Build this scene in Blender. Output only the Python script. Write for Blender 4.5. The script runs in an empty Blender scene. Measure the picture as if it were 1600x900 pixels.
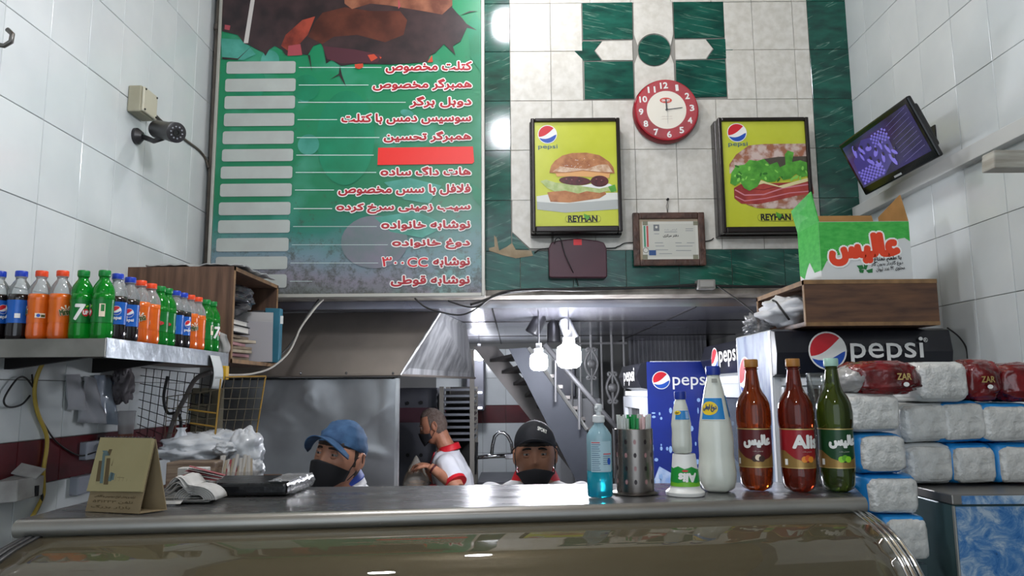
import bpy, bmesh, math, random
from mathutils import Vector, Matrix, noise
rnd = random.Random(7)
PI = math.pi
SC = bpy.context.scene
COL = SC.collection

# ------------------------------------------------------------------ camera
CZ = 1.70
FPX = 1170.0
PITCH = math.atan(159 / FPX)
ROLL = math.radians(-0.45)
cam_d = bpy.data.cameras.new('camera')
cam_d.sensor_width = 36; cam_d.lens = FPX / 1600 * 36
cam_d.clip_start = 0.02
cam = bpy.data.objects.new('camera', cam_d); COL.objects.link(cam)
CM = Matrix.Rotation(PI/2 + PITCH, 4, 'X') @ Matrix.Rotation(ROLL, 4, 'Z')
cam.matrix_world = Matrix.Translation((0, 0, CZ)) @ CM
SC.camera = cam
CR = CM.to_3x3()
# ------------------------------------------------------------------ world, exposure
world = bpy.data.worlds.new('world'); SC.world = world; world.use_nodes = True
bg = world.node_tree.nodes['Background']
bg.inputs[0].default_value = (0.80, 0.90, 1.0, 1); bg.inputs[1].default_value = 0.8
SC.view_settings.view_transform = 'Standard'; SC.view_settings.look = 'None'
SC.view_settings.gamma = 1; SC.view_settings.exposure = 1.16
SC.view_settings.use_curve_mapping = False
LAMP = 46.0       # radiance of the shop's ceiling bulbs
KLAMP = 85.0      # radiance of the kitchen bulbs

# ------------------------------------------------------------------ pixel rays
def ray(px, py):
    return (CR @ Vector((px - 800, 450 - py, -FPX))).normalized()
def P(px, py, d):
    r = ray(px, py); return Vector((0, 0, CZ)) + r * (d / r.y)
def Pz(px, py, z):
    r = ray(px, py); return Vector((0, 0, CZ)) + r * ((z - CZ) / r.z)
def Px(px, py, x):
    r = ray(px, py); return Vector((0, 0, CZ)) + r * (x / r.x)

# ------------------------------------------------------------------ materials
def lin(c):
    if isinstance(c, str):
        c = [int(c[i:i+2], 16) / 255 for i in (0, 2, 4)]
        return tuple(x / 12.92 if x <= .04045 else ((x + .055) / 1.055) ** 2.4 for x in c)
    return tuple(c)
MATS = {}
def M(name, col, rough=.5, metal=0., trans=0., alpha=1., var=None, vscale=6., bump=0., bscale=40., emis=0., ior=1.45,
      coat=0., stretch=(1, 1, 1), spec=None, rand=False, detail=4., thr=(.35, .65), rvar=0.):
    if name in MATS: return MATS[name]
    m = bpy.data.materials.new(name); m.use_nodes = True; MATS[name] = m
    nt = m.node_tree; b = nt.nodes['Principled BSDF']
    c = lin(col)
    b.inputs['Base Color'].default_value = (*c, 1)
    b.inputs['Roughness'].default_value = rough; b.inputs['Metallic'].default_value = metal
    b.inputs['Transmission Weight'].default_value = trans; b.inputs['Alpha'].default_value = alpha
    b.inputs['IOR'].default_value = ior; b.inputs['Coat Weight'].default_value = coat
    if spec is not None: b.inputs['Specular IOR Level'].default_value = spec
    if emis:
        b.inputs['Emission Color'].default_value = (*c, 1); b.inputs['Emission Strength'].default_value = emis
    if var is not None or bump or rvar:
        tc = nt.nodes.new('ShaderNodeTexCoord'); mp = nt.nodes.new('ShaderNodeMapping')
        mp.inputs['Scale'].default_value = stretch
        nt.links.new(tc.outputs['Object'], mp.inputs[0])
        if rand:
            oi = nt.nodes.new('ShaderNodeObjectInfo'); mu = nt.nodes.new('ShaderNodeMath'); mu.operation = 'MULTIPLY'
            mu.inputs[1].default_value = 37.; nt.links.new(oi.outputs['Random'], mu.inputs[0])
            nt.links.new(mu.outputs[0], mp.inputs['Location'])
        nz = nt.nodes.new('ShaderNodeTexNoise'); nz.inputs['Scale'].default_value = vscale
        nz.inputs['Detail'].default_value = detail
        nt.links.new(mp.outputs[0], nz.inputs[0])
        if var is not None:
            rp = nt.nodes.new('ShaderNodeValToRGB')
            rp.color_ramp.elements[0].position = thr[0]; rp.color_ramp.elements[0].color = (*c, 1)
            rp.color_ramp.elements[1].position = thr[1]; rp.color_ramp.elements[1].color = (*lin(var), 1)
            nt.links.new(nz.outputs[0], rp.inputs[0]); nt.links.new(rp.outputs[0], b.inputs['Base Color'])
        if rvar:
            mr = nt.nodes.new('ShaderNodeMapRange'); mr.inputs[3].default_value = max(.02, rough - rvar); mr.inputs[4].default_value = rough + rvar
            mr.inputs[1].default_value = .3; mr.inputs[2].default_value = .7
            nt.links.new(nz.outputs[0], mr.inputs[0]); nt.links.new(mr.outputs[0], b.inputs['Roughness'])
        if bump:
            n2 = nt.nodes.new('ShaderNodeTexNoise'); n2.inputs['Scale'].default_value = bscale; n2.inputs['Detail'].default_value = 3
            nt.links.new(mp.outputs[0], n2.inputs[0])
            bm_ = nt.nodes.new('ShaderNodeBump'); bm_.inputs['Strength'].default_value = min(1, bump); bm_.inputs['Distance'].default_value = .01
            nt.links.new(n2.outputs[0], bm_.inputs['Height']); nt.links.new(bm_.outputs[0], b.inputs['Normal'])
    return m

white_tile = M('white_glazed_tile', 'cfd4d4', .16, var='c4cacb', vscale=3, rand=True, spec=.45)
cream_tile = M('cream_mottled_tile', 'd6d3cb', .42, var='c6c2b8', vscale=28, rand=True, detail=6)
grout = M('grey_grout', '6d6e6c', .9)
red_tile = M('maroon_glazed_tile', '5e1a20', .2, var='451218', vscale=5, rand=True)
plain_white = M('off_white_paint', 'c3c7c6', .6, var='b4b8b7', vscale=2)
steel = M('stainless_steel', '9a9b9c', .28, 1, var='84868a', vscale=3, bump=.12, bscale=5, rvar=.08)
steel_dark = M('aged_stainless_steel', '8f877f', .48, .8, var='736c67', vscale=2.2, bump=.25, bscale=3, rvar=.1)
steel_sheet = M('dented_stainless_sheet', 'a3a4a6', .36, .85, var='85878a', vscale=2.5, bump=.8, bscale=2.3, rvar=.1)
steel_counter = M('brushed_counter_steel', 'a3a2a2', .27, .9, var='8a898a', vscale=4, bump=.12, bscale=4, rvar=.09, stretch=(1, 4, 1))
steel_hood = M('hood_steel_painted_lit', 'd9dadb', .36, .85, var='8f9093', vscale=5, stretch=(3, 3, .5), bump=.3, bscale=4)  # brightness and streak highlights of the lit hood side put into the colour
galv = M('galvanised_steel', '84898d', .42, .9, var='6b7075', vscale=14, rvar=.12, bump=.2)
chrome = M('chrome', 'd0d0d0', .08, 1)
alu = M('aluminium_strip', 'b5b5b0', .4, .8)
black_plastic = M('black_plastic', '121214', .35)
dark_metal = M('dark_wire', '1c1a19', .5, .5)
yellow_wire = M('yellow_wire', '9c7a34', .5, .3)
yellow_pl = M('yellow_plastic', 'c39a1c', .5)
wood = M('brown_wood', '6a4e3c', .55, var='493325', vscale=5, stretch=(9, 9, .8), detail=6)
wood_h = M('brown_wood_flat', '64452f', .55, var='422c20', vscale=5, stretch=(1.2, 9, 9), detail=6)
wood_edge = M('raw_wood_edge', '8a6a45', .6, var='6d5236', vscale=20)
cardboard = M('brown_cardboard', 'a97d49', .8, var='96703f', vscale=10)
skin = M('skin', 'b9856b', .5, var='a87560', vscale=14)
skin2 = M('skin_olive', 'a87860', .5, var='94674f', vscale=14)
white_p = M('white_print', 'e6e6e2', .5)
grey_p = M('grey_print', '8b8f90', .5)
black_p = M('black_print', '15151a', .5)
red_p = M('red_print', 'c8202c', .4)
blue_p = M('blue_print', '1f4fae', .4)
white_cloth = M('white_cloth', 'd9dadc', .8, var='c6c8cc', vscale=10)
black_cloth = M('black_cloth', '15151a', .85)
plastic_clear = M('clear_plastic', 'e9eef0', .08, alpha=.22, spec=.8)

def thin_glass(name, tint, rough=.03, ior=1.5, haze=0., hcol='c8ccce', gain=1.):
    if name in MATS: return MATS[name]
    m = bpy.data.materials.new(name); m.use_nodes = True; MATS[name] = m; nt = m.node_tree; nt.nodes.clear(); L = nt.links.new
    out = nt.nodes.new('ShaderNodeOutputMaterial'); tr = nt.nodes.new('ShaderNodeBsdfTransparent'); tr.inputs[0].default_value = (*lin(tint), 1)
    gl = nt.nodes.new('ShaderNodeBsdfGlossy'); gl.inputs['Roughness'].default_value = rough
    fr = nt.nodes.new('ShaderNodeFresnel'); fr.inputs[0].default_value = ior; mu = nt.nodes.new('ShaderNodeMath'); mu.operation = 'MULTIPLY'; mu.inputs[1].default_value = gain; mu.use_clamp = True; L(fr.outputs[0], mu.inputs[0])
    mx = nt.nodes.new('ShaderNodeMixShader'); L(mu.outputs[0], mx.inputs[0]); L(tr.outputs[0], mx.inputs[1]); L(gl.outputs[0], mx.inputs[2]); last = mx
    if haze:
        df = nt.nodes.new('ShaderNodeBsdfDiffuse'); df.inputs[0].default_value = (*lin(hcol), 1); m2 = nt.nodes.new('ShaderNodeMixShader'); m2.inputs[0].default_value = haze
        L(mx.outputs[0], m2.inputs[1]); L(df.outputs[0], m2.inputs[2]); last = m2
    L(last.outputs[0], out.inputs[0]); return m

# ------------------------------------------------------------------ mesh builder
class MB:
    def __init__(s, org=None):
        s.v = []; s.f = []; s.m = []
        s.o = Vector(org.location) if org is not None else Vector((0, 0, 0))
    def add(s, vs, fs, mi=0):
        n = len(s.v)
        s.v += [Vector(v) - s.o for v in vs]
        s.f += [[n + i for i in f] for f in fs]; s.m += [mi] * len(fs)
        return s
    def hexa(s, b, t, mi=0):     # four bottom points (ccw from above), four top points
        return s.add(list(b) + list(t), [(3, 2, 1, 0), (4, 5, 6, 7), (0, 1, 5, 4), (1, 2, 6, 5), (2, 3, 7, 6), (3, 0, 4, 7)], mi)
    def box(s, a, b, mi=0):
        x0, y0, z0 = a; x1, y1, z1 = b
        return s.hexa([(x0, y0, z0), (x1, y0, z0), (x1, y1, z0), (x0, y1, z0)], [(x0, y0, z1), (x1, y0, z1), (x1, y1, z1), (x0, y1, z1)], mi)
    def obox(s, c, size, R=None, mi=0):
        c = Vector(c); h = Vector(size) / 2; R = R or Matrix.Identity(3)
        q = lambda x, y, z: c + R @ Vector((x * h.x, y * h.y, z * h.z))
        return s.hexa([q(-1, -1, -1), q(1, -1, -1), q(1, 1, -1), q(-1, 1, -1)], [q(-1, -1, 1), q(1, -1, 1), q(1, 1, 1), q(-1, 1, 1)], mi)
    def lathe(s, prof, c=(0, 0, 0), n=20, mi=0, R=None, mod=None, cap0=True, cap1=True):
        c = Vector(c); R = R or Matrix.Identity(3); vs = []; fs = []
        for j, (r, z) in enumerate(prof):
            for i in range(n):
                a = 2 * PI * i / n; rr = r * (mod(a, z) if mod else 1)
                vs.append(c + R @ Vector((rr * math.cos(a), rr * math.sin(a), z)))
        for j in range(len(prof) - 1):
            for i in range(n):
                k = (i + 1) % n; fs.append((j * n + i, j * n + k, (j + 1) * n + k, (j + 1) * n + i))
        if cap0: fs.append(tuple(range(n - 1, -1, -1)))
        if cap1: fs.append(tuple((len(prof) - 1) * n + i for i in range(n)))
        return s.add(vs, fs, mi)
    def tube(s, pts, r, n=8, mi=0, cap=True, flat=1.0):
        pts = [Vector(p) for p in pts]; rs = r if isinstance(r, (list, tuple)) else [r] * len(pts)
        vs = []; fs = []; up = None
        for i, p in enumerate(pts):
            t = (pts[min(i + 1, len(pts) - 1)] - pts[max(i - 1, 0)]).normalized()
            if up is None:
                up = Vector((0, 0, 1)) if abs(t.z) < .9 else Vector((0, 1, 0))
            x = t.cross(up).normalized(); y = x.cross(t).normalized(); up = y
            for k in range(n):
                a = 2 * PI * k / n; vs.append(p + x * (rs[i] * math.cos(a)) + y * (rs[i] * flat * math.sin(a)))
        for j in range(len(pts) - 1):
            for i in range(n):
                k = (i + 1) % n; fs.append((j * n + i, j * n + k, (j + 1) * n + k, (j + 1) * n + i))
        if cap: fs += [tuple(range(n - 1, -1, -1)), tuple((len(pts) - 1) * n + i for i in range(n))]
        return s.add(vs, fs, mi)
    def ball(s, c, r, nu=16, nv=10, mi=0, fn=None, R=None):
        c = Vector(c); r = Vector(r) if isinstance(r, (tuple, list, Vector)) else Vector((r, r, r)); R = R or Matrix.Identity(3)
        vs = []; fs = []
        for j in range(1, nv):
            ph = -PI / 2 + PI * j / nv
            for i in range(nu):
                a = 2 * PI * i / nu
                d = Vector((math.cos(ph) * math.cos(a), math.cos(ph) * math.sin(a), math.sin(ph)))
                q = Vector((d.x * r.x, d.y * r.y, d.z * r.z))
                if fn: q = fn(d, q)
                vs.append(c + R @ q)
        b = Vector((0, 0, -r.z)); t = Vector((0, 0, r.z))
        if fn: b = fn(Vector((0, 0, -1)), b); t = fn(Vector((0, 0, 1)), t)
        vs += [c + R @ b, c + R @ t]; nb = len(vs) - 2
        for j in range(nv - 2):
            for i in range(nu):
                k = (i + 1) % nu; fs.append((j * nu + i, j * nu + k, (j + 1) * nu + k, (j + 1) * nu + i))
        for i in range(nu):
            k = (i + 1) % nu; fs.append((nb, k, i)); fs.append((nb + 1, (nv - 2) * nu + i, (nv - 2) * nu + k))
        return s.add(vs, fs, mi)
    def grid(s, fn, nu, nv, mi=0, wrap=False):
        vs = [fn(i / nu, j / nv) for j in range(nv + 1) for i in range(nu + (0 if wrap else 1))]
        w = nu if wrap else nu + 1; fs = []
        for j in range(nv):
            for i in range(nu):
                k = (i + 1) % w if wrap else i + 1
                fs.append((j * w + i, j * w + k, (j + 1) * w + k, (j + 1) * w + i))
        return s.add(vs, fs, mi)
    def prism(s, poly, f, t0, t1, mi=0):      # poly in (u, v); f(u, v, w)
        n = len(poly); vs = [f(u, v, t0) for u, v in poly] + [f(u, v, t1) for u, v in poly]
        fs = [tuple(range(n - 1, -1, -1)), tuple(range(n, 2 * n))] + [(i, (i + 1) % n, n + (i + 1) % n, n + i) for i in range(n)]
        return s.add(vs, fs, mi)
    def mesh(s, name):
        me = bpy.data.meshes.new(name); me.from_pydata([tuple(v) for v in s.v], [], s.f)
        me.polygons.foreach_set('material_index', s.m); return me
    def build(s, name, mats, parent=None, smooth=False, bevel=0., solid=0., subsurf=0, fixn=False):
        me = s.mesh(name)
        for m in (mats if isinstance(mats, (list, tuple)) else [mats]): me.materials.append(m)
        if fixn:
            b = bmesh.new(); b.from_mesh(me); bmesh.ops.recalc_face_normals(b, faces=b.faces); b.to_mesh(me); b.free()
        if smooth:
            me.polygons.foreach_set('use_smooth', [True] * len(me.polygons))
        o = bpy.data.objects.new(name, me); COL.objects.link(o); o.parent = parent
        if smooth == 'auto':
            me.set_sharp_from_angle(angle=math.radians(40))
        if solid:
            q = o.modifiers.new('thick', 'SOLIDIFY'); q.thickness = solid
        if bevel:
            q = o.modifiers.new('bevel', 'BEVEL'); q.width = bevel; q.segments = 2; q.limit_method = 'ANGLE'
        if subsurf:
            q = o.modifiers.new('sub', 'SUBSURF'); q.levels = q.render_levels = subsurf
        return o

def tag(o, label=None, cat=None, group=None, kind=None):
    if label: o['label'] = label
    if cat: o['category'] = cat
    if group: o['group'] = group
    if kind: o['kind'] = kind
    return o
def thing(name, label, cat, loc=(0, 0, 0), group=None, rz=0):
    o = bpy.data.objects.new(name, None); COL.objects.link(o); o.location = Vector(loc); o.rotation_euler.z = rz
    o.empty_display_size = .05
    return tag(o, label, cat, group)
def struct(o):
    o['kind'] = 'structure'; return o
def copy_tree(o, parent=None):
    c = o.copy(); COL.objects.link(c); c.parent = parent
    for ch in list(o.children): copy_tree(ch, c)
    return c

# ------------------------------------------------------------------ lettering
def F(*a): return a
FORMS = {'ا': (0xFE8D, 0xFE8E, None, None), 'ب': (0xFE8F, 0xFE90, 0xFE91, 0xFE92), 'پ': (0xFB56, 0xFB57, 0xFB58, 0xFB59),
 'ت': (0xFE95, 0xFE96, 0xFE97, 0xFE98), 'ج': (0xFE9D, 0xFE9E, 0xFE9F, 0xFEA0), 'ح': (0xFEA1, 0xFEA2, 0xFEA3, 0xFEA4),
 'خ': (0xFEA5, 0xFEA6, 0xFEA7, 0xFEA8), 'د': (0xFEA9, 0xFEAA, None, None), 'ر': (0xFEAD, 0xFEAE, None, None),
 'ز': (0xFEAF, 0xFEB0, None, None), 'س': (0xFEB1, 0xFEB2, 0xFEB3, 0xFEB4), 'ش': (0xFEB5, 0xFEB6, 0xFEB7, 0xFEB8),
 'ص': (0xFEB9, 0xFEBA, 0xFEBB, 0xFEBC), 'ط': (0xFEC1, 0xFEC2, 0xFEC3, 0xFEC4), 'ع': (0xFEC9, 0xFECA, 0xFECB, 0xFECC),
 'غ': (0xFECD, 0xFECE, 0xFECF, 0xFED0), 'ف': (0xFED1, 0xFED2, 0xFED3, 0xFED4), 'ق': (0xFED5, 0xFED6, 0xFED7, 0xFED8),
 'ک': (0xFB8E, 0xFB8F, 0xFB90, 0xFB91), 'گ': (0xFB92, 0xFB93, 0xFB94, 0xFB95), 'ل': (0xFEDD, 0xFEDE, 0xFEDF, 0xFEE0),
 'م': (0xFEE1, 0xFEE2, 0xFEE3, 0xFEE4), 'ن': (0xFEE5, 0xFEE6, 0xFEE7, 0xFEE8), 'ه': (0x6F, 0xFEEA, 0xFEEB, 0xFEEC),
 'و': (0xFEED, 0xFEEE, None, None), 'ی': (0xFBFC, 0xFBFD, 0xFBFE, 0xFBFF)}
def shape(s):
    if not any(c in FORMS for c in s): return s
    s = s.replace('لا', '\uE000'); out = []
    J = dict(FORMS); J['\uE000'] = (0xFEFB, 0xFEFC, None, None)
    for i, c in enumerate(s):
        if c not in J: out.append(c); continue
        f = J[c]
        pj = i > 0 and s[i-1] in J and J[s[i-1]][2] is not None
        nj = i + 1 < len(s) and s[i+1] in J and f[2] is not None
        out.append(chr(f[3] if pj and nj else f[1] if pj else f[2] if nj else f[0]))
    return ''.join(reversed(out))
_TC = {}
def glyphs(s):
    if s in _TC: return _TC[s]
    c = bpy.data.curves.new('t', 'FONT'); c.body = shape(s); c.size = 1; c.resolution_u = 3
    o = bpy.data.objects.new('t', c)
    COL.objects.link(o); dg = bpy.context.evaluated_depsgraph_get()
    me = bpy.data.meshes.new_from_object(o.evaluated_get(dg))
    vs = [(v.co.x, v.co.y) for v in me.vertices]; fs = [tuple(p.vertices) for p in me.polygons]
    bpy.data.objects.remove(o); bpy.data.curves.remove(c); bpy.data.meshes.remove(me)
    x0 = min(v[0] for v in vs); x1 = max(v[0] for v in vs); y0 = min(v[1] for v in vs); y1 = max(v[1] for v in vs)
    vs = [((x - x0) / (x1 - x0), (y - y0) / (y1 - y0)) for x, y in vs]
    _TC[s] = (vs, fs, (x1 - x0) / (y1 - y0)); return _TC[s]

LAY = .00035
class Decal:
    def __init__(s): s.v = []; s.f = []; s.m = []; s.mats = []
    def mi(s, m):
        if m not in s.mats: s.mats.append(m)
        return s.mats.index(m)
    def poly(s, pts, mat, lay=1):
        n = len(s.v); s.v += [(p[0], p[1], lay * LAY) for p in pts]; s.f.append(list(range(n, n + len(pts)))); s.m.append(s.mi(mat))
    def rect(s, u0, v0, u1, v1, mat, lay=1, r=0):
        if not r: return s.poly([(u0, v0), (u1, v0), (u1, v1), (u0, v1)], mat, lay)
        pts = []
        for cx, cy, a0 in ((u1 - r, v1 - r, 0), (u0 + r, v1 - r, 90), (u0 + r, v0 + r, 180), (u1 - r, v0 + r, 270)):
            for k in range(4):
                a = math.radians(a0 + 30 * k); pts.append((cx + r * math.cos(a), cy + r * math.sin(a)))
        s.poly(pts, mat, lay)
    def disc(s, cx, cy, r, mat, lay=1, n=24, ry=None, rot=0):
        ry = ry or r; q = []
        for k in range(n):
            x = r * math.cos(2 * PI * k / n); y = ry * math.sin(2 * PI * k / n)
            q.append((cx + x * math.cos(rot) - y * math.sin(rot), cy + x * math.sin(rot) + y * math.cos(rot)))
        s.poly(q, mat, lay)
    def line(s, pts, w, mat, lay=1):
        for a, b in zip(pts, pts[1:]):
            dx, dy = b[0] - a[0], b[1] - a[1]; L = math.hypot(dx, dy) or 1; nx, ny = -dy / L * w / 2, dx / L * w / 2
            s.poly([(a[0] + nx, a[1] + ny), (a[0] - nx, a[1] - ny), (b[0] - nx, b[1] - ny), (b[0] + nx, b[1] + ny)], mat, lay)
    def text(s, t, box, mat, lay=2, bold=0., outline=None, ow=0., rot=0., slant=0., flip=False, n=8):
        vs, fs, asp = glyphs(t); u0, v0, u1, v1 = box; W = u1 - u0; H = v1 - v0; cu = (u0 + u1) / 2; cv = (v0 + v1) / 2
        def put(mt, la, dx, dy):
            k = len(s.v)
            for x, y in vs:
                a = (x - .5) * W + slant * (y - .5) * H; b = (y - .5) * H
                if flip: a, b = -a, -b
                s.v.append((cu + a * math.cos(rot) - b * math.sin(rot) + dx, cv + a * math.sin(rot) + b * math.cos(rot) + dy, la * LAY))
            i = s.mi(mt)
            for f in fs: s.f.append([k + q for q in f]); s.m.append(i)
        if outline:
            for j in range(n): a = 2 * PI * j / n; put(outline, lay + .04 * j, ow * math.cos(a), ow * math.sin(a))
            lay += 1
        put(mat, lay, 0, 0)
        if bold:
            for j in range(n // 2 * 2):
                a = 2 * PI * j / n; put(mat, lay + .04 * (j + 1), bold * math.cos(a), bold * math.sin(a))
    def globe(s, cx, cy, r, lay=2, rx=None, red=red_p, blue=blue_p, rot=0.):
        kx = (rx or r) / r
        def q(x, y): x, y = x * math.cos(rot) - y * math.sin(rot), x * math.sin(rot) + y * math.cos(rot); return (cx + x * r * kx, cy + y * r)
        arc = lambda a0, a1, R, n=12: [(R * math.cos(math.radians(a0 + (a1 - a0) * i / n)), R * math.sin(math.radians(a0 + (a1 - a0) * i / n))) for i in range(n + 1)]
        def bez(a, b, c, d, n=8): return [tuple((1-t)**3*a[i] + 3*(1-t)**2*t*b[i] + 3*(1-t)*t*t*c[i] + t**3*d[i] for i in (0, 1)) for t in [k / n for k in range(n + 1)]]
        s.poly([q(x, y) for x, y in arc(0, 360, 1, 28)[:-1]], white_p, lay)
        R = .92; A = arc(45, 197, R); a0 = A[-1]; a1 = A[0]
        s.poly([q(x, y) for x, y in A + bez(a0, (-.3, -.25), (.1, .1), a1)[1:-1]], red, lay + 1)
        A = arc(205, 358, R); a0 = A[-1]; a1 = A[0]
        s.poly([q(x, y) for x, y in A + bez(a0, (.55, -.1), (.1, -.75), a1)[1:-1]], blue, lay + 1)
    def build(s, name, f, parent=None, cut=None, kind=None, label=None):
        me = bpy.data.meshes.new(name); me.from_pydata(s.v, [], s.f); me.polygons.foreach_set('material_index', s.m)
        for m in s.mats: me.materials.append(m)
        b = bmesh.new(); b.from_mesh(me)
        bmesh.ops.recalc_face_normals(b, faces=b.faces)
        bmesh.ops.triangulate(b, faces=b.faces)
        if cut:
            u0 = min(v.co.x for v in b.verts); u1 = max(v.co.x for v in b.verts); x = u0 + cut
            while x < u1:
                bmesh.ops.bisect_plane(b, geom=b.verts[:] + b.edges[:] + b.faces[:], plane_co=(x, 0, 0), plane_no=(1, 0, 0), dist=1e-7); x += cut
        for v in b.verts: v.co = f(v.co.x, v.co.y, v.co.z)
        b.to_mesh(me); b.free()
        o = bpy.data.objects.new(name, me); COL.objects.link(o); o.parent = parent
        if label: o['label'] = label
        return o

class Plane:
    def __init__(s, O, U, V, org=None):
        s.O = Vector(O); s.U = Vector(U).normalized(); V = Vector(V); s.V = (V - s.U * V.dot(s.U)).normalized(); s.N = s.U.cross(s.V)
        s.o = Vector(org.location) if org is not None else Vector((0, 0, 0))
    def px(s, x, y=None):
        if y is None: return [s.px(*p) for p in x]
        r = ray(x, y); C = Vector((0, 0, CZ)); t = (s.O - C).dot(s.N) / r.dot(s.N); q = C + r * t - s.O
        return (q.dot(s.U), q.dot(s.V))
    def box(s, x0, y0, x1, y1):
        a = s.px(x0, (y0 + y1) / 2)[0]; b = s.px(x1, (y0 + y1) / 2)[0]
        c = s.px((x0 + x1) / 2, y1)[1]; d = s.px((x0 + x1) / 2, y0)[1]
        return (a, c, b, d)
    def __call__(s, u, v, w=0): return s.O + s.U * u + s.V * v + s.N * w - s.o
    def W(s, u, v, w=0): return s.O + s.U * u + s.V * v + s.N * w
def front(d, org=None): return Plane((0, d, CZ), (1, 0, 0), (0, 0, 1), org)   # normal points at the camera (-y)
def curvemap(R, u0, c=(0, 0, 0), R_of=None):        # wraps (u, v) round a vertical axis; u0 = angle of u=0 (0 = towards -y)
    def f(u, v, w):
        r = (R_of(v) if R_of else R) + w; a = u0 + u / R
        return Vector((c[0] + r * math.sin(a), c[1] - r * math.cos(a), c[2] + v))
    return f

# ================================================================== SHELL
XL, XR, YB, YF = -1.46, 1.67, 3.50, 6.5
ZO = P(900, 452, YB).z       # underside of the upper back wall
ZC = 4.10
fl = MB().box((XL - .2, -3, -.1), (XR + .2, YF + .2, 0)).build('floor', M('grey_floor_tile', '77736c', .35, var='66625c', vscale=3)); struct(fl)
ce = MB().box((XL - .2, -3, ZC), (XR + .2, YB + .2, ZC + .1)).build('ceiling', M('ceiling_paint', 'b3a48a', .6, var='a08f74', vscale=2)); struct(ce)

tile_cache = {}
def tile_mesh(w, h, mat, t=.006, bev=.0012):
    k = (round(w, 3), round(h, 3), mat.name)
    if k not in tile_cache:
        m = MB(); b = bev
        pts = lambda e, z: [(-w/2 + e, -h/2 + e, z), (w/2 - e, -h/2 + e, z), (w/2 - e, h/2 - e, z), (-w/2 + e, h/2 - e, z)]
        m.add(pts(0, 0) + pts(0, t - b) + pts(b, t), [(0, 1, 5, 4), (1, 2, 6, 5), (2, 3, 7, 6), (3, 0, 4, 7), (4, 5, 9, 8), (5, 6, 10, 9), (6, 7, 11, 10), (7, 4, 8, 11), (8, 9, 10, 11)])
        me = m.mesh('tile'); me.materials.append(mat); tile_cache[k] = me
    return tile_cache[k]
def put_tile(parent, u, v, w, h, mat, fr, gap=.0022):
    jt = .0012 if fr is not fB_REF[0] else .0005     # fr: matrix whose columns are U, V, N
    o = bpy.data.objects.new('tile', tile_mesh(w - gap, h - gap, mat)); COL.objects.link(o); o.parent = parent
    R = fr[0].copy()
    j = Matrix.Rotation(rnd.gauss(0, jt), 3, 'X') @ Matrix.Rotation(rnd.gauss(0, jt), 3, 'Y') @ Matrix.Rotation(rnd.gauss(0, jt * .6), 3, 'Z')
    mw = (R @ j).to_4x4(); mw.translation = fr[1] + R @ Vector((u, v, rnd.uniform(-.0004, .0004)))
    o.matrix_local = mw; return o
fB_REF = [None]
def frame(U, V, O):
    U = Vector(U); V = Vector(V); N = U.cross(V)
    return (Matrix((U, V, N)).transposed(), Vector(O))

# side walls
wl = MB().box((XL - .15, -3, 0), (XL - .004, YF, ZC)).build('wall_left', plain_white); struct(wl)
wr = MB().box((XR + .004, -3, 0), (XR + .15, YF, ZC)).build('wall_right', plain_white); struct(wr)
MB().box((XL - .004, 1.0, .8), (XL, YF, ZC - .01)).build('grout', grout, wl)
MB().box((XR, 1.0, .8), (XR + .004, YF, ZC - .01)).build('grout', grout, wr)
rows = [(CZ - .72, CZ - .50), (CZ - .50, CZ - .275), (CZ - .275, CZ - .14, 'r'), (CZ - .14, CZ + .04)]
z = CZ + .04
for k in range(8): rows.append((z, z + .268)); z += .268
fL = frame((0, 1, 0), (0, 0, 1), (XL, 0, 0)); fR = frame((0, -1, 0), (0, 0, 1), (XR, 0, 0))
for rw in rows:
    mt = red_tile if len(rw) > 2 else white_tile
    y = YB - .105
    while y > 1.55:
        put_tile(wl, y, (rw[0] + rw[1]) / 2, .21, rw[1] - rw[0], mt, fL); y -= .21
    y = YB - .075
    while y > 1.75:
        if rw[1] > CZ - .2: put_tile(wr, -y, (rw[0] + rw[1]) / 2, .215, rw[1] - rw[0], white_tile if len(rw) < 3 else red_tile, fR)
        y -= .215

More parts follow.
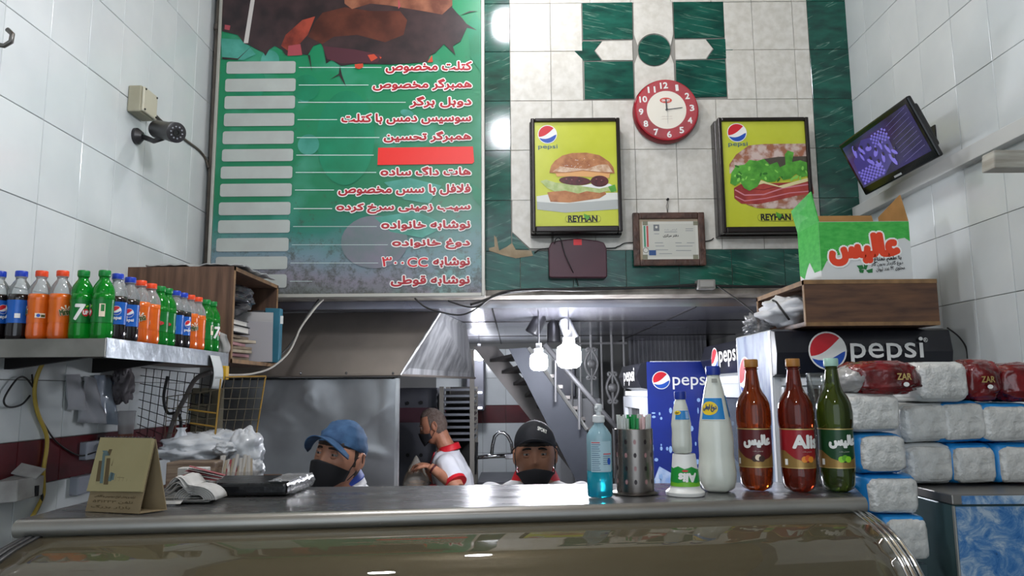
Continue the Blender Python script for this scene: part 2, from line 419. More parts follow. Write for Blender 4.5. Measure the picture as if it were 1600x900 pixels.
# upper back wall
wb = MB().box((XL, YB + .004, ZO), (XR, YB + .16, ZC)).build('wall_back', plain_white); struct(wb)
MB().box((XL, YB, ZO), (XR, YB + .004, ZC)).build('grout', M('pale_grout', '908d86', .9), wb)
gm = bpy.data.materials.new('green_marble_tile'); gm.use_nodes = True
def marble(m, flip_=False):
    nt = m.node_tree; b = nt.nodes['Principled BSDF']; b.inputs['Roughness'].default_value = .12
    tc = nt.nodes.new('ShaderNodeTexCoord'); oi = nt.nodes.new('ShaderNodeObjectInfo'); mp = nt.nodes.new('ShaderNodeMapping')
    mu = nt.nodes.new('ShaderNodeMath'); mu.operation = 'MULTIPLY'; mu.inputs[1].default_value = 19
    nt.links.new(oi.outputs['Random'], mu.inputs[0]); nt.links.new(mu.outputs[0], mp.inputs['Location'])
    mp.inputs['Rotation'].default_value = (0, 0, math.radians(36 if not flip_ else -52)); mp.inputs['Scale'].default_value = (1, 3, 1)
    nt.links.new(tc.outputs['Object'], mp.inputs[0])
    n1 = nt.nodes.new('ShaderNodeTexNoise'); n1.inputs['Scale'].default_value = 9; n1.inputs['Detail'].default_value = 5
    n2 = nt.nodes.new('ShaderNodeTexNoise'); n2.inputs['Scale'].default_value = 13; n2.inputs['Detail'].default_value = 2.5; n2.inputs['Distortion'].default_value = .3; n2.inputs['Roughness'].default_value = .6
    mp2 = nt.nodes.new('ShaderNodeMapping'); mp2.inputs['Scale'].default_value = (.22, 2.2, 1); nt.links.new(mp.outputs[0], mp2.inputs[0])
    nt.links.new(mp.outputs[0], n1.inputs[0]); nt.links.new(mp2.outputs[0], n2.inputs[0])
    r1 = nt.nodes.new('ShaderNodeValToRGB'); r1.color_ramp.elements[0].position = .3; r1.color_ramp.elements[0].color = (*lin('0d3832'), 1)
    r1.color_ramp.elements[1].position = .72; r1.color_ramp.elements[1].color = (*lin('1a5e50'), 1)
    r2 = nt.nodes.new('ShaderNodeValToRGB'); e = r2.color_ramp.elements; e[0].position = .60; e[0].color = (0, 0, 0, 1); e[1].position = .625; e[1].color = (.5, .5, .5, 1)
    q = e.new(.65); q.color = (0, 0, 0, 1)
    mx = nt.nodes.new('ShaderNodeMixRGB'); mx.inputs[2].default_value = (*lin('86a898'), 1)
    nt.links.new(n1.outputs[0], r1.inputs[0]); nt.links.new(n2.outputs[0], r2.inputs[0])
    nt.links.new(r2.outputs[0], mx.inputs[0]); nt.links.new(r1.outputs[0], mx.inputs[1]); nt.links.new(mx.outputs[0], b.inputs['Base Color'])
marble(gm); gm2 = bpy.data.materials.new('green_marble_tile_upright'); gm2.use_nodes = True; marble(gm2, True)
fB = frame((1, 0, 0), (0, 0, 1), (0, YB, 0)); fB_REF[0] = fB
pb = front(YB)
def zb(py, px=1000): return pb.px(px, py)[1] + CZ
def xb(px, py=80): return pb.px(px, py)[0]
zr = [zb(452), zb(391), zb(312), zb(234), zb(157), zb(80), zb(5)]
zr += [zr[-1] + .25, zr[-1] + .5]
X0 = xb(798, 230)
DL, DR = xb(910, 80), xb(1133, 80)
GCx = xb(1272, 200)
# green bottom row
x = XL
while x < XR - .02:
    w = min(.25, XR - x); put_tile(wb, x + w / 2, (zr[0] + zr[1]) / 2, w, zr[1] - zr[0], gm, fB); x += .25
# rows of white with green end columns
for k in range(1, len(zr) - 1):
    z0, z1 = zr[k], min(zr[k + 1], ZC); zc = (z0 + z1) / 2
    put_tile(wb, X0 - .125 + .0, zc, .25, z1 - z0, gm2, fB) if k > 0 else None
    put_tile(wb, (GCx + XR) / 2, zc, XR - GCx, z1 - z0, gm2, fB)
    x = X0
    while x < GCx - .02:
        w = min(.2, GCx - x)
        if k in (4, 5) and x + w > DL - .01 and x < DR + .01:
            a0, a1 = x, x + w
            if a0 < DL - .02: put_tile(wb, (a0 + DL) / 2, zc, DL - a0, z1 - z0, cream_tile, fB)
            if a1 > DR + .02: put_tile(wb, (a1 + DR) / 2, zc, a1 - DR, z1 - z0, cream_tile, fB)
        elif k == 1 and abs(x - X0) < .01:
            pass
        else:
            put_tile(wb, x + w / 2, zc, w, z1 - z0, cream_tile, fB)
        x += .2
def cut_tile(pts, mat, t=.006):
    uv = pb.px(pts); cx = sum(p[0] for p in uv) / len(uv); cy = sum(p[1] for p in uv) / len(uv)
    q = [((u - cx) * .985 + cx, (v - cy) * .985 + cy) for u, v in uv]
    m = MB(); m.prism(q, lambda u, v, w: Vector((u - cx, v - cy, w)), 0, t); o = m.build('tile', mat, wb, bevel=.001, fixn=True)
    mw = fB[0].to_4x4(); mw.translation = pb.W(cx, cy, 0); o.matrix_local = mw; return o
cut_tile([(800, 313), (862, 313), (862, 389), (828, 389), (800, 363)], cream_tile)
cut_tile([(800, 364), (827, 390), (800, 390)], gm)
cut_tile([(909, 5), (988, 4), (989, 62), (910, 63)], gm); cut_tile([(1051, 3), (1130, 2), (1132, 60), (1053, 61)], gm)
cut_tile([(912, 97), (989, 96), (991, 155), (913, 156)], gm); cut_tile([(1055, 95), (1133, 93), (1136, 152), (1056, 154)], gm)
cut_tile([(911, 65), (940, 65), (928, 80), (940, 95), (912, 96), (897, 81)], gm)
cut_tile([(941, 65), (988, 64), (989, 95), (941, 95), (929, 80)], cream_tile)
cut_tile([(1132, 61), (1147, 76), (1134, 92), (1104, 93), (1115, 77), (1103, 62)], gm)
cut_tile([(1054, 63), (1102, 62), (1114, 77), (1103, 93), (1055, 94)], cream_tile)
circ = [(1022 + 25.5 * math.cos(2 * PI * k / 28), 79 + 24.5 * math.sin(2 * PI * k / 28)) for k in range(28)]
cut_tile(circ, gm, .0068)
cut_tile([(989, 4), (1050, 3), (1051, 28), (1052, 54)] + [(1022 + 27 * math.cos(a), 79 - 26 * math.sin(a)) for a in [math.radians(t) for t in range(15, 166, 15)]] + [(990, 54)], cream_tile)
cut_tile([(1053, 100), (1055, 156), (992, 156), (991, 100)] + [(1022 + 27 * math.cos(a), 79 + 26 * math.sin(a)) for a in [math.radians(t) for t in range(165, 14, -15)]], cream_tile)
# broken plaster patch in the green row
mm = MB(); q = pb.px([(764, 392), (785, 399), (806, 404), (833, 400), (830, 392), (806, 391), (800, 380), (792, 386), (780, 392), (776, 372), (772, 368), (773, 386), (764, 388)])
mm.prism(q, lambda u, v, w: pb(u, v, w), .005, .0085); mm.build('plaster_patch', M('cracked_plaster', 'a3937a', .9, var='8a7a62', vscale=20), wb, fixn=True)
# moulding strip under the upper wall
tr = MB().box((X0 - 1.5, YB - .02, ZO - .03), (XR, YB + .16, ZO - .004)).build('trim_1', M('stained_strip', '9a948a', .6, var='6f6860', vscale=12)); struct(tr)
# corner pipe left
pipe = thing('conduit_pipe', 'grey vertical pipe in the left corner beside the menu board', 'pipe', (XL + .03, YB - .04, CZ + .4))
MB(pipe).tube([(XL + .035, YB - .045, CZ + .48), (XL + .035, YB - .045, ZC)], .016, 12).build('tube', M('grimy_pipe', '6d655d', .45, .3, var='514a44', vscale=9), pipe, smooth=True)
MB(pipe).lathe([(.02, 0), (.02, .03)], (XL + .035, YB - .045, CZ + 1.75), 12).build('coupling', M('grimy_pipe', '6d655d'), pipe, smooth='auto')

# ================================================================== KITCHEN SHELL
ZK = P(1000, 535, YF).z
ZK = min(ZK, ZO - .03)
kc = MB().box((XL, YB + .16, ZK), (XR, YF, ZK + .05)).build('ceiling', M('polished_ceiling_panel', 'b4b4ba', .22, .75, var='9494a4', vscale=1.5, bump=.22, bscale=3, rvar=.08)); struct(kc)
for k in range(2):
    yy = YB + .9 + 1.2 * k
    MB().box((XL, yy, ZK - .004), (XR, yy + .008, ZK + .001)).build('seam_strip', dark_metal, kc)
for xx in (-.1, .9):
    MB().box((xx, YB + .16, ZK - .004), (xx + .006, YF, ZK + .001)).build('seam_strip', dark_metal, kc)
wf = MB().box((XL, YF + .004, 0), (XR, YF + .15, ZK + .1)).build('wall_far', plain_white); struct(wf)
fF = frame((1, 0, 0), (0, 0, 1), (0, YF, 0))
MB().box((XL, YF, .5), (XR, YF + .004, ZK)).build('grout', grout, wf)
xx = -.66
while xx < .72:
    for (z0, z1, mt) in [(CZ + .1, CZ + .35, white_tile), (CZ - .13, CZ + .1, white_tile), (CZ - .28, CZ - .13, red_tile), (CZ - .53, CZ - .28, white_tile), (CZ - .78, CZ - .53, white_tile), (CZ - 1.03, CZ - .78, white_tile)]:
        put_tile(wf, xx + .1, (z0 + z1) / 2, .2, z1 - z0, mt, fF)
    xx += .2
# corrugated shutter at right of far wall
cs = MB(); x0, x1 = P(985, 600, YF - .25).x, XR - .02; n = int((x1 - x0) / .035)
prof = []
for k in range(n): 
    a = x0 + k * .035; prof += [(a, 0), (a + .008, .018), (a + .02, .018), (a + .028, 0)]
vs = []
for (a, b) in prof: vs += [(a, YF - .2 - b, .3), (a, YF - .2 - b, ZK)]
cs.add(vs, [(2 * i, 2 * i + 2, 2 * i + 3, 2 * i + 1) for i in range(len(prof) - 1)])
sh = cs.build('corrugated_shutter', M('grey_corrugated_metal', '8b8c90', .5, .3, var='737479', vscale=4), None, solid=.002)
tag(sh, 'grey corrugated metal shutter behind the wrought iron scrolls', 'shutter')
MATS['KITCHEN'] = None
# ================================================================== LAMPS
def emit_mat(name, col, s):
    m = bpy.data.materials.new(name); m.use_nodes = True; b = m.node_tree.nodes['Principled BSDF']
    b.inputs['Emission Color'].default_value = (*lin(col), 1); b.inputs['Emission Strength'].default_value = s; g_ = .8 if s > 2 else .02; b.inputs['Base Color'].default_value = (g_, g_, g_, 1)
    return m
EM = emit_mat('lit_bulb', 'f6f8ff', LAMP); EK = emit_mat('lit_kitchen_bulb', 'f4f6ff', KLAMP)
def bulb(name, label, loc, top, r, em, group=None):
    t = thing(name, label, 'lamp', loc, group)
    z = loc[2]; m = MB(t)
    m.lathe([(r * .55, r * .95), (r * .95, r * .7), (r, r * .2), (r, -r * .5), (r * .9, -r * .8), (r * .6, -r), (0.001, -r * 1.05)][::-1], loc, 18)
    m.build('glowing_bulb', em, t, smooth=True)
    MB(t).lathe([(r * .5, r * .96), (r * .5, r * 1.5), (r * .33, r * 1.55), (r * .33, r * 2.1)], loc, 14).build('lamp_holder', M('white_plastic', 'c9cacb', .4), t, smooth='auto')
    if top - z > r * 2.1: MB(t).tube([(loc[0], loc[1], z + r * 2.0), (loc[0], loc[1], top)], .004, 6).build('cord', M('grey_cord', '55555a', .6), t)
    return t
bulb('hanging_bulb', 'bright bulb on a cord high over the counter', (-.05, 1.45, CZ + 1.95), ZC, .085, EM)
bulb('hanging_bulb', 'bright bulb on a cord high in front of the tiled back wall', (-.02, 2.85, CZ + 2.12), ZC, .075, EM)
bulb('hanging_bulb', 'low hung bulb just above the picture over the left of the counter', (-.36, 1.84, CZ + 1.13), ZC, .05, emit_mat('lit_low_bulb', 'f6f8ff', 105.))
bulb('hanging_bulb', 'unseen fill bulb added on a cord high over the customers', (.3, -.7, CZ + 1.9), ZC, .08, EM)  # fill bulb added behind the view to brighten the shop
kb = P(842, 565, 3.78); bulb('kitchen_bulb', 'smaller glowing bulb hanging left under the metal ceiling', kb, ZK, .044, EK)
kb2 = P(889, 556, 3.85); bulb('kitchen_bulb', 'larger glowing bulb hanging right under the metal ceiling', kb2, ZK, .062, EK)
for (px, py, d, lb) in ((865, 520, 4.3, 'unlit spotlight head on the ceiling track behind the bulbs'), (838, 508, 4.1, 'unlit spotlight head tilted left beside the hanging bulbs'), (888, 516, 4.2, 'unlit spotlight head tilted right beside the hanging bulbs')):
    c = P(px, py, d); t = thing('spotlight', lb, 'spotlight', c)
    tl = {865: 0, 838: .5, 888: -.4}[px]; R = Matrix.Rotation(tl, 3, 'Y')
    MB(t).lathe([(.02, .07), (.036, .05), (.04, -.05), (.036, -.055)][::-1], c, 14, R=R).build('housing', black_plastic if px != 888 else M('grey_plastic', '8b8c8e', .4), t, smooth='auto')
    MB(t).tube([(c.x, c.y, c.z + .05), (c.x, c.y, ZK)], .008, 6).build('stem', M('grey_plastic', '8b8c8e', .4), t)
bulb('kitchen_bulb', 'unseen fill bulb added deep in the kitchen over the sink', (-.25, 5.6, ZK - .14), ZK, .04, EK)  # hidden bulb added to lift the dark kitchen

# ================================================================== HOOD AND STAINLESS PANEL
hd = thing('exhaust_hood', 'large greasy stainless exhaust hood hanging under the menu board', 'hood', P(520, 588, 3.62))
TL, TR = P(452, 462, 3.78), P(688, 462, 3.78); TL.z = TR.z = ZK - .004
BL, BR = P(375, 588, 3.66), P(626, 593, 3.66); BL.x = XL + .012; BR.z = BL.z
TL.x = XL + .25
MB(hd).hexa([BL, BR, BR + Vector((-.004, .01, 0)), BL + Vector((0, .01, 0))], [TL, TR, TR + Vector((-.004, .01, 0)), TL + Vector((0, .01, 0))]).build('front_plate', steel_dark, hd)
RT, RB = P(728, 482, 4.5), P(742, 606, 4.75); RT.z = ZK - .004; RB.z = BR.z
RT2 = RT
MB(hd).hexa([BR, RB, RB + Vector((-.01, 0, 0)), BR + Vector((-.01, .012, 0))], [TR, RT2, RT2 + Vector((-.01, 0, 0)), TR + Vector((-.01, .012, 0))]).build('side_plate', steel_hood, hd)
MB(hd).tube([TR, BR], .006, 6).build('corner_seam', steel_hood, hd)
MB(hd).tube([BL, BR, RB], .007, 6).build('rim', steel_dark, hd)
e = MB(hd)
for px in (470, 541, 614): e.ball(P(px, 583, 3.655), .006, 8, 6)
e.build('rivets', steel, hd)['kind'] = 'stuff'
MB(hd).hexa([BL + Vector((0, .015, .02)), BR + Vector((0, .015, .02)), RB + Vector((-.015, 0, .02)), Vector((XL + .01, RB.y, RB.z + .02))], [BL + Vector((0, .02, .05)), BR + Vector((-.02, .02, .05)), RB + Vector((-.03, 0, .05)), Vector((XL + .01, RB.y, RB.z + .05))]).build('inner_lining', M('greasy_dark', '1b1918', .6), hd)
sp = thing('stainless_screen', 'dented stainless steel sheet standing below the hood behind the man in blue cap', 'panel', (P(510, 700, 3.70).x, 3.7, 0))
xr_ = P(622, 680, 3.70).x; m = MB(sp)
def seg_d(x, z, a, b):
    dx, dz = b[0] - a[0], b[1] - a[1]; t = max(0, min(1, ((x - a[0]) * dx + (z - a[1]) * dz) / (dx * dx + dz * dz)))
    return math.hypot(x - a[0] - t * dx, z - a[1] - t * dz), t
creases = []
for l in ([(618, 626), (570, 662), (548, 672)], [(500, 645), (470, 622)], [(412, 640), (438, 648), (460, 662)], [(416, 668), (440, 676), (468, 672)], [(470, 622), (486, 612), (492, 630)], [(560, 705), (620, 716)], [(600, 706), (560, 700)]):
    q_ = [P(x, y, 3.7) for x, y in l]; creases += [((a.x, a.z), (b.x, b.z)) for a, b in zip(q_, q_[1:])]
def dent(u, v):
    x = XL + .03 + u * (xr_ - XL - .03); z = .02 + v * (BL.z - .03)
    s = .012 * noise.noise(Vector((x * 2.6, z * 2.6, 1))) + .008 * noise.noise(Vector((x * 6, z * 5, 4)))
    for a, b in creases:
        d_, t_ = seg_d(x, z, a, b); s -= .0026 * math.sin(PI * min(1, max(0, t_ * .8 + .1))) * math.exp(-(d_ / .018) ** 2)
    s *= min(1, 12 * min(u, 1 - u))
    return (x, 3.70 + s, z)
m.grid(dent, 90, 170); m.build('sheet', steel_sheet, sp, smooth=True, solid=.002)
MB(sp).box((xr_ - .012, 3.67, 0), (xr_ + .006, 3.70, BL.z - .015)).build('edge_strip', steel_hood, sp)

# oven cabinet and trays behind
ov = thing('oven_cabinet', 'tall grey steel cabinet with round vent holes behind the man in profile', 'cabinet', (P(652, 700, 5.35).x, 5.45, 0))
a, b = P(600, 700, 5.3).x, P(683, 700, 5.3).x; zt = P(650, 606, 5.3).z
MB(ov).box((a, 5.3, 0), (b, 5.9, zt)).build('body', M('dull_grey_steel', '63646a', .4, .6, var='505158', vscale=3), ov, bevel=.004)
MB(ov).box((a, 5.294, P(650, 660, 5.3).z), (b, 5.3, P(650, 637, 5.3).z)).build('maroon_band', M('dark_maroon', '3c2029', .35), ov)
e = None
for px, py in ((637, 630), (658, 629), (658, 711), (637, 711)):
    c = P(px, py, 5.29); MB(ov).lathe([(.013, 0), (.013, .006)], c, 14, R=Matrix.Rotation(PI / 2, 3, 'X')).build('vent_hole', black_plastic, ov)
rk = thing('tray_rack', 'metal rack stacked with baking trays right of the vented cabinet', 'rack', (P(710, 700, 5.2).x, 5.3, 0))
a, b = P(686, 700, 5.15).x, P(741, 700, 5.15).x; zt = P(700, 604, 5.15).z
for xx in (a, b - .03):
    MB(rk).box((xx, 5.15, 0), (xx + .03, 5.18, zt + (.25 if xx > a else 0))).build('post', M('worn_grey_post', '77736c', .5, .3), rk)
    MB(rk).box((xx, 5.65, 0), (xx + .03, 5.68, zt)).build('post', M('worn_grey_post', '77736c', .5, .3), rk)
for k in range(9):
    zz = zt - .03 - k * .042
    MB(rk).box((a + .005, 5.16, zz), (b - .005, 5.66, zz + .016)).build('tray', M('tray_metal', '6e7076' if k < 5 else '3b3a3c', .35, .8), rk)
MB(rk).box((a, 5.68, 0), (b, 5.7, zt)).build('back_sheet', M('greasy_dark', '1b1918', .6), rk)
fixt = thing('wall_cooler', 'small grey air unit with glowing slots on the far kitchen wall', 'air unit', P(745, 615, 6.2))
q = [P(742, 570, 6.2), P(756, 640, 6.2)]
m = MB(fixt); a = P(728, 642, 6.2); b = P(757, 560, 6.2)
m.box((a.x, 6.2, a.z), (b.x, 6.48, b.z)); m.build('body', M('dull_grey_steel', '63646a'), fixt, bevel=.01)
for py in (613, 637):
    c = P(742, py, 6.19); MB(fixt).box((a.x + .02, 6.185, c.z - .01), (b.x - .02, 6.2, c.z + .006)).build('light_slot', emit_mat('slot_light', 'dfe8ff', 2.5), fixt)

# ================================================================== STAIRS
st = thing('steel_staircase', 'grey steel staircase climbing left through the kitchen behind the bulbs', 'staircase', (P(880, 700, 4.8).x, 4.8, 0))
stg = M('stair_steel_dark', '3f4249', .5, .4, var='33363d', vscale=3); stg2 = M('stair_steel_worn', '7b7674', .4, .6, var='66625f', vscale=4)
def stringer(pix, d, mat, t=.02):
    pl = front(d, st); m = MB(); m.prism(pl.px(pix), lambda u, v, w: pl(u, v, w), -t, 0); return m.build('stringer', mat, st, fixn=True)
stringer([(795, 545), (826, 543), (917, 672), (917, 760), (905, 760)], 4.6, stg)
stringer([(738, 541), (776, 541), (960, 768), (918, 768)], 5.3, stg2)
MB(st).tube([P(826, 543, 4.59), P(917, 671, 4.59)], .012, 6).build('edge_strip', alu, st)
for k in range(9):
    u = (k + .3) / 9
    a = P(800 + 105 * u, 552 + 150 * u, 4.62); b = P(760 + 165 * u, 560 + 165 * u, 5.28)
    MB(st).hexa([a, b, b + Vector((.16, 0, 0)), a + Vector((.16, 0, 0))], [v + Vector((0, 0, .02)) for v in (a, b, b + Vector((.16, 0, 0)), a + Vector((.16, 0, 0)))]).build('tread', stg2, st)
MB(st).tube([P(851, 538, 4.5), P(962, 668, 4.5)], .016, 8).build('handrail', M('pale_rail', '747476', .5, .3), st, smooth=True)
for (px, py) in ((868, 558), (905, 601), (940, 642)):
    a = P(px, py, 4.5); b = P(px, py + 70, 4.52); MB(st).tube([a, b], .008, 6).build('baluster', M('pale_rail', '9b9b9d'), st)

# box unit and things behind stairs
wm = thing('white_appliance', 'white box shaped appliance seen behind the staircase', 'appliance', P(905, 690, 6.0))
a = P(872, 740, 6.0); b = P(940, 622, 6.0)
MB(wm).box((a.x, 6.0, .0), (b.x, 6.4, P(900, 622, 6.0).z)).build('body', M('appliance_white', 'aeb0b2', .4), wm, bevel=.02)
MB(wm).box((P(868, 625, 6.0).x, 5.98, P(880, 621, 6).z), (P(900, 625, 6.0).x, 6.4, P(880, 560, 6).z)).build('control_box', M('dull_grey_steel', '63646a'), wm, bevel=.01)

# wrought iron scrolls
def scroll(px, py0, py1, d, label):
    c = P(px, (py0 + py1) / 2, d); t = thing('iron_scroll', label, 'ornament', (c.x, d, P(px, py1, d).z), 'wrought iron scrolls in front of the shutter')
    z0 = P(px, py1, d).z; z1 = P(px, py0, d).z; H = z1 - z0; mt = M('grey_painted_iron', '9a9a9a', .5, .3)
    for s in (-1, 1):
        pts = []
        for k in range(23):
            u = k / 22; zz = z0 + H * u; w = .15 * H * (.15 + abs(math.sin(PI * u)) * 1.35)
            pts.append((c.x + s * w, d, zz))
        for e, dirn in ((0, -1), (-1, 1)):
            b0 = Vector(pts[e]); cc = []
            for k in range(1, 11):
                an = k * .55; r = .085 * H * (1 - k / 16)
                cc.append((b0.x + s * (.085 * H - r * math.cos(an)), d, b0.z + dirn * r * math.sin(an) * 1))
            pts = (cc[::-1] + pts) if e == 0 else (pts + cc)
        MB(t).tube(pts, .011, 6).build('scroll', mt, t, smooth=True)
    MB(t).ball((c.x, d, (z0 + z1) / 2), .035, 12, 8).build('boss', mt, t, smooth=True)
    MB(t).tube([(c.x, d, z0 - .55), (c.x, d, z1 + .3 if z1 + .3 < ZK else ZK)], .009, 6).build('bar', mt, t)
scroll(924, 547, 590, 5.55, 'higher wrought iron scroll right of the bulbs, left of its twin')
scroll(957, 585, 627, 5.55, 'lower wrought iron scroll nearest the blue fridge side')
gt = thing('iron_grille', 'grey iron grille of upright bars behind the scrolls', 'grille', (P(950, 700, 5.75).x, 5.75, 0))
for px in (893, 907, 924, 940, 957, 975):
    c = P(px, 560, 5.75); MB(gt).tube([(c.x, 5.75, .1), (c.x, 5.75, ZK)], .008, 6).build('bar', M('grey_painted_iron', '9a9a9a'), gt)
for zz in (.2, ZK - .05): MB(gt).tube([(P(888, 560, 5.75).x, 5.75, zz), (P(980, 560, 5.75).x, 5.75, zz)], .01, 6).build('rail', M('grey_painted_iron', '9a9a9a'), gt)

# kitchen sink unit and tap
sk = thing('sink_unit', 'dark edged steel sink counter under the far white tiles', 'sink', (P(790, 757, 5.6).x, 5.6, 0))
a = P(746, 752, 5.5); b = P(864, 752, 5.5)
MB(sk).box((a.x, 5.5, a.z - .05), (b.x, 6.1, a.z)).build('top', M('dull_grey_steel', '63646a'), sk, bevel=.004)
MB(sk).box((a.x + .03, 5.55, 0), (b.x - .03, 6.05, a.z - .05)).build('body', M('sink_body', '3d3d40', .5), sk)
tp = thing('gooseneck_tap', 'chrome gooseneck tap on a long horizontal pipe left of the black cap', 'tap', P(790, 714, 5.3))
MB(tp).tube([P(736, 716, 5.3), P(765, 713, 5.3), P(803, 711, 5.3)], [.012, .016, .016], 8).build('pipe', chrome, tp, smooth=True)
MB(tp).tube([P(768, 711, 5.3), P(770, 695, 5.3), P(773, 682, 5.3), P(779, 676, 5.3), P(787, 676, 5.3), P(794, 682, 5.3), P(799, 692, 5.3), P(801, 708, 5.3)], .012, 8).build('spout', chrome, tp, smooth=True)
MB(tp).obox(P(797, 713, 5.3), (.07, .04, .035)).build('valve', chrome, tp, bevel=.005)
MB(tp).box((P(736, 716, 5.3).x, 5.3, P(736, 730, 5.3).z - .28), (P(739, 716, 5.3).x, 5.32, P(736, 714, 5.3).z)).build('riser', chrome, tp)
ut = thing('black_utensil', 'black handled utensil hanging under the tap pipe beside the man in profile', 'utensil', P(744, 715, 5.28))
MB(ut).tube([P(745, 691, 5.28), P(744, 715, 5.28), P(743, 741, 5.28)], [.010, .010, .005], 6).build('handle', black_plastic, ut)

# ================================================================== FRIDGES
navy = M('navy_sticker', '1d2f86', .3, var='172872', vscale=3); nearblack = M('dark_sign_face', '16171f', .28)
white_met = M('white_fridge_paint', 'c8cbcf', .35)
dropm = M('water_drop_print', '38548a', .4, var='93a3b8', vscale=16, stretch=(1, 1, .35), detail=7, thr=(.4, .6))
glassm = thin_glass('door_glass', 'b4c2c4', .03, 1.5, .08)
fr_in = M('fridge_interior', '9aa5aa', .5)
def fridge(label, x0, y0, x1, y1, zt, face, sign_h):
    t = thing('drinks_fridge', label, 'fridge', ((x0 + x1) / 2, (y0 + y1) / 2, 0))
    if face == 'f':
        MB(t).box((x0, y0 + .05, 0), (x1, y1, zt)).build('cabinet', white_met, t, bevel=.006)
        m = MB(t); pr = [(0, 0), (-.045, .01), (-.06, sign_h * .5), (-.045, sign_h - .01), (0, sign_h)]
        m.prism(pr, lambda u, v, w: Vector((w, y0 + .05 + u, zt - sign_h + v)), x0, x1); m.build('sign_box', nearblack, t, bevel=.003, fixn=True)
        MB(t).box((x0 + .03, y0 + .01, zt - sign_h - .03), (x1 - .03, y0 + .05, zt - sign_h - .004)).build('light_strip', M('strip_white', 'e8eaee', .4), t)
        d = MB(t); d.box((x0 + .02, y0, .15), (x0 + .08, y0 + .05, zt - sign_h - .035)); d.box((x1 - .08, y0, .15), (x1 - .02, y0 + .05, zt - sign_h - .035)); d.box((x0 + .08, y0, .15), (x1 - .08, y0 + .05, .22)); d.box((x0 + .08, y0, zt - sign_h - .09), (x1 - .08, y0 + .05, zt - sign_h - .035))
        dr = d.build('door', white_met, t); MB(t).box((x0 + .08, y0 + .02, .22), (x1 - .08, y0 + .03, zt - sign_h - .09)).build('pane', glassm, dr)
        MB(t).box((x0 + .09, y0 - .04, .9), (x0 + .11, y0 - .01, 1.2)).build('handle', white_met, dr)
    else:
        MB(t).box((x0 + .05, y0, 0), (x1, y1, zt)).build('cabinet', white_met, t, bevel=.006)
        m = MB(t); pr = [(0, 0), (-.05, .01), (-.075, sign_h * .5), (-.05, sign_h - .01), (0, sign_h)]
        m.prism(pr, lambda u, v, w: Vector((x0 + .05 + u, w, zt - sign_h + v)), y0, y1); m.build('sign_box', nearblack, t, bevel=.003, fixn=True)
        MB(t).box((x0 + .01, y0 + .03, zt - sign_h - .035), (x0 + .05, y1 - .03, zt - sign_h - .008)).build('light_strip', emit_mat('lit_strip', 'eef4ff', .6), t)
        d = MB(t); X = x0
        d.box((X, y0 + .01, .15), (X + .05, y0 + .07, zt - sign_h - .04)); d.box((X, y1 - .07, .15), (X + .05, y1 - .01, zt - sign_h - .04)); d.box((X, y0 + .07, .15), (X + .05, y1 - .07, .22)); d.box((X, y0 + .07, zt - sign_h - .1), (X + .05, y1 - .07, zt - sign_h - .04))
        dr = d.build('door', white_met, t); MB(t).box((X + .02, y0 + .07, .22), (X + .03, y1 - .07, zt - sign_h - .1)).build('pane', glassm, dr)
    return t
# fridge A, sign facing the customers
fa_y = 2.70; xa0 = P(1212, 540, fa_y).x; zta = P(1350, 512, fa_y).z
fA = fridge('largest drinks fridge at right, dark sign with big lettering facing the counter', xa0, fa_y, XR - .09, fa_y + .48, zta, 'f', .175)
pl = Plane((0, fa_y - .012, CZ), (1, 0, 0), (0, 0, 1), fA); D = Decal()
c = pl.px(1293, 548); r = pl.px(1323, 548)[0] - c[0]; D.globe(c[0], c[1], r, 2); D.text('pepsi', pl.box(1329, 527, 1443, 570), white_p, 2, bold=.0007)
D.disc(*pl.px(1446, 531), .008, white_p, 2); D.disc(*pl.px(1446, 531), .0065, nearblack, 3); D.text('R', pl.box(1444, 528, 1448, 534), white_p, 4)
D.build('sign_lettering', pl, fA)
pl = Plane((xa0, 3.0, CZ), (0, -1, 0), (0, 0, 1), fA); D = Decal()
D.rect(-(fa_y + .46 - 3.0), -1.2, 3.0 - fa_y - .055, zta - CZ - .005, dropm, 1)
c = pl.px(1165, 590); D.globe(c[0], c[1], .085, 2); D.rect(3.0 - fa_y - .075, -1.2, 3.0 - fa_y - .052, zta - CZ - .005, M('strip_white', 'e8eaee'), 2)
D.build('side_sticker', pl, fA, label='blue and white water splash sticker on the side')
# fridge B
xb0 = P(1157, 560, 3.32).x
fB_ = fridge('middle drinks fridge turned left, tucked behind the largest one', xb0, 3.30, xb0 + .55, 3.93, P(1150, 527, 3.32).z, 's', .165)
pl = Plane((xb0 - .0275, 3.6, CZ), (0, -1, 0), (0, 0, 1), fB_); D = Decal()
c = pl.px(1117, 563); D.globe(c[0], c[1], .06, 2); a = pl.px(1124, 560); b = pl.px(1153, 560); zz = pl.px(1138, 553)[1]
D.text('pepsi', (a[0], zz - .055, b[0], zz + .035), white_p, 2, bold=.002); D.build('sign_lettering', pl, fB_)
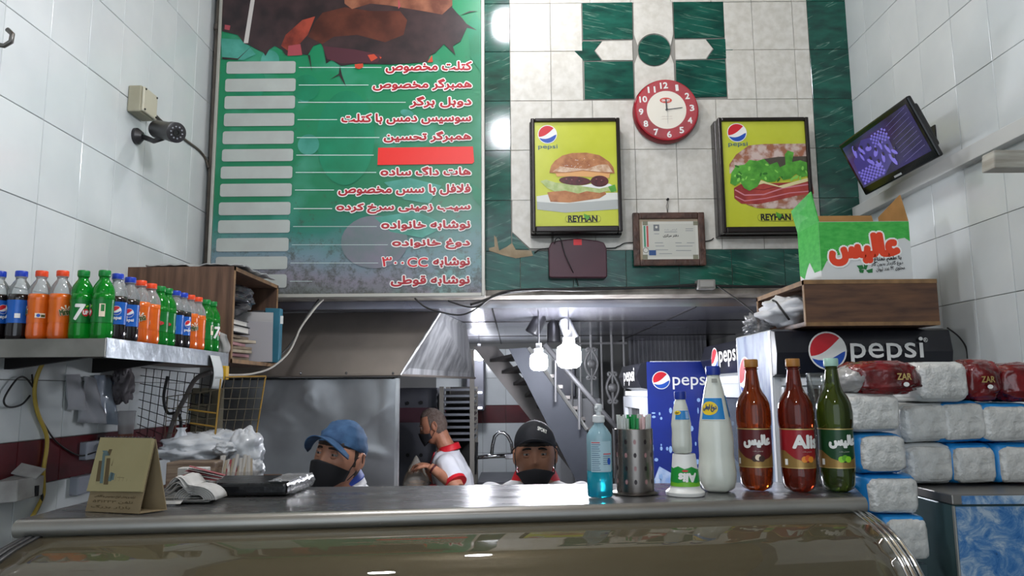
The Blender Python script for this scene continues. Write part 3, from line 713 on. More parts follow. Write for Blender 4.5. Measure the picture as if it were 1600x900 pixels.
# fridge C
yc = 3.98; xc0 = P(1008, 620, yc).x
fC = fridge('blue sided drinks fridge furthest back beside the shutter', xc0 - .02, yc, xc0 + .62, yc + .66, P(1050, 564, yc).z, 's', .15)
pl = Plane((0, yc, CZ), (1, 0, 0), (0, 0, 1), fC); D = Decal()
u0 = pl.px(1011, 600)[0]; zt = P(1050, 564, yc).z - CZ
D.rect(u0, -1.6, u0 + .58, zt - .004, navy, 1); c = pl.px(1033, 594); D.globe(c[0], c[1], pl.px(1047, 594)[0] - c[0], 2)
D.text('pepsi', pl.box(1051, 584, 1108, 608), white_p, 2, bold=.0006)
for k in range(60):
    v = rnd.uniform(-.75, -.05); u = u0 + .02 + rnd.random() ** 1.5 * .35; D.disc(u, v, rnd.uniform(.003, .012), M('pale_blue_print', '93b4e0', .4), 3, 7, ry=rnd.uniform(.004, .02))
D.poly([(u0, -.52), (u0 + .05, -.40), (u0 + .12, -.44), (u0 + .2, -.36), (u0 + .3, -.46), (u0 + .42, -.38), (u0 + .55, -.5), (u0 + .57, -1.5), (u0, -1.5)], M('ice_print', 'c3d3ea', .4, var='88a8d8', vscale=18), 2)
D.build('side_sticker', pl, fC, label='navy side sticker with round emblem and splashes')
pl = Plane((xc0 - .0475, 4.3, CZ), (0, -1, 0), (0, 0, 1), fC); D = Decal(); D.text('pepsi', (-.1, .02, .28, .11), white_p, 2, bold=.002); D.build('sign_lettering', pl, fC)
# ================================================================== PEOPLE
def remeshed(name, mb, mat, parent, vox, fn=None, smooth_it=2):
    me = mb.mesh('tmp'); o = bpy.data.objects.new('tmp', me); COL.objects.link(o)
    q = o.modifiers.new('r', 'REMESH'); q.mode = 'VOXEL'; q.voxel_size = vox
    if smooth_it: s = o.modifiers.new('s', 'SMOOTH'); s.iterations = smooth_it; s.factor = .5
    dg = bpy.context.evaluated_depsgraph_get(); m2 = bpy.data.meshes.new_from_object(o.evaluated_get(dg))
    bpy.data.objects.remove(o); bpy.data.meshes.remove(me)
    if fn:
        for v in m2.vertices: v.co = fn(v.co)
    m2.name = name; m2.materials.clear(); m2.materials.append(mat); m2.polygons.foreach_set('use_smooth', [True] * len(m2.polygons))
    r = bpy.data.objects.new(name, m2); COL.objects.link(r); r.parent = parent; return r
G = lambda x, s: math.exp(-(x / s) ** 2)
def head_pt(d, k=1.0):
    x = d.x * .074; z = d.z * .117
    y = d.y * (.094 if d.y > 0 else .090)
    if d.y < 0: y = -.090 * abs(d.y) ** .82
    t = max(0, -d.z)
    x *= 1 - .30 * t ** 2.2 + .04 * G(d.z - .0, .3)
    if d.y > 0: y *= 1 - .45 * t ** 1.5
    if d.y < -.25:
        f = min(1, (-d.y - .25) * 3)
        if -.036 < z < .024:
            a = (.024 - z) / .05 if z > -.026 else max(0, (z + .036) / .010)
            y -= f * .021 * min(1, a) * G(x, .009 + .005 * min(1, a))
        y += f * .010 * G(abs(x) - .031, .015) * G(z - .010, .012)
        y -= f * .005 * G(z - .030, .010) * G(x, .05)
        y -= f * .004 * G(abs(x) - .045, .015) * G(z + .018, .015)
        y -= f * .006 * (G(z + .056, .006) + G(z + .068, .006)) * G(x, .022)
        y -= f * .008 * G(z + .100, .014) * G(x, .022)
    return Vector((x, y, z)) * k
def limb(m, pts, rs, n=14): m.tube(pts, rs, n)
def hand(m, w, dirv, pal, curl=.8, s=1.0, side=1):   # w wrist, dirv towards the fingers, pal palm normal
    dirv = Vector(dirv).normalized(); pal = Vector(pal); pal = (pal - dirv * pal.dot(dirv)).normalized(); sd = dirv.cross(pal) * side; w = Vector(w)
    m.obox(w + dirv * .045 * s, (.001, .001, .001))
    R = Matrix((sd, dirv, pal)).transposed()
    m.ball(w + dirv * .045 * s, (.040 * s, .050 * s, .016 * s), 14, 10, R=R)
    for k, L in enumerate((.068, .078, .072, .056)):
        b = w + dirv * .078 * s + sd * (.030 - .020 * k) * s; p = [b - dirv * .02 * s, b]; a = 0; q = b
        for seg, fr in enumerate((.45, .32, .23)):
            a += curl * (.6 if seg == 0 else .8); q = q + (dirv * math.cos(a) + pal * math.sin(a)) * L * fr * s; p.append(q)
        m.tube(p, [.009 * s, .0088 * s, .0082 * s, .0075 * s, .006 * s], 8)
    b = w + dirv * .025 * s + sd * .030 * s; q = [b, b + sd * .022 * s + dirv * .022 * s + pal * .010 * s, b + sd * .026 * s + dirv * .05 * s + pal * .026 * s, b + sd * .018 * s + dirv * .070 * s + pal * .038 * s]
    m.tube(q, [.012 * s, .0115 * s, .0095 * s, .007 * s], 8)
def loft(m, rings, n=28):      # rings (z, rx, ry, cx, cy)
    m.grid(lambda u, v: None, 1, 1) if False else None
    vs = []; fs = []
    for (z, rx, ry, cx, cy) in rings:
        for i in range(n):
            a = 2 * PI * i / n; c, s_ = math.cos(a), math.sin(a)
            vs.append((cx + rx * math.copysign(abs(c) ** .8, c), cy + ry * math.copysign(abs(s_) ** .85, s_), z))
    for j in range(len(rings) - 1):
        for i in range(n): k = (i + 1) % n; fs.append((j * n + i, j * n + k, (j + 1) * n + k, (j + 1) * n + i))
    fs += [tuple(range(n - 1, -1, -1)), tuple((len(rings) - 1) * n + i for i in range(n))]
    m.add(vs, fs)

def person(label, loc, rz, top, yaw, pitch, lean, arms, skin_m, hair_m, shirt_m, collar_m, inner_m=None, sleeves=.6, mask_top=-.012, eyes=True, roll=0., hairline=.03, sw=1.0, hunch=0.):
    t = thing('person', label, 'person', loc, None, rz)
    hc = top - .117; nb = hc - .175 + hunch; sh = hc - .205 + hunch
    hp = Vector((0, -lean, hc))
    HM = Matrix.Translation(hp + Vector((0, .02, -.10))) @ Matrix.Rotation(yaw, 4, 'Z') @ Matrix.Rotation(pitch, 4, 'X') @ Matrix.Rotation(roll, 4, 'Y') @ Matrix.Diagonal((.92, .93, .985, 1)) @ Matrix.Translation((0, -.02, .10))
    H = lambda v: HM @ Vector(v)
    m = MB()
    m.ball((0, 0, 0), 1, 64, 48, fn=lambda d, q: H(head_pt(d)))
    for s in (-1, 1):        # ears
        m.ball(H((s * .079, .012, -.004)), (.007, .017, .030), 12, 10, R=(HM.to_3x3() @ Matrix.Rotation(s * .35, 3, 'Z')))
        m.tube([H((s * .084, .02 + .014 * math.cos(a), .004 + .026 * math.sin(a))) for a in [k * .5 - 1.6 for k in range(10)]], .0042, 6)
    lean_at = lambda z: -lean * max(0, min(1, (z - .95) / (hc - .95))) ** 1.2
    limb(m, [H((0, .025, -.04)), H((0, .03, -.10)), (0, lean_at(nb) + .03, nb), (0, lean_at(sh) + .02, sh - .02)], [.052, .054, .058, .075])
    body = [(.80, .15, .105), (.90, .16, .115), (1.0, .145, .11), (1.12, .16, .115), (sh - .09, .175, .115), (sh - .02, .165, .095), (sh + .025, .10, .07), (sh + .045, .062, .058)]
    body = [(z, a * sw, b, 0, lean_at(z) + .015) for z, a, b in body]
    loft(m, body)
    sj = []
    for s, (el, wr, hd_, pal, cu) in zip((-1, 1), arms):
        S = Vector((s * .165 * sw, lean_at(sh) + .015, sh - .035)); el = Vector(el); wr = Vector(wr)
        limb(m, [S, S.lerp(el, .35), S.lerp(el, .8), el], [.052, .048, .040, .037]); limb(m, [el, el.lerp(wr, .3), el.lerp(wr, .8), wr], [.037, .039, .029, .026])
        hand(m, wr, hd_, pal, cu, 1, s); sj.append((S, el, wr))
    for s in (-1, 1):
        limb(m, [(s * .09, .015, .84), (s * .095, .01, .48), (s * .1, .02, .09)], [.075, .05, .036])
        m.ball((s * .1, -.03, .045), (.042, .11, .04), 12, 8)
    remeshed('body', m, skin_m, t, .0052)
    # trousers and shoes
    m = MB()
    loft(m, [(.78, .165, .125, 0, .015), (.90, .17, .125, 0, .015), (.98, .16, .12, 0, .015)])
    for s in (-1, 1): limb(m, [(s * .09, .015, .84), (s * .095, .01, .48), (s * .1, .02, .08)], [.092, .066, .058])
    remeshed('trousers', m, M('dark_trousers', '24262c', .85), t, .012)
    for s in (-1, 1):
        MB().ball((s * .1, -.03, .05), (.05, .13, .05), 14, 8, fn=lambda d, q: Vector((q.x, q.y, max(q.z, -.048)))).build('shoe', black_plastic, t, smooth=True)
    # shirt
    m = MB(); g = .014
    loft(m, [(.84, .175 * sw, .135, 0, .015)] + [(z, a + g, b + g, cx, cy) for z, a, b, cx, cy in body[1:-1]] + [(sh + .042, .080, .070, 0, lean_at(sh) + .02)])
    for S, el, wr in sj:
        e = S.lerp(el, min(1, sleeves * 1.4)) if sleeves < .72 else el
        limb(m, [S + Vector((0, 0, .0)), S.lerp(e, .5), e], [.070, .065, .068]); m.ball(S, .070, 14, 10)
        if sleeves >= .72: limb(m, [el, el.lerp(wr, .85)], [.056, .045])
    def wrinkle(v):
        n_ = noise.noise(v * 9 + Vector((loc[0], 3, 1))) * .014 + noise.noise(Vector((v.x * 24, v.y * 24, v.z * 9))) * .010
        c = Vector((0, lean_at(v.z), v.z)); d = (v - c); d.z = 0
        return v + d.normalized() * n_ if d.length > 1e-4 else v
    remeshed('shirt', m, shirt_m, t, .008, wrinkle, 3)
    # collar: two flaps round the neck
    y0 = lean_at(nb) + .025
    def col(rr, dz, w, mt, nm, gap=.25):
        m = MB()
        def f(u, v):
            a = gap + (2 * PI - 2 * gap) * u
            r = rr * (1 + .28 * v) ; dropf = G(math.sin(a / 2), .45) * .03
            return (r * math.sin(a), y0 - r * .92 * math.cos(a) - .006 * 0, sh + .075 + dz - w * v * (1 + .9 * G(math.sin(a / 2), .35)) - .030 * math.cos(a) * .6 + .0)
        m.grid(f, 40, 5); return m.build(nm, mt, t, smooth=True, solid=.004)
    col(.066, .0, .038, collar_m, 'collar')
    if inner_m: col(.060, .014, .03, inner_m, 'inner_collar')
    # placket
    yf = lambda z: lean_at(z) + .015 - (.115 + g) - .001
    # hair
    m = MB()
    def hf(d, q):
        p = head_pt(d, 1.03); n_ = .003 * noise.noise(p * 90)
        lim = hairline if d.y < -.15 else -.05 + .0 * d.y
        if d.y < -.15: p = p if p.z > lim else head_pt(d, .93)
        elif p.z < (-.055 if d.y > .2 else -.02): p = head_pt(d, .93)
        return H(p * (1 + n_ * 8))
    m.ball((0, 0, 0), 1, 56, 40, fn=hf); m.build('hair', hair_m, t, smooth=True)
    if eyes:
        for s in (-1, 1):
            e = MB(); c = Vector((s * .031, -.0735, .009)); e.ball(H(c), .0118, 16, 12); eo = e.build('eyeball', M('eye_white_shaded', '8f8782', .25), t, smooth=True)  # eyeball greyed: shadow on the eyes is put into the colour
            e = MB(); e.ball(H(c + Vector((0, -.0062, -.0015))), (.0068, .0068, .0068), 16, 12, R=HM.to_3x3()); e.build('iris', M('dark_iris', '1c120c', .12), t, smooth=True)
            m = MB()      # lids
            for sg, o_ in ((1, .0035), (-1, -.0085)):
                m.tube([H(c + Vector((.0125 * k, -.0098 + .005 * k * k, o_ - sg * .0006 + sg * .0022 * (1 - k * k)))) for k in (-1, -.6, -.2, .2, .6, 1)], [.0018, .0040, .0046, .0046, .0040, .0018], 8)
            m.build('eyelids', skin_m, t, smooth=True)
            m = MB(); m.tube([H((s * (.014 + .009 * k), -.0925 + .0018 * k * k + .0, .0255 + .0028 * k - .0011 * k * k)) for k in range(5)], [.003, .0042, .0042, .0034, .0015], 8, flat=.9)
            m.build('eyebrow', hair_m, t, smooth=True)
    # mask
    m = MB()
    def mf(u, v):
        a = (-1.32 + 2.64 * u); zt = mask_top - .020 * (abs(a) / 1.32) ** 1.2; zbm = -.108 + .040 * (abs(a) / 1.32) ** 2
        z = zt + (zbm - zt) * v; dz = max(-.97, z / .117); rr = math.sqrt(1 - dz * dz)
        d = Vector((math.sin(a) * rr, -math.cos(a) * rr, dz)); p = head_pt(Vector((d.x, d.y, d.z))); 
        flatp = Vector((p.x * 1.03, p.y, z))
        flatp.y = -.106 * math.cos(a) ** .75 * (1 - .10 * (v - .35) ** 2 * 2) - .012 * G(a, .5) * (1 - v) if abs(a) < 1.3 else p.y
        flatp.x = math.copysign(max(abs(p.x), .074 * abs(math.sin(a)) * (1 - .22 * v)) * 1.03, a) if abs(a) > .01 else 0
        return H(flatp)
    m.grid(mf, 36, 14); m.build('face_mask', black_cloth, t, smooth=True, solid=.0025)
    m = MB()
    for s in (-1, 1):
        m.tube([H((s * .072, -.028, mask_top - .02)), H((s * .079, -.008, .008)), H((s * .085, .014, .022)), H((s * .083, .026, -.004)), H((s * .076, .0, -.040)), H((s * .070, -.024, -.064))], .0016, 6)
    m.build('ear_loops', black_cloth, t)
    return t, H, HM, lean_at, sh

def cap(t, H0, mat, tilt_z=-.20, folds=0., brimw=.078, brimdrop=.03, seed=1, side=0., bl_=.070):
    RT_ = Matrix.Rotation(tilt_z, 3, 'X'); H = lambda v: H0(RT_ @ (Vector(v) - Vector((0, 0, .03))) + Vector((0, .002, .036)))
    m = MB()
    def f(d, q):
        z = d.z
        p = Vector((d.x * .081, d.y * .101, max(z, -.15) * .085))
        if folds: p *= 1 + folds * noise.noise(Vector((d.x * 3 + seed, d.y * 3, d.z * 9)))
        return H(p + Vector((0, .006, .036)))
    m.ball((0, 0, 0), 1, 48, 24, fn=f); m.build('cap_crown', mat, t, smooth=True)
    m = MB()
    def bf(u, v):
        a = (-1 + 2 * u); r0 = Vector((a * brimw, -.100 * math.sqrt(max(0, 1 - (a * .80) ** 2)), .030)); L = bl_ * math.sqrt(max(0.0, 1 - abs(a) ** 2.6))
        p = r0 + Vector((a * .006 * v + side * v, -L * v, -brimdrop * (a * a) * 1.0 - .012 * v)); return H(p)
    m.grid(bf, 26, 8); m.build('cap_brim', mat, t, smooth=True, solid=.004)
    MB().ball(H((0, .006, .121)), .006, 10, 6).build('cap_button', mat, t, smooth=True)

coat = M('white_work_coat', 'dcdce0', .8, var='cfd0d6', vscale=7)
hairb = M('black_hair', '17120f', .7, var='241c17', vscale=60)
c1 = P(527, 700, 2.5)
hang = lambda s: ((s * .20, -.02, 1.05), (s * .18, -.20, .93), (0, -1, -.35), (-s * .6, 0, -1), .5)
t1, H1, HM1, la, sh = person('man in a faded blue cap and black face mask behind the counter', (c1.x + .012, 2.63, 0), math.radians(-8), CZ - .100, math.radians(-14), math.radians(-10), .14,
    [hang(-1), hang(1)], skin, M('brown_hair', '2c211b', .7, var='3d3029', vscale=60), coat, coat, M('blue_inner_collar', '2747a8', .6), sleeves=.9, mask_top=-.014, roll=math.radians(7), hunch=.075)
cap(t1, H1, M('blue_denim_cap', '3f6288', .8, var='2f4c70', vscale=22), folds=.09, brimw=.080, brimdrop=.036, side=-.004, bl_=.052)
c2 = P(837, 712, 2.72)
t2, H2, HM2, la2, sh2 = person('man in a black cap and low black face mask peering over the counter', (c2.x, 2.85, 0), 0, CZ - .115, math.radians(-2), math.radians(-3), .14,
    [hang(-1), hang(1)], skin2, hairb, coat, red_p, sleeves=.9, mask_top=-.040, roll=math.radians(-1), hunch=.075)
capm = M('black_cap_cloth', '26272e', .75, var='1c1d23', vscale=30)
cap(t2, H2, capm, brimw=.082, brimdrop=.026)
D = Decal(); D.text('SPORT', (.008, 0, .052, .015), white_p, 1, bold=.0006, rot=-.3)
def cm(u, v, w):
    a = u / .09 + .08; zz = .062 + v; k = math.sqrt(max(0, 1 - ((zz - .036) / .085) ** 2)); return H2(Matrix.Rotation(-.20, 3, 'X') @ (Vector((.0835 * k * math.sin(a), .006 - .1035 * k * math.cos(a) - w, zz)) - Vector((0, 0, .03))) + Vector((0, .002, .036)))
D.build('cap_lettering', cm, t2, cut=.006)
# the man in profile
c3 = P(712, 700, 4.9); rt3 = Matrix.Rotation(math.radians(88), 3, 'Z')
def loc3(px, py, d):      # photograph position to his own frame
    return rt3 @ (P(px, py, d) - Vector((c3.x, 4.9, 0)))
hair3 = M('cropped_grey_hair', '6b5e57', .85, var='5a4a42', vscale=60, bump=.6, bscale=220)
el = loc3(716, 762, 4.62); wr = loc3(672, 729, 4.66); el2 = loc3(708, 768, 5.12); wr2 = loc3(664, 738, 5.0)
dd = (loc3(640, 722, 4.75) - wr).normalized(); dd2 = (loc3(642, 728, 4.9) - wr2).normalized()
t3, H3, HM3, la3, sh3 = person('grey haired man in profile in a white shirt with red trim holding a plastic bag', (c3.x, 4.9, 0), math.radians(-88), CZ - .100, math.radians(-4), math.radians(17), .115,
    [(tuple(el2), tuple(wr2), dd2, (0, 0, -1), .7), (tuple(el), tuple(wr), dd, (0, 0, -1), .8)], M('skin_warm', 'b07a5f', .55, var='96614a', vscale=14), hair3, coat, red_p, sleeves=.55, mask_top=-.016, hairline=.075, sw=1.06)
# red trim
m = MB(); S = Vector((.165 * 1.06, la3(sh3) + .015, sh3 - .035)); e = S.lerp(el, .77)
for S_, E_ in ((S, Vector(el)), (Vector((-S.x, S.y, S.z)), Vector(el2))):
    a = S_.lerp(E_, .70); b = S_.lerp(E_, .83); m = MB(); m.tube([a, b], [.069, .070], 20); m.build('red_cuff', red_p, t3, smooth='auto')
m = MB()
def plk(u, v):
    z = sh3 + .03 - v * .45; k = max(0, min(1, (z - (sh3 - .06)) / .10)); y = la3(z) + .015 - .131 + .060 * k; return (-.004 + .034 * u * 1.0, y, z)
m.grid(plk, 3, 16); m.build('placket', red_p, t3, smooth=True, solid=.003)
pz = sh3 - .17; MB().box((.075, la3(pz) + .015 - .143, pz - .012), (.145, la3(pz) - .06, pz + .012)).build('pocket_band', red_p, t3, bevel=.004)
MB().lathe([(.031, -.006), (.033, 0), (.031, .006)], wr + (el - wr) * .12, 16, R=(el - wr).to_track_quat('Z', 'Y').to_matrix()).build('wrist_band', M('dark_red_band', '4a1218', .5), t3, smooth=True)
# plastic bag in his hands
bgc = P(651, 752, 4.78)
bag = thing('plastic_bag', 'clear plastic bag of flat bread held by the man in profile', 'bag', (bgc.x, bgc.y, P(650, 775, 4.78).z))
def bg_(d, q):
    z = q.z; k = 1 - .75 * max(0, z / .15) ** 1.1; return Vector((q.x * k * (1 + .12 * noise.noise(q * 30)), q.y * k * (1 + .15 * noise.noise(q * 26)), z))
MB(bag).ball(P(650, 750, 4.78), (.082, .06, .15), 32, 22, fn=bg_).build('film', thin_glass('bag_film', 'e8e4dc', .12, 1.5, .28, 'd6cfc4'), bag, smooth=True)
for k in range(4):
    MB(bag).ball(P(648 + k, 768 - 5 * k, 4.78), (.062 - .004 * k, .045, .012), 18, 8).build('flat_bread', M('bread_tan', 'c08f5c', .8, var='a5703f', vscale=30), bag, smooth=True)

# ================================================================== MENU BOARD
pm = front(3.42)
bx0, bx1 = pm.px(343, 20)[0], pm.px(758, 440)[0]; bz0 = pm.px(600, 464)[1]
mb_ = thing('menu_board', 'large green menu board with red lettering hanging on the back wall', 'menu board', ((bx0 + bx1) / 2, 3.45, CZ + bz0)); pm.o = Vector(mb_.location)
bm_green = bpy.data.materials.new('green_vinyl_print'); bm_green.use_nodes = True
def banner_mat(m):
    nt = m.node_tree; b = nt.nodes['Principled BSDF']; b.inputs['Roughness'].default_value = .38
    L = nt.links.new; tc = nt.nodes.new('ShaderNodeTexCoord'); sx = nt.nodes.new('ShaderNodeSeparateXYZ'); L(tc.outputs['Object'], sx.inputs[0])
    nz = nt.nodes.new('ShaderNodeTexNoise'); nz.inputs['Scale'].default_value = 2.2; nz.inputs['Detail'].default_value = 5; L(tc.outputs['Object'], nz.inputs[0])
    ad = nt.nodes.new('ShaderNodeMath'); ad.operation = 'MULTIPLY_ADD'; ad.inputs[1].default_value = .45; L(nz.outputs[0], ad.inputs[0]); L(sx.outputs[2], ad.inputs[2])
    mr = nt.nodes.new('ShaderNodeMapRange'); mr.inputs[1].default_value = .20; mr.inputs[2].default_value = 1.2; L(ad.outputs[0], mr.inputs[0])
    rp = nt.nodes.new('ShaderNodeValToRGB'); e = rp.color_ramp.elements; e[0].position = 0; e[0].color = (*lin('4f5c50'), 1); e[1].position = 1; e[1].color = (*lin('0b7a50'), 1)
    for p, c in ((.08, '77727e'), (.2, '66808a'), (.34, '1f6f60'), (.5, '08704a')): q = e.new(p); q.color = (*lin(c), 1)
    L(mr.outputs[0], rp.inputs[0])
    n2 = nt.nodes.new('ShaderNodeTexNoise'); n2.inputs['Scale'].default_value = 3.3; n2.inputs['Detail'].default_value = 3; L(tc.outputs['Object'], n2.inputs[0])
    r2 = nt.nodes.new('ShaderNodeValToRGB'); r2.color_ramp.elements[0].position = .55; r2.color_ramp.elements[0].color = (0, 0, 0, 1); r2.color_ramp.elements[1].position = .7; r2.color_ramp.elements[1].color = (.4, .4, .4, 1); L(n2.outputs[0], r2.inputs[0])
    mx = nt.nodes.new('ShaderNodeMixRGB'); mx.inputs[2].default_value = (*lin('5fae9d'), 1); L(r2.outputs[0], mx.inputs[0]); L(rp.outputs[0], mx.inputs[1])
    # mould near the lower edge
    n3 = nt.nodes.new('ShaderNodeTexNoise'); n3.inputs['Scale'].default_value = 26; n3.inputs['Detail'].default_value = 9; n3.inputs['Roughness'].default_value = .75; L(tc.outputs['Object'], n3.inputs[0])
    m2 = nt.nodes.new('ShaderNodeMapRange'); m2.inputs[1].default_value = .50; m2.inputs[2].default_value = .0; m2.inputs[3].default_value = 0; m2.inputs[4].default_value = .17; L(sx.outputs[2], m2.inputs[0])
    a3 = nt.nodes.new('ShaderNodeMath'); a3.operation = 'ADD'; L(n3.outputs[0], a3.inputs[0]); L(m2.outputs[0], a3.inputs[1])
    r3 = nt.nodes.new('ShaderNodeValToRGB'); r3.color_ramp.elements[0].position = .60; r3.color_ramp.elements[0].color = (0, 0, 0, 1); r3.color_ramp.elements[1].position = .74; r3.color_ramp.elements[1].color = (.75, .75, .75, 1); L(a3.outputs[0], r3.inputs[0])
    m3 = nt.nodes.new('ShaderNodeMixRGB'); m3.inputs[2].default_value = (*lin('3a3d33'), 1); L(r3.outputs[0], m3.inputs[0]); L(mx.outputs[0], m3.inputs[1]); L(m3.outputs[0], b.inputs['Base Color'])
banner_mat(bm_green)
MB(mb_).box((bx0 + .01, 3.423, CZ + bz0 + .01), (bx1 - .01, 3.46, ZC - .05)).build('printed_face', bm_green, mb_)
m = MB(mb_)
for a, b in (((bx0, 3.412, CZ + bz0), (bx0 + .014, 3.47, ZC - .03)), ((bx1 - .016, 3.412, CZ + bz0), (bx1, 3.47, ZC - .03)), ((bx0 + .014, 3.412, CZ + bz0), (bx1 - .016, 3.47, CZ + bz0 + .016)), ((bx0 + .014, 3.412, ZC - .045), (bx1 - .016, 3.47, ZC - .03))): m.box(a, b)
m.build('frame', M('pale_aluminium', 'a9a79f', .45, .5), mb_, bevel=.002)
pill = M('pale_grey_print', 'aab0ab', .4, var='a3a6a2', vscale=9)
D = Decal(); DB = Decal()
lt = M('light_teal_print', '4d9a8c', .4, var='2f7f6c', vscale=8); lt2 = M('mid_green_print', '11825e', .4, var='0a704c', vscale=6)
for (x, y, rx, ry, mt, ro) in ((540, 215, 46, 78, lt2, .0), (478, 137, 22, 22, lt2, 0), (422, 95, 15, 18, lt, 0), (390, 130, 26, 30, lt2, 0), (476, 150, 10, 11, lt, 0), (482, 226, 17, 17, lt, 0), (636, 177, 11, 6, lt, -.3), (585, 378, 52, 42, M('lavender_print', '75717e', .4, var='5f7070', vscale=9), 0)):
    c = pm.px(x, y); k = 3.42 / 1145; DB.disc(c[0], c[1], rx * k, mt, 1 + .1 * (x % 7), 28, ry * k, ro)
for pts in ([(600, 285), (640, 278), (690, 290), (670, 318), (632, 312)], [(585, 340), (650, 330), (700, 352), (660, 372), (610, 362)], [(742, 20), (756, 40), (756, 120), (735, 90), (730, 40)], [(735, 285), (756, 300), (756, 330), (740, 310)], [(345, 60), (380, 62), (400, 85), (380, 94), (347, 92)]):
    DB.poly(pm.px(pts), lt if pts[0][0] < 700 else lt2, 1.6)
DB.build('background_shapes', pm, mb_)
dk = M('dark_hole_print', '231c1f', .4, var='3a2a2c', vscale=12); br = M('brown_cloth_print', '5a2e22', .4, var='3c1c16', vscale=9); br2 = M('tan_cloth_print', '8b5a44', .4, var='5e3427', vscale=12)
K = lambda l: pm.px([(320 + x / 3.478, y / 3.478) for x, y in l])
D.poly(K([(95, -250), (95, 170), (180, 190), (215, 238), (240, 245), (290, 272), (318, 285), (330, 305), (350, 270), (380, 250), (420, 270), (440, 300), (530, 295), (560, 300), (590, 250), (630, 235), (645, 260), (660, 345), (690, 325), (740, 358), (830, 345), (900, 348), (1010, 350), (1210, 338), (1225, 300), (1250, 290), (1300, 240), (1362, 300), (1348, 250), (1390, 225), (1430, 140), (1400, 100), (1370, 70), (1345, 40), (1345, -250)]), dk, 2)
D.poly(K([(640, 70), (760, 40), (900, 60), (1060, 60), (1100, 110), (1080, 190), (980, 230), (830, 190), (700, 200), (640, 240), (560, 200), (600, 120)]), br, 3)
D.poly(K([(750, -250), (760, 20), (800, 50), (900, 20), (1000, 30), (1180, 60), (1290, 80), (1345, 30), (1348, -250)]), br2, 4)
D.poly(K([(530, 110), (600, 90), (560, 190), (470, 290), (415, 250), (440, 190)]), M('red_cloth_print', '9a4030', .4, var='5f241c', vscale=12), 4)
D.poly(K([(250, 0), (272, 0), (236, 235), (212, 235)]), M('pale_rod_print', 'b9b4b0', .4), 4)
D.poly(K([(640, 250), (820, 270), (960, 300), (940, 340), (740, 345), (665, 320)]), M('maroon_print', '4a2630', .4), 3)
for l in ([(885, 300), (920, 295), (940, 315), (905, 335)], [(950, 308), (962, 312), (955, 322)], [(815, 350), (860, 345), (862, 365), (840, 376), (818, 370)], [(455, 250), (520, 240), (530, 300), (450, 305)], [(1210, 340), (1235, 300), (1240, 338)], [(1050, -20), (1065, 35), (1052, 50)], [(110, 135), (140, 140), (135, 165), (108, 160)]):
    D.poly(K(l), M('orange_shard_print', 'b8452e', .4) if l[0][0] not in (455, 1050, 110) else M('dusty_red_print', '98424a', .4), 5)
for l in ([(560, 300), (583, 390), (572, 300)], [(735, 358), (745, 405), (770, 475), (730, 410), (680, 432), (728, 402)], [(1385, 85), (1440, 60), (1485, 60), (1440, 68)], [(1415, 125), (1480, 165), (1420, 150)], [(95, 310), (180, 318), (265, 240), (180, 325), (95, 322)]):
    D.poly(K(l), dk, 3)
pills = [(354, 462, 96, 115), (352, 462, 123, 143), (351, 461, 150, 170), (350, 460, 177, 197), (348, 459, 205, 225), (347, 458, 233, 252), (345, 457, 260, 279), (344, 456, 287, 307), (342, 454, 316, 336), (341, 453, 344, 364), (338, 451, 372, 393), (337, 449, 401, 421), (336, 448, 429, 450)]
for a, b, c, d in pills:
    q = pm.box(a, c, b, d); D.rect(*q, pill, 3, r=.011)
rows_ = [('کتلت مخصوص', 602, 96, 115), ('همبرگر مخصوص', 582, 123, 142), ('دوبل برگر', 640, 150, 169), ('سوسیس دمس با کتلت', 533, 177, 195), ('همبرگر تحسین', 599, 205, 223), None,
         ('هات داگ ساده', 594, 260, 275), ('فلافل با سس مخصوص', 528, 288, 306), ('سیب زمینی سرخ کرده', 525, 317, 334), ('نوشابه خانواده', 595, 344, 361), ('دوغ خانواده', 612, 373, 390), ('نوشابه', 676, 401, 419), ('نوشابه قوطی', 610, 430, 448)]
red_deep = M('deep_red_print', 'a81a26', .45); wl_ = M('thin_line_print', 'cfe0da', .4)
for k, rw in enumerate(rows_):
    yc_ = (pills[k][2] + pills[k][3]) / 2
    if rw:
        q = pm.box(rw[1], rw[2], 738 - .28 * k, rw[3]); ins = .004
        q = (q[0] + ins, q[1] + ins * .8, q[2] - ins, q[3] - ins * .8)
        D.text(rw[0], q, red_deep, 7, bold=.0026, outline=white_p, ow=.0074, n=12)
        xl_ = rw[1]
        if k == 11:
            a = pm.box(637, 403, 668, 417); D.text('CC', a, red_p, 7, bold=.0016, outline=white_p, ow=.005, n=12)
            a = pm.box(597, 402, 612, 416); D.text('۳', a, red_p, 7, bold=.0016, outline=white_p, ow=.005, n=12)
            for xx in (618, 629): c = pm.px(xx, 411); D.disc(c[0], c[1], .0095, white_p, 7, 12); D.disc(c[0], c[1], .0055, red_p, 9, 12)
            xl_ = 597
    else:
        D.poly(pm.px([(591, 231), (739, 229), (741, 253), (738, 256), (590, 258)]), M('red_vinyl_patch', 'e02a22', .4), 5); xl_ = 590
    a = pm.px(pills[k][1] + 5, yc_); b = pm.px(xl_ - 6 if k != 12 else 488, yc_); D.line([a, b], .0032 if k < 9 else .0018, wl_, 3)
D.build('printed_menu', pm, mb_)
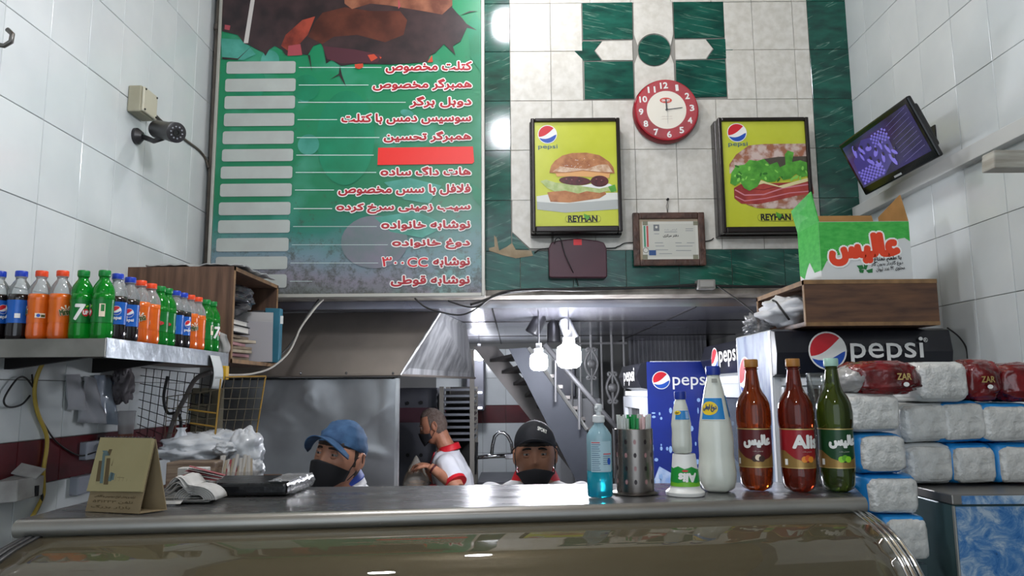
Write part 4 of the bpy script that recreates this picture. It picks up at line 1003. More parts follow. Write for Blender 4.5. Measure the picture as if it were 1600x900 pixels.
# ================================================================== LIGHTBOX PICTURES
yel = M('yellow_poster_print', 'b4ba26', .3, var='c4c944', vscale=4)
bun = M('bun_print', 'b97e50', .4, var='9a5e38', vscale=30); bunl = M('bun_light_print', 'd8bfa8', .4, var='b58a68', vscale=40)
meat = M('dark_patty_print', '5a1820', .3, var='3c0e14', vscale=40); lett = M('lettuce_print', '5fae3c', .4, var='3c8428', vscale=30, thr=(.3, .7)); lettl = M('pale_lettuce_print', 'b9c48c', .4, var='98ac66', vscale=40)
ham = M('ham_print', 'b0463c', .4, var='8a2c2a', vscale=14); hamp = M('pink_ham_print', 'c9808a', .4); crust = M('crust_print', '9a6248', .4, var='c9b4ac', vscale=26, thr=(.42, .6))
cheese = M('cheese_print', 'd8a266', .4); plate = M('plate_print', 'd5d6d0', .4); plate2 = M('plate_shade_print', 'a9adaa', .4); dteal = M('teal_grey_print', '4a6a72', .4)
frm = M('dark_bronze_frame', '221c1a', .25, .3)
def lightbox(label, L, T, R, B, pl_pts, side):
    yf = 3.385; pl = front(yf); a = pl.px(L, T); b = pl.px(R, B); x0, x1, z0, z1 = a[0], b[0], b[1] + CZ, a[1] + CZ
    t = thing('lightbox_picture', label, 'picture', ((x0 + x1) / 2, yf + .05, z0)); pl.o = Vector(t.location)
    MB(t).box((x0 - .004, yf + .05, z0 - .006), (x1 + .004, YB + .004, z1 + .004)).build('rear_box', frm, t, bevel=.006)
    w = .018
    m = MB(t)
    for (p, q) in (((x0, z0), (x0 + w, z1)), ((x1 - w, z0), (x1, z1)), ((x0 + w, z0), (x1 - w, z0 + w * 1.6)), ((x0 + w, z1 - w), (x1 - w, z1))): m.box((p[0], yf - .006, p[1]), (q[0], yf + .048, q[1]))
    m.build('frame', frm, t, bevel=.005)
    MB(t).box((x0 + w, yf + .006, z0 + w), (x1 - w, yf + .045, z1 - w)).build('poster', yel, t)
    pl2 = Plane((0, yf + .005, CZ), (1, 0, 0), (0, 0, 1), t); return t, pl2
t, pl = lightbox('framed yellow poster of a round burger on a white plate, left of the clock', 829, 185, 973, 362, None, 1)
D = Decal(); Q = lambda l: pl.px([(750 + x / 3, 170 + y / 3) for x, y in l])
def q1(x, y): return pl.px(750 + x / 3, 170 + y / 3)
D.poly(Q([(265, 410), (330, 400), (645, 393), (648, 470), (400, 487), (268, 472)]), plate, 1); D.poly(Q([(266, 435), (390, 445), (648, 425), (648, 470), (400, 487), (268, 472)]), plate2, 2)
D.poly(Q([(315, 392), (330, 436), (420, 440), (560, 420), (592, 400), (580, 378), (400, 380)]), bun, 3)
D.poly(Q([(283, 340), (310, 332), (350, 345), (400, 352), (500, 362), (560, 372), (610, 360), (638, 372), (634, 392), (600, 385), (560, 395), (500, 386), (460, 398), (400, 384), (350, 388), (315, 372)]), lettl, 4)
D.poly(Q([(470, 362), (560, 375), (622, 360), (606, 352), (520, 352)]), white_p, 5); D.poly(Q([(600, 365), (632, 355), (640, 385), (615, 392)]), lett, 5)
D.poly(Q([(350, 292), (610, 292), (606, 325), (480, 318), (360, 318)]), cheese, 5.5)
D.disc(*q1(445, 338), .074, meat, 6, 24, .021, -.06); D.disc(*q1(560, 340), .042, meat, 7, 24, .027, 0)
for x, y in ((405, 330), (430, 333), (465, 338), (545, 330), (570, 336)): D.disc(*q1(x, y), .004, M('glossy_patty_print', '8a4650', .3), 8, 10, .003)
D.poly(Q([(325, 300), (333, 268), (350, 245), (385, 220), (430, 208), (500, 206), (560, 218), (605, 248), (625, 275), (631, 303), (600, 304), (540, 298), (480, 292), (420, 300), (360, 303)]), bun, 6)
D.poly(Q([(340, 295), (375, 270), (430, 278), (500, 282), (560, 262), (600, 262), (622, 298), (560, 296), (480, 288), (400, 298)]), bunl, 7)
for k in range(40):
    a = rnd.uniform(.25, PI - .25); r = rnd.uniform(.2, .9); D.disc(*q1(478 + 135 * r * math.cos(a), 290 - 76 * r * math.sin(a)), .0022, white_p if k % 2 else meat, 8, 6, .0012, rnd.random())
c = q1(316, 120); D.globe(c[0], c[1], q1(361, 120)[0] - c[0], 2); D.text('pepsi', pl.box(841, 226, 871, 234), dteal, 2, bold=.0004)
def pill_out(l, r_, tt, b):
    q = pl.box(l, tt, r_, b); h = (q[3] - q[1]) / 2; D.rect(*q, black_p, 2, r=h * .98); e = .0012; D.rect(q[0] + e, q[1] + e, q[2] - e, q[3] - e, yel, 3, r=h * .98 - e)
pill_out(883, 939, 336.5, 347.5); D.text('REYHAN', pl.box(888, 337, 933, 346.5), black_p, 5, bold=.0016)
D.poly(pl.px([(912, 334), (922, 338), (918, 344), (913, 340)]), lett, 7)
D.build('poster_print', pl, t)
t, pl = lightbox('framed yellow poster of a long ham and lettuce sandwich, right of the clock', 1121, 184, 1274, 363, None, 1)
D = Decal()
D.poly(Q([(1170, 305), (1168, 262), (1200, 215), (1260, 172), (1330, 165), (1536, 163), (1545, 225), (1450, 225), (1390, 240), (1230, 268), (1180, 300)]), crust, 1)
D.poly(Q([(1330, 235), (1400, 225), (1545, 222), (1548, 280), (1330, 290)]), M('dark_filling_print', '4a4238', .4), 2)
D.poly(Q([(1240, 430), (1400, 402), (1562, 392), (1563, 440), (1500, 470), (1300, 466), (1250, 450)]), crust, 2)
D.poly(Q([(1190, 372), (1225, 352), (1300, 352), (1450, 345), (1555, 335), (1565, 398), (1480, 408), (1400, 428), (1300, 448), (1225, 445), (1192, 420)]), ham, 3)
D.line(Q([(1195, 380), (1240, 405), (1330, 402), (1420, 372), (1555, 352)]), .006, hamp, 4); D.line(Q([(1196, 410), (1240, 432), (1340, 420), (1450, 395), (1560, 385)]), .005, hamp, 4); D.line(Q([(1230, 372), (1330, 380), (1420, 356)]), .004, M('deep_ham_print', '7a2020', .4), 4)
D.poly(Q([(1215, 345), (1300, 330), (1400, 362), (1545, 322), (1545, 338), (1420, 372), (1330, 350), (1250, 372)]), M('cheese_pale_print', 'd9cf9a', .4), 5)
lf = [(1172, 350), (1178, 300), (1200, 268), (1240, 262), (1262, 240), (1300, 245), (1330, 235), (1358, 262), (1392, 250), (1405, 275), (1432, 262), (1428, 215), (1442, 196), (1470, 205), (1462, 250), (1500, 242), (1542, 255), (1546, 312), (1505, 322), (1480, 305), (1455, 328), (1420, 335), (1405, 318), (1382, 342), (1345, 345), (1318, 330), (1300, 365), (1262, 385), (1238, 372), (1220, 345), (1195, 362)]
D.poly(Q(lf), lett, 6)
for k in range(26):
    x, y = rnd.uniform(1190, 1535), rnd.uniform(262, 335); D.disc(*q1(x, y), rnd.uniform(.006, .014), M('bright_lettuce_print', '86cc55', .4) if k % 3 else M('deep_lettuce_print', '2f6f22', .4), 7 + k * .05, 7, rnd.uniform(.003, .007), rnd.uniform(0, 3))
c = q1(1204, 112); D.globe(c[0], c[1], q1(1250, 112)[0] - c[0], 2); D.text('pepsi', pl.box(1138, 222, 1168, 230), dteal, 2, bold=.0004)
pill_out(1183.5, 1241, 334, 345.5); D.text('REYHAN', pl.box(1189, 334.5, 1235, 344), black_p, 5, bold=.0016); D.poly(pl.px([(1212, 331), (1222, 336), (1218, 342), (1213, 338)]), lett, 7)
D.build('poster_print', pl, t)

# ================================================================== CLOCK
cc = P(1041, 172.5, 3.45); ck = thing('wall_clock', 'round red wall clock with white numerals wrapped in clear film', 'clock', cc)
RR = .158; RX = Matrix.Rotation(PI / 2, 3, 'X')
MB(ck).lathe([(RR - .01, 0), (RR, .006), (RR, .03), (RR - .012, .046), (RR - .02, .046)][::1], cc + Vector((0, .04, 0)), 48, R=RX).build('case', M('red_clock_case', '7d1420', .25), ck, smooth='auto')
pl = Plane((cc.x, cc.y - .007, cc.z), (1, 0, 0), (0, 0, 1), ck); D = Decal(); tl = math.radians(4)
D.disc(0, 0, RR * .96, M('red_dial', 'b3182c', .3, var='951222', vscale=5), 1, 48); D.disc(0, 0, RR * .60, M('ivory_dial', 'e6e0d2', .35), 2, 40)
for k in range(1, 13):
    a = PI / 2 - k * PI / 6 + tl; r = RR * .775; w = .0098 if k < 10 else .0175
    if k == 1: w = .0058
    D.text(str(k), (r * math.cos(a) - w, r * math.sin(a) - .0145, r * math.cos(a) + w, r * math.sin(a) + .0145), white_p, 3, bold=.0014, rot=tl)
D.disc(-.002, .047, .031, white_p, 3, 24, .0155); D.disc(-.002, .047, .0295, M('orange_red_print', 'cf3a1c', .4), 4, 24, .0142); D.text('ONSET', (-.021, .042, .017, .052), white_p, 5, bold=.0006)
for k in range(2): D.text('تهران ۱۲۳ اصفهان' if 0 else 'دفتر مرکزی فروش', (-.026, -.036 - .012 * k, .026, -.029 - .012 * k), M('faint_brown_print', '9c7f70', .5), 3)
D.build('dial', pl, ck)
for nm, a, L, w in (('hour_hand', math.radians(92), .058, .006), ('minute_hand', math.radians(7), .083, .0035)):
    MB(ck).obox(cc + Vector((math.cos(a) * L * .42, -.011, math.sin(a) * L * .42)), (L, .0015, w), Matrix.Rotation(-a, 3, 'Y')).build(nm, black_p, ck)
MB(ck).obox(cc + Vector((.003, -.012, -.02)), (.0008, .001, .10)).build('second_hand', grey_p, ck)
MB(ck).lathe([(.005, 0), (.005, .008)], cc + Vector((0, -.008, 0)), 12, R=RX).build('centre_cap', black_p, ck)
MB(ck).lathe([(RR - .012, 0), (RR - .03, .004), (.001, .006)], cc + Vector((0, -.013, 0)), 40, R=RX, cap0=False, cap1=False).build('film_cover', M('clear_film', 'ffffff', .1, alpha=.07, spec=.9, bump=.6, bscale=30), ck, smooth=True)

# ================================================================== CERTIFICATE
ct = thing('certificate_frame', 'small brown framed certificate hanging from a nail under the clock', 'frame', P(1046, 416, 3.47)); yf = 3.47
pl = front(yf, ct); a = pl.px(988, 333); b = pl.px(1103, 415); x0, x1, z0, z1 = a[0], b[0], b[1] + CZ, a[1] + CZ; w = .03; m = MB(ct)
for (p, q) in (((x0, z0), (x0 + w, z1)), ((x1 - w, z0), (x1, z1)), ((x0 + w, z0), (x1 - w, z0 + w)), ((x0 + w, z1 - w), (x1 - w, z1))): m.box((p[0], yf - .012, p[1]), (q[0], yf + .014, q[1]))
m.build('frame', M('carved_brown_frame', '54392e', .4, var='3a261e', vscale=30, bump=.5, bscale=60), ct, bevel=.004)
MB(ct).box((x0 + w, yf - .001, z0 + w), (x1 - w, yf + .012, z1 - w)).build('mount', M('beige_mount', 'a5937c', .6), ct)
pl = Plane((0, yf - .002, CZ), (1, 0, 0), (0, 0, 1), ct); D = Decal(); bq = pl.box
D.rect(*bq(1004, 346, 1091, 405), M('cert_paper', 'c9c8bf', .6), 1); D.rect(*bq(1008, 350, 1087, 401), M('cert_paper_inner', 'bdbdb4', .6), 2)
for s in ((1004, 346, 1012, 352), (1083, 346, 1091, 352), (1004, 398, 1012, 405), (1083, 398, 1091, 405)): D.rect(*bq(*s), M('olive_corner_print', '7d7c68', .6), 3)
D.rect(*bq(1006, 353, 1008.5, 386), M('flag_green_print', '2f8a6a', .5), 4); D.rect(*bq(1010.5, 353, 1013, 386), M('flag_red_print', 'b84040', .5), 4)
D.disc(*pl.px(1009, 391), .013, black_p, 3, 16); D.disc(*pl.px(1009, 391), .011, M('cert_paper', 'c9c8bf'), 4, 16); D.rect(*bq(1014, 391, 1025, 399), M('deep_blue_print', '2c4c80', .5), 4); D.rect(*bq(1021, 351, 1030, 361), M('portrait_print', '6d7074', .5), 4)
D.disc(*pl.px(1025.5, 355), .006, M('cert_paper', 'c9c8bf'), 5, 10)
D.text('دفتر مرکزی', bq(1036, 366, 1060, 371), black_p, 4, bold=.0004); D.text('گواهی نامه', bq(1038, 357, 1058, 361), grey_p, 4)
D.rect(*bq(1078, 366, 1084, 372), black_p, 4) if 0 else None
for k, (x, y, L) in enumerate([(1071, 357, 12), (1071, 360, 12), (1022, 365, 8), (1038, 362, 20), (1023, 379, 13), (1055, 379, 10), (1073, 379, 12), (1024, 384, 14), (1056, 384, 26), (1024, 390, 20), (1056, 391, 24), (1030, 396, 20)]):
    D.rect(*bq(x, y, x + L, y + 1), grey_p, 4)
D.build('printed_certificate', pl, ct)
MB(ct).tube([P(1043, 333, 3.48), P(1044, 322, 3.487), P(1043, 314, 3.492), P(1041, 322, 3.487), P(1043, 333, 3.48)], .0012, 5).build('wire_loop', dark_metal, ct)
MB(ct).lathe([(.006, 0), (.006, .012)], P(1043, 312, 3.49), 8, R=RX).build('nail', dark_metal, ct)

# ================================================================== MAROON PANEL WITH CABLE
bx = thing('maroon_case', 'flat maroon plastic case with a red sticker under the burger poster', 'case', P(903, 433, 3.44)); pl = front(3.44, bx)
pts = pl.px([(858, 432), (857, 388), (861, 379), (870, 376), (902, 372), (935, 376), (944, 379), (948, 388), (949, 432), (946, 434), (861, 434)])
m = MB(); m.prism(pts, lambda u, v, w: pl(u, v, w), -.055, 0); m.build('shell', M('maroon_plastic', '4a2530', .35, var='40202a', vscale=5), bx, bevel=.005, fixn=True)
D = Decal(); D.rect(*pl.box(896, 374, 909, 383), M('bright_red_sticker', 'cf2028', .4), 2); D.build('sticker', pl, bx)
cbm = M('black_cable', '1a1919', .5)
def cable(label, pts, r, mt=cbm, name='cable', grp=None, cat='cable'):
    # smooth the hand-placed points
    pts = [Vector(p) for p in pts]; q = []
    for i in range(len(pts) - 1):
        p0, p1, p2, p3 = pts[max(i-1, 0)], pts[i], pts[i+1], pts[min(i+2, len(pts)-1)]
        for k in range(6):
            s = k / 6; q.append(.5 * ((2*p1) + (p2-p0)*s + (2*p0-5*p1+4*p2-p3)*s*s + (3*p1-p0-3*p2+p3)*s**3))
    q.append(pts[-1]); o = MB().tube(q, r, 7).build(name, mt, None, smooth=True)
    return tag(o, label, cat, grp)
cable('thin black cable dropping across the maroon case', [P(866, 381, 3.43), P(869, 373, 3.42), P(876, 374, 3.42), P(882, 395, 3.425), P(892, 418, 3.425), P(901, 437, 3.47), P(904, 447, 3.47)], .0022)
cable('black cable crossing the plaster behind the certificate', [P(835, 395, 3.485), P(856, 388, 3.485), P(950, 388, 3.485), P(966, 385, 3.485), P(985, 379, 3.485), P(1050, 384, 3.488), P(1104, 377, 3.485), P(1115, 372, 3.49)], .0028)
d_ = 3.455
cable('thick black cable bundle running along the strip under the green tiles', [P(735, 476, 3.38), P(760, 468, 3.40), P(790, 456, 3.42), P(840, 452, d_), P(900, 453, d_), P(960, 451, d_), P(1040, 448, d_), P(1090, 445, d_), P(1130, 447, d_), P(1200, 448, d_), P(1255, 447, d_)], .0065)
cable('second thinner cable running along the strip above the kitchen', [P(700, 470, 3.39), P(740, 480, 3.38), P(775, 462, 3.40), P(820, 455, d_), P(900, 450, d_), P(1000, 449, d_), P(1090, 448, d_)], .004)
cable('black cable sagging below the right corner of the menu board', [P(648, 466, 3.40), P(665, 480, 3.39), P(690, 488, 3.38), P(720, 492, 3.38), P(745, 482, 3.38), P(765, 466, 3.40)], .004)
cable('thin black cable slanting from the junction box to the open crate', [P(1118, 445, 3.44), P(1135, 456, 3.35), P(1160, 474, 3.2), P(1184, 494, 3.08)], .003)
jb = thing('junction_box', 'small grey junction box on the strip under the green tiles', 'junction box', P(1103, 445, 3.44))
a, b = P(1090, 452, 3.44), P(1117, 437, 3.44); MB(jb).box((a.x, 3.43, a.z), (b.x, 3.495, b.z)).build('box', M('grey_box_plastic', '85837f', .5), jb, bevel=.004); MB(jb).box((a.x + .01, 3.426, a.z + .008), (b.x - .01, 3.431, b.z - .008)).build('lid', M('grey_box_lid', '979590', .5), jb, bevel=.002)

# ================================================================== SECURITY CAMERA AND HOOK
cwx = XL
sb = thing('camera_junction_box', 'cream weatherproof box on the left tiled wall above the security camera', 'box', Px(222, 165, cwx + .02))
pts = [Px(205, 137, cwx + .0), Px(238, 150, cwx), Px(236, 190, cwx), Px(203, 172, cwx)]
yy0, yy1 = min(p.y for p in pts), max(p.y for p in pts); c = Px(222, 163, cwx + .03); 
MB(sb).box((cwx + .006, c.y - .065, c.z - .052), (cwx + .058, c.y + .05, c.z + .052)).build('box', M('cream_plastic', 'aba793', .5, var='96927d', vscale=7), sb, bevel=.006)
MB(sb).box((cwx + .058, c.y - .062, c.z - .049), (cwx + .068, c.y + .047, c.z + .049)).build('lid', M('cream_lid', 'b9b5a2', .5), sb, bevel=.005)
for dy in (-.052, .037):
    for dz in (-.04, .04): MB(sb).lathe([(.004, 0), (.004, .003)], (cwx + .068, c.y + dy, c.z + dz), 8, R=Matrix.Rotation(PI / 2, 3, 'Y')).build('screw', dark_metal, sb)
kc_ = Px(272, 212, cwx + .13); kd = (P(290, 222, kc_.y - .10) - kc_).normalized(); kd = Vector((.76, -.58, -.30)).normalized()
k0 = Px(246, 202, cwx + .10)
scam = thing('security_camera', 'black bullet security camera with a ring of infrared lights on the left wall', 'camera', Px(232, 203, cwx + .01))
RC = kd.to_track_quat('Z', 'Y').to_matrix(); camm = M('dark_grey_camera', '2a292b', .35)
MB(scam).lathe([(.03, -.01), (.035, .0), (.035, .115), (.038, .118), (.038, .15), (.032, .152)], k0, 28, R=RC).build('body', camm, scam, smooth='auto')
MB(scam).lathe([(.030, .150), (.030, .1515)], k0, 24, R=RC).build('front_glass', M('dark_glass', '0a0a0c', .08), scam)
MB(scam).lathe([(.014, .1515), (.0135, .156), (.008, .156), (.007, .153)], k0, 20, R=RC).build('lens', M('lens_black', '050506', .05, coat=1), scam, smooth='auto')
for k in range(10):
    a = 2 * PI * k / 10; MB(scam).ball(k0 + RC @ Vector((.022 * math.cos(a), .022 * math.sin(a), .1525)), .0034, 8, 6).build('infrared_light', M('ir_grey', '8c8f94', .2), scam, smooth=True)
MB(scam).tube([k0 + kd * .05 + Vector((0, 0, -.03)), k0 + kd * .02 + Vector((-.02, 0, -.045)), Vector((cwx + .03, k0.y + .02, k0.z - .02))], .010, 8).build('bracket_arm', camm, scam, smooth=True)
MB(scam).lathe([(.032, 0), (.032, .012), (.016, .03)], (cwx + .006, k0.y + .02, k0.z - .02), 20, R=Matrix.Rotation(PI / 2, 3, 'Y')).build('bracket_base', camm, scam, smooth='auto')
MB(scam).ball(k0 + kd * .0, .03, 14, 10).build('rear_knuckle', camm, scam, smooth=True)
cable('grey cable from the security camera to the corner pipe', [Px(240, 178, cwx + .012), Px(262, 198, cwx + .01), Px(290, 219, cwx + .01), Px(312, 236, cwx + .01), Px(322, 250, cwx + .012), P(326, 262, YB - .07)], .006, M('grimy_pipe', '6d655d'))
hk = Px(2, 60, cwx + .04); o = MB().tube([(cwx, hk.y - .02, hk.z - .02), (cwx + .05, hk.y, hk.z - .022), (cwx + .068, hk.y, hk.z - .01), (cwx + .07, hk.y, hk.z + .012), (cwx + .055, hk.y, hk.z + .026)], .007, 8).build('wall_hook', M('worn_steel_hook', '6d6a66', .35, .9), None, smooth=True)
tag(o, 'bent steel hook sticking out of the left wall near the top', 'hook')

# ================================================================== TELEVISION, TRUNKING, BEAM
t1_, t2_, t3_ = Px(1352, 306, 1.53), Px(1468, 245, 1.53), None
Ud = (t2_ - t1_); Wd = Ud.length; U = Ud.normalized()
top = P(1309, 228, t1_.y); Vd = top - t1_; Vd = Vd - U * Vd.dot(U)
V = Vd.normalized(); Hh = min(Vd.length, .36)
tv = thing('television', 'small black television tilted down from the right wall showing a purple camera view', 'television', (t1_ + t2_) / 2)
pl = Plane(t1_, U, V, tv); 
def pbox(m, u0, v0, u1, v1, w0, w1): m.hexa([pl.W(u0, v0, w0), pl.W(u1, v0, w0), pl.W(u1, v1, w0), pl.W(u0, v1, w0)], [pl.W(u0, v0, w1), pl.W(u1, v0, w1), pl.W(u1, v1, w1), pl.W(u0, v1, w1)]); return m
pbox(MB(tv), .03, .04, Wd - .03, Hh - .03, -.05, -.018).build('rear_housing', black_plastic, tv, bevel=.01)
pbox(MB(tv), 0, 0, Wd, Hh, -.02, 0).build('bezel', M('gloss_black', '0d0d10', .15), tv, bevel=.006)
scm = bpy.data.materials.new('screen_picture'); scm.use_nodes = True; b = scm.node_tree.nodes['Principled BSDF']; b.inputs['Base Color'].default_value = (.01, .01, .02, 1); b.inputs['Roughness'].default_value = .15
nt = scm.node_tree; tc = nt.nodes.new('ShaderNodeTexCoord'); nz = nt.nodes.new('ShaderNodeTexNoise'); nz.inputs['Scale'].default_value = 5; nt.links.new(tc.outputs['Object'], nz.inputs[0])
rp = nt.nodes.new('ShaderNodeValToRGB'); rp.color_ramp.elements[0].position = .35; rp.color_ramp.elements[0].color = (*lin('1c1740'), 1); rp.color_ramp.elements[1].position = .7; rp.color_ramp.elements[1].color = (*lin('4a4280'), 1)
nt.links.new(nz.outputs[0], rp.inputs[0]); nt.links.new(rp.outputs[0], b.inputs['Emission Color']); b.inputs['Emission Strength'].default_value = .3
bw = .022; pbox(MB(tv), bw, bw * 1.5, Wd - bw, Hh - bw, -.001, .0006).build('screen', scm, tv)
D = Decal(); lav = emit_mat('screen_lavender', '7d72dc', .34); drk = emit_mat('screen_dark', '1b1634', .3); mid = emit_mat('screen_mid', '463c9c', .22); sw, sh_ = Wd - 2 * bw, Hh - 2.5 * bw
u_ = lambda a, b_: (bw + a * sw, bw * 1.5 + b_ * sh_)
D.poly([u_(.02, .05), u_(.36, .02), u_(.62, .30), u_(.64, .75), u_(.30, .92), u_(.06, .62)], mid, 3)
for i in range(12):
    for j in range(7):
        if (i + j) % 2 == 0: D.poly([u_(.04 + .03 * i + .0 * j, .05 + .045 * j), u_(.07 + .03 * i, .05 + .045 * j), u_(.07 + .03 * i, .095 + .045 * j), u_(.04 + .03 * i, .095 + .045 * j)], lav, 4)
for i in range(9):
    for j in range(6):
        if (i + j) % 2 == 0: a, c_ = .42 + .026 * i, .62 + .045 * j; D.poly([u_(a, c_), u_(a + .024, c_), u_(a + .024, c_ + .04), u_(a, c_ + .04)], lav, 4)
for (a, c_, r) in ((.14, .78, .06), (.24, .72, .05), (.2, .6, .04), (.34, .68, .05), (.4, .52, .05), (.5, .6, .04), (.28, .42, .05), (.46, .36, .05), (.56, .46, .045), (.36, .28, .05), (.56, .22, .06), (.62, .34, .04)):
    q = u_(a, c_); D.disc(q[0], q[1], r * sw * .9, lav, 5 + a, 9, r * sh_ * 1.1, a * 9); D.disc(q[0] + .012, q[1] + .012, r * sw * .35, drk, 6.2 + a, 8)
for j in range(9): D.line([u_(.68, .06 + .1 * j), u_(.97, .16 + .1 * j)], .0015, emit_mat('screen_line', '4a4478', .5) if j == 0 else D.mats[-1], 4)
D.rect(Wd * .46, .008, Wd * .56, .016, grey_p, 3)
D.build('screen_image', pl, tv)
ar = MB(tv); c = (pl.W(Wd * .5, Hh * .3, -.03)); ar.tube([c, Vector((XR - .01, c.y, c.z + .05))], .018, 8); ar.box((XR - .012, c.y - .05, c.z + .0), (XR - .001, c.y + .05, c.z + .12)); ar.build('wall_bracket', black_plastic, tv)
tk = thing('cable_trunking', 'white cable trunking running up the right wall behind the television', 'trunking', (XR - .03, 2.8, Px(1520, 240, XR - .03).z))
a = Px(1600, 188, XR - .02); b = Px(1352, 318, XR - .02); zt_ = a.z; zb_ = b.z
m = MB(tk)
hh = .055
m.hexa([(XR - .045, a.y - .6, a.z - hh + (a.z - b.z) * .6 / (b.y - a.y) * 0), (XR - .002, a.y - .6, a.z - hh), (XR - .002, YB - .01, b.z - hh), (XR - .045, YB - .01, b.z - hh)], [(XR - .045, a.y - .6, a.z), (XR - .002, a.y - .6, a.z), (XR - .002, YB - .01, b.z), (XR - .045, YB - .01, b.z)])
m.build('channel', M('white_trunking', 'c6c8c6', .45), tk, bevel=.002)
be = thing('wooden_bracket', 'pale wooden beam end sticking in from the right edge', 'beam', Px(1590, 240, XR - .1))
a = P(1553, 236, 2.2); b = P(1640, 215, 2.15)
m = MB(be); m.hexa([P(1553, 262, 2.15), Vector((XR - .001, 2.15, P(1553, 262, 2.15).z)), Vector((XR - .001, 2.21, P(1553, 262, 2.15).z)), P(1553, 262, 2.15) + Vector((.0, .06, 0))], [P(1553, 234, 2.15), Vector((XR - .001, 2.15, P(1553, 234, 2.15).z)), Vector((XR - .001, 2.21, P(1553, 234, 2.15).z)), P(1553, 234, 2.15) + Vector((0, .06, 0))])
m.build('beam', M('pale_wood', 'a8a59b', .6, var='8a867b', vscale=8, stretch=(1, 1, 8)), be, bevel=.004)

# ================================================================== CRATE, CARTON ON FRIDGE A
cr_d = 2.62; x0 = P(1258, 470, cr_d).x; x1 = P(1466, 470, cr_d).x; z0 = zta + .001; z1 = P(1360, 437, cr_d).z; yb_ = 3.12; tt = .016
cr = thing('wooden_crate', 'brown wooden box shelf lying on the largest fridge, open at its left end', 'crate', ((x0 + x1) / 2, cr_d, z0))
MB(cr).box((x0, cr_d, z0), (x1, cr_d + tt, z1)).build('front_board', wood_h, cr)
MB(cr).box((x0, yb_, z0), (x1, yb_ + tt, z1)).build('rear_board', wood_h, cr)
MB(cr).box((x0, cr_d + tt, z1 - tt), (x1, yb_, z1)).build('top_board', wood_h, cr); MB(cr).box((x0, cr_d + tt, z0), (x1, yb_, z0 + tt)).build('bottom_board', wood_h, cr)
MB(cr).box((x1 - tt, cr_d + tt, z0 + tt), (x1, yb_, z1 - tt)).build('end_board', wood_h, cr)
m = MB(cr); m.box((x0 - .001, cr_d - .002, z1 - .014), (x1, cr_d + .0, z1 + .001)); m.box((x0 - .001, cr_d - .002, z0), (x1, cr_d, z0 + .013)); m.box((x0 - .002, cr_d, z1 - tt), (x0, yb_ + tt, z1 + .001)); m.box((x0 - .002, cr_d, z0), (x0, cr_d + tt, z1)); m.box((x0 - .002, yb_, z0), (x0, yb_ + tt, z1))
m.build('edge_banding', wood_edge, cr)
def lump(t, nm, c, r, mat, amp=.18, fr=9, seed=0, nu=36, nv=24, flat=-9, par=None):
    c = Vector(c)
    def f(d, q):
        n_ = 1 + amp * noise.noise(d * fr * .25 + Vector((seed, 0, 0))) * 2 + amp * .5 * noise.noise(d * fr + Vector((seed, 3, 0))) + amp * .9 * (.25 - abs(noise.noise(Vector((d.x * 2.2, d.y * 4, d.z * 6)) + Vector((seed, 8, 0))))) + amp * .5 * (.2 - abs(noise.noise(d * fr * .8 + Vector((seed, 5, 0)))))
        q = q * n_; q.z = max(q.z, flat); return q
    return MB(par or t).ball(c, r, nu, nv, fn=f).build(nm, mat, t, smooth=True)
cl = thing('white_rag', 'crumpled white cloth with black leads stuffed in the open end of the crate', 'cloth', (x0 - .02, 2.8, z0 + tt))
lump(cl, 'cloth', (x0 + .045, 2.84, z0 + tt + .052), (.12, .13, .055), white_cloth, .22, 10, 3, flat=-.05)
MB(cl).tube([(x0 - .03, 2.7, z0 + .03), (x0 - .06, 2.74, z0 + .10), (x0 - .03, 2.86, z0 + .12), (x0 - .02, 2.93, z0 + .05)], .004, 6).build('lead', cbm, cl, smooth=True)
fb = thing('foil_bag', 'small crumpled clear plastic bag on the fridge left of the crate', 'bag', P(1178, 525, 3.28)); q = P(1178, 508, 3.45); q.z = zta + .04
lump(fb, 'film', (xa0 + .02, 2.95, zta + .035), (.05, .05, .035), M('crumpled_film', 'b9babb', .15, alpha=.6, spec=.9, var='8b8c8f', vscale=40), .4, 14, 8, flat=-.034)

cd_ = 2.66; cx0 = P(1282, 400, cd_).x; cx1 = P(1424, 400, cd_).x; cz0 = z1 + .001; cz1 = P(1350, 346, cd_).z; cdp = .20
cart = thing('drinks_carton', 'open green and white carton with red lettering on top of the wooden crate', 'carton', ((cx0 + cx1) / 2, cd_, cz0))
cw = M('white_carton_print', 'c9cccb', .55); cg = M('green_carton_print', '2f9c3c', .5, var='49b04c', vscale=30, stretch=(1, 1, 2)); cr2 = M('orange_red_carton_print', 'd8401f', .45)
e_ = .004
MB(cart).box((cx0, cd_, cz0), (cx1, cd_ + e_, cz1)).build('front_panel', cw, cart); MB(cart).box((cx0, cd_ + cdp - e_, cz0), (cx1, cd_ + cdp, cz1)).build('rear_panel', cardboard, cart)
MB(cart).box((cx0, cd_ + e_, cz0), (cx0 + e_, cd_ + cdp - e_, cz1)).build('side_panel', cw, cart); MB(cart).box((cx1 - e_, cd_ + e_, cz0), (cx1, cd_ + cdp - e_, cz1)).build('side_panel', cardboard, cart)
MB(cart).box((cx0 + e_, cd_ + e_, cz0), (cx1 - e_, cd_ + cdp - e_, cz0 + e_)).build('base', cardboard, cart)
MB(cart).hexa([(cx0, cd_ + cdp - e_, cz1), (cx1 - .02, cd_ + cdp - e_, cz1), (cx1 - .02, cd_ + cdp, cz1), (cx0, cd_ + cdp, cz1)], [(cx0 + .005, cd_ + cdp + .03, cz1 + .075), (cx1 - .02, cd_ + cdp + .03, cz1 + .075), (cx1 - .02, cd_ + cdp + .034, cz1 + .075), (cx0 + .005, cd_ + cdp + .034, cz1 + .075)]).build('rear_flap', cardboard, cart)
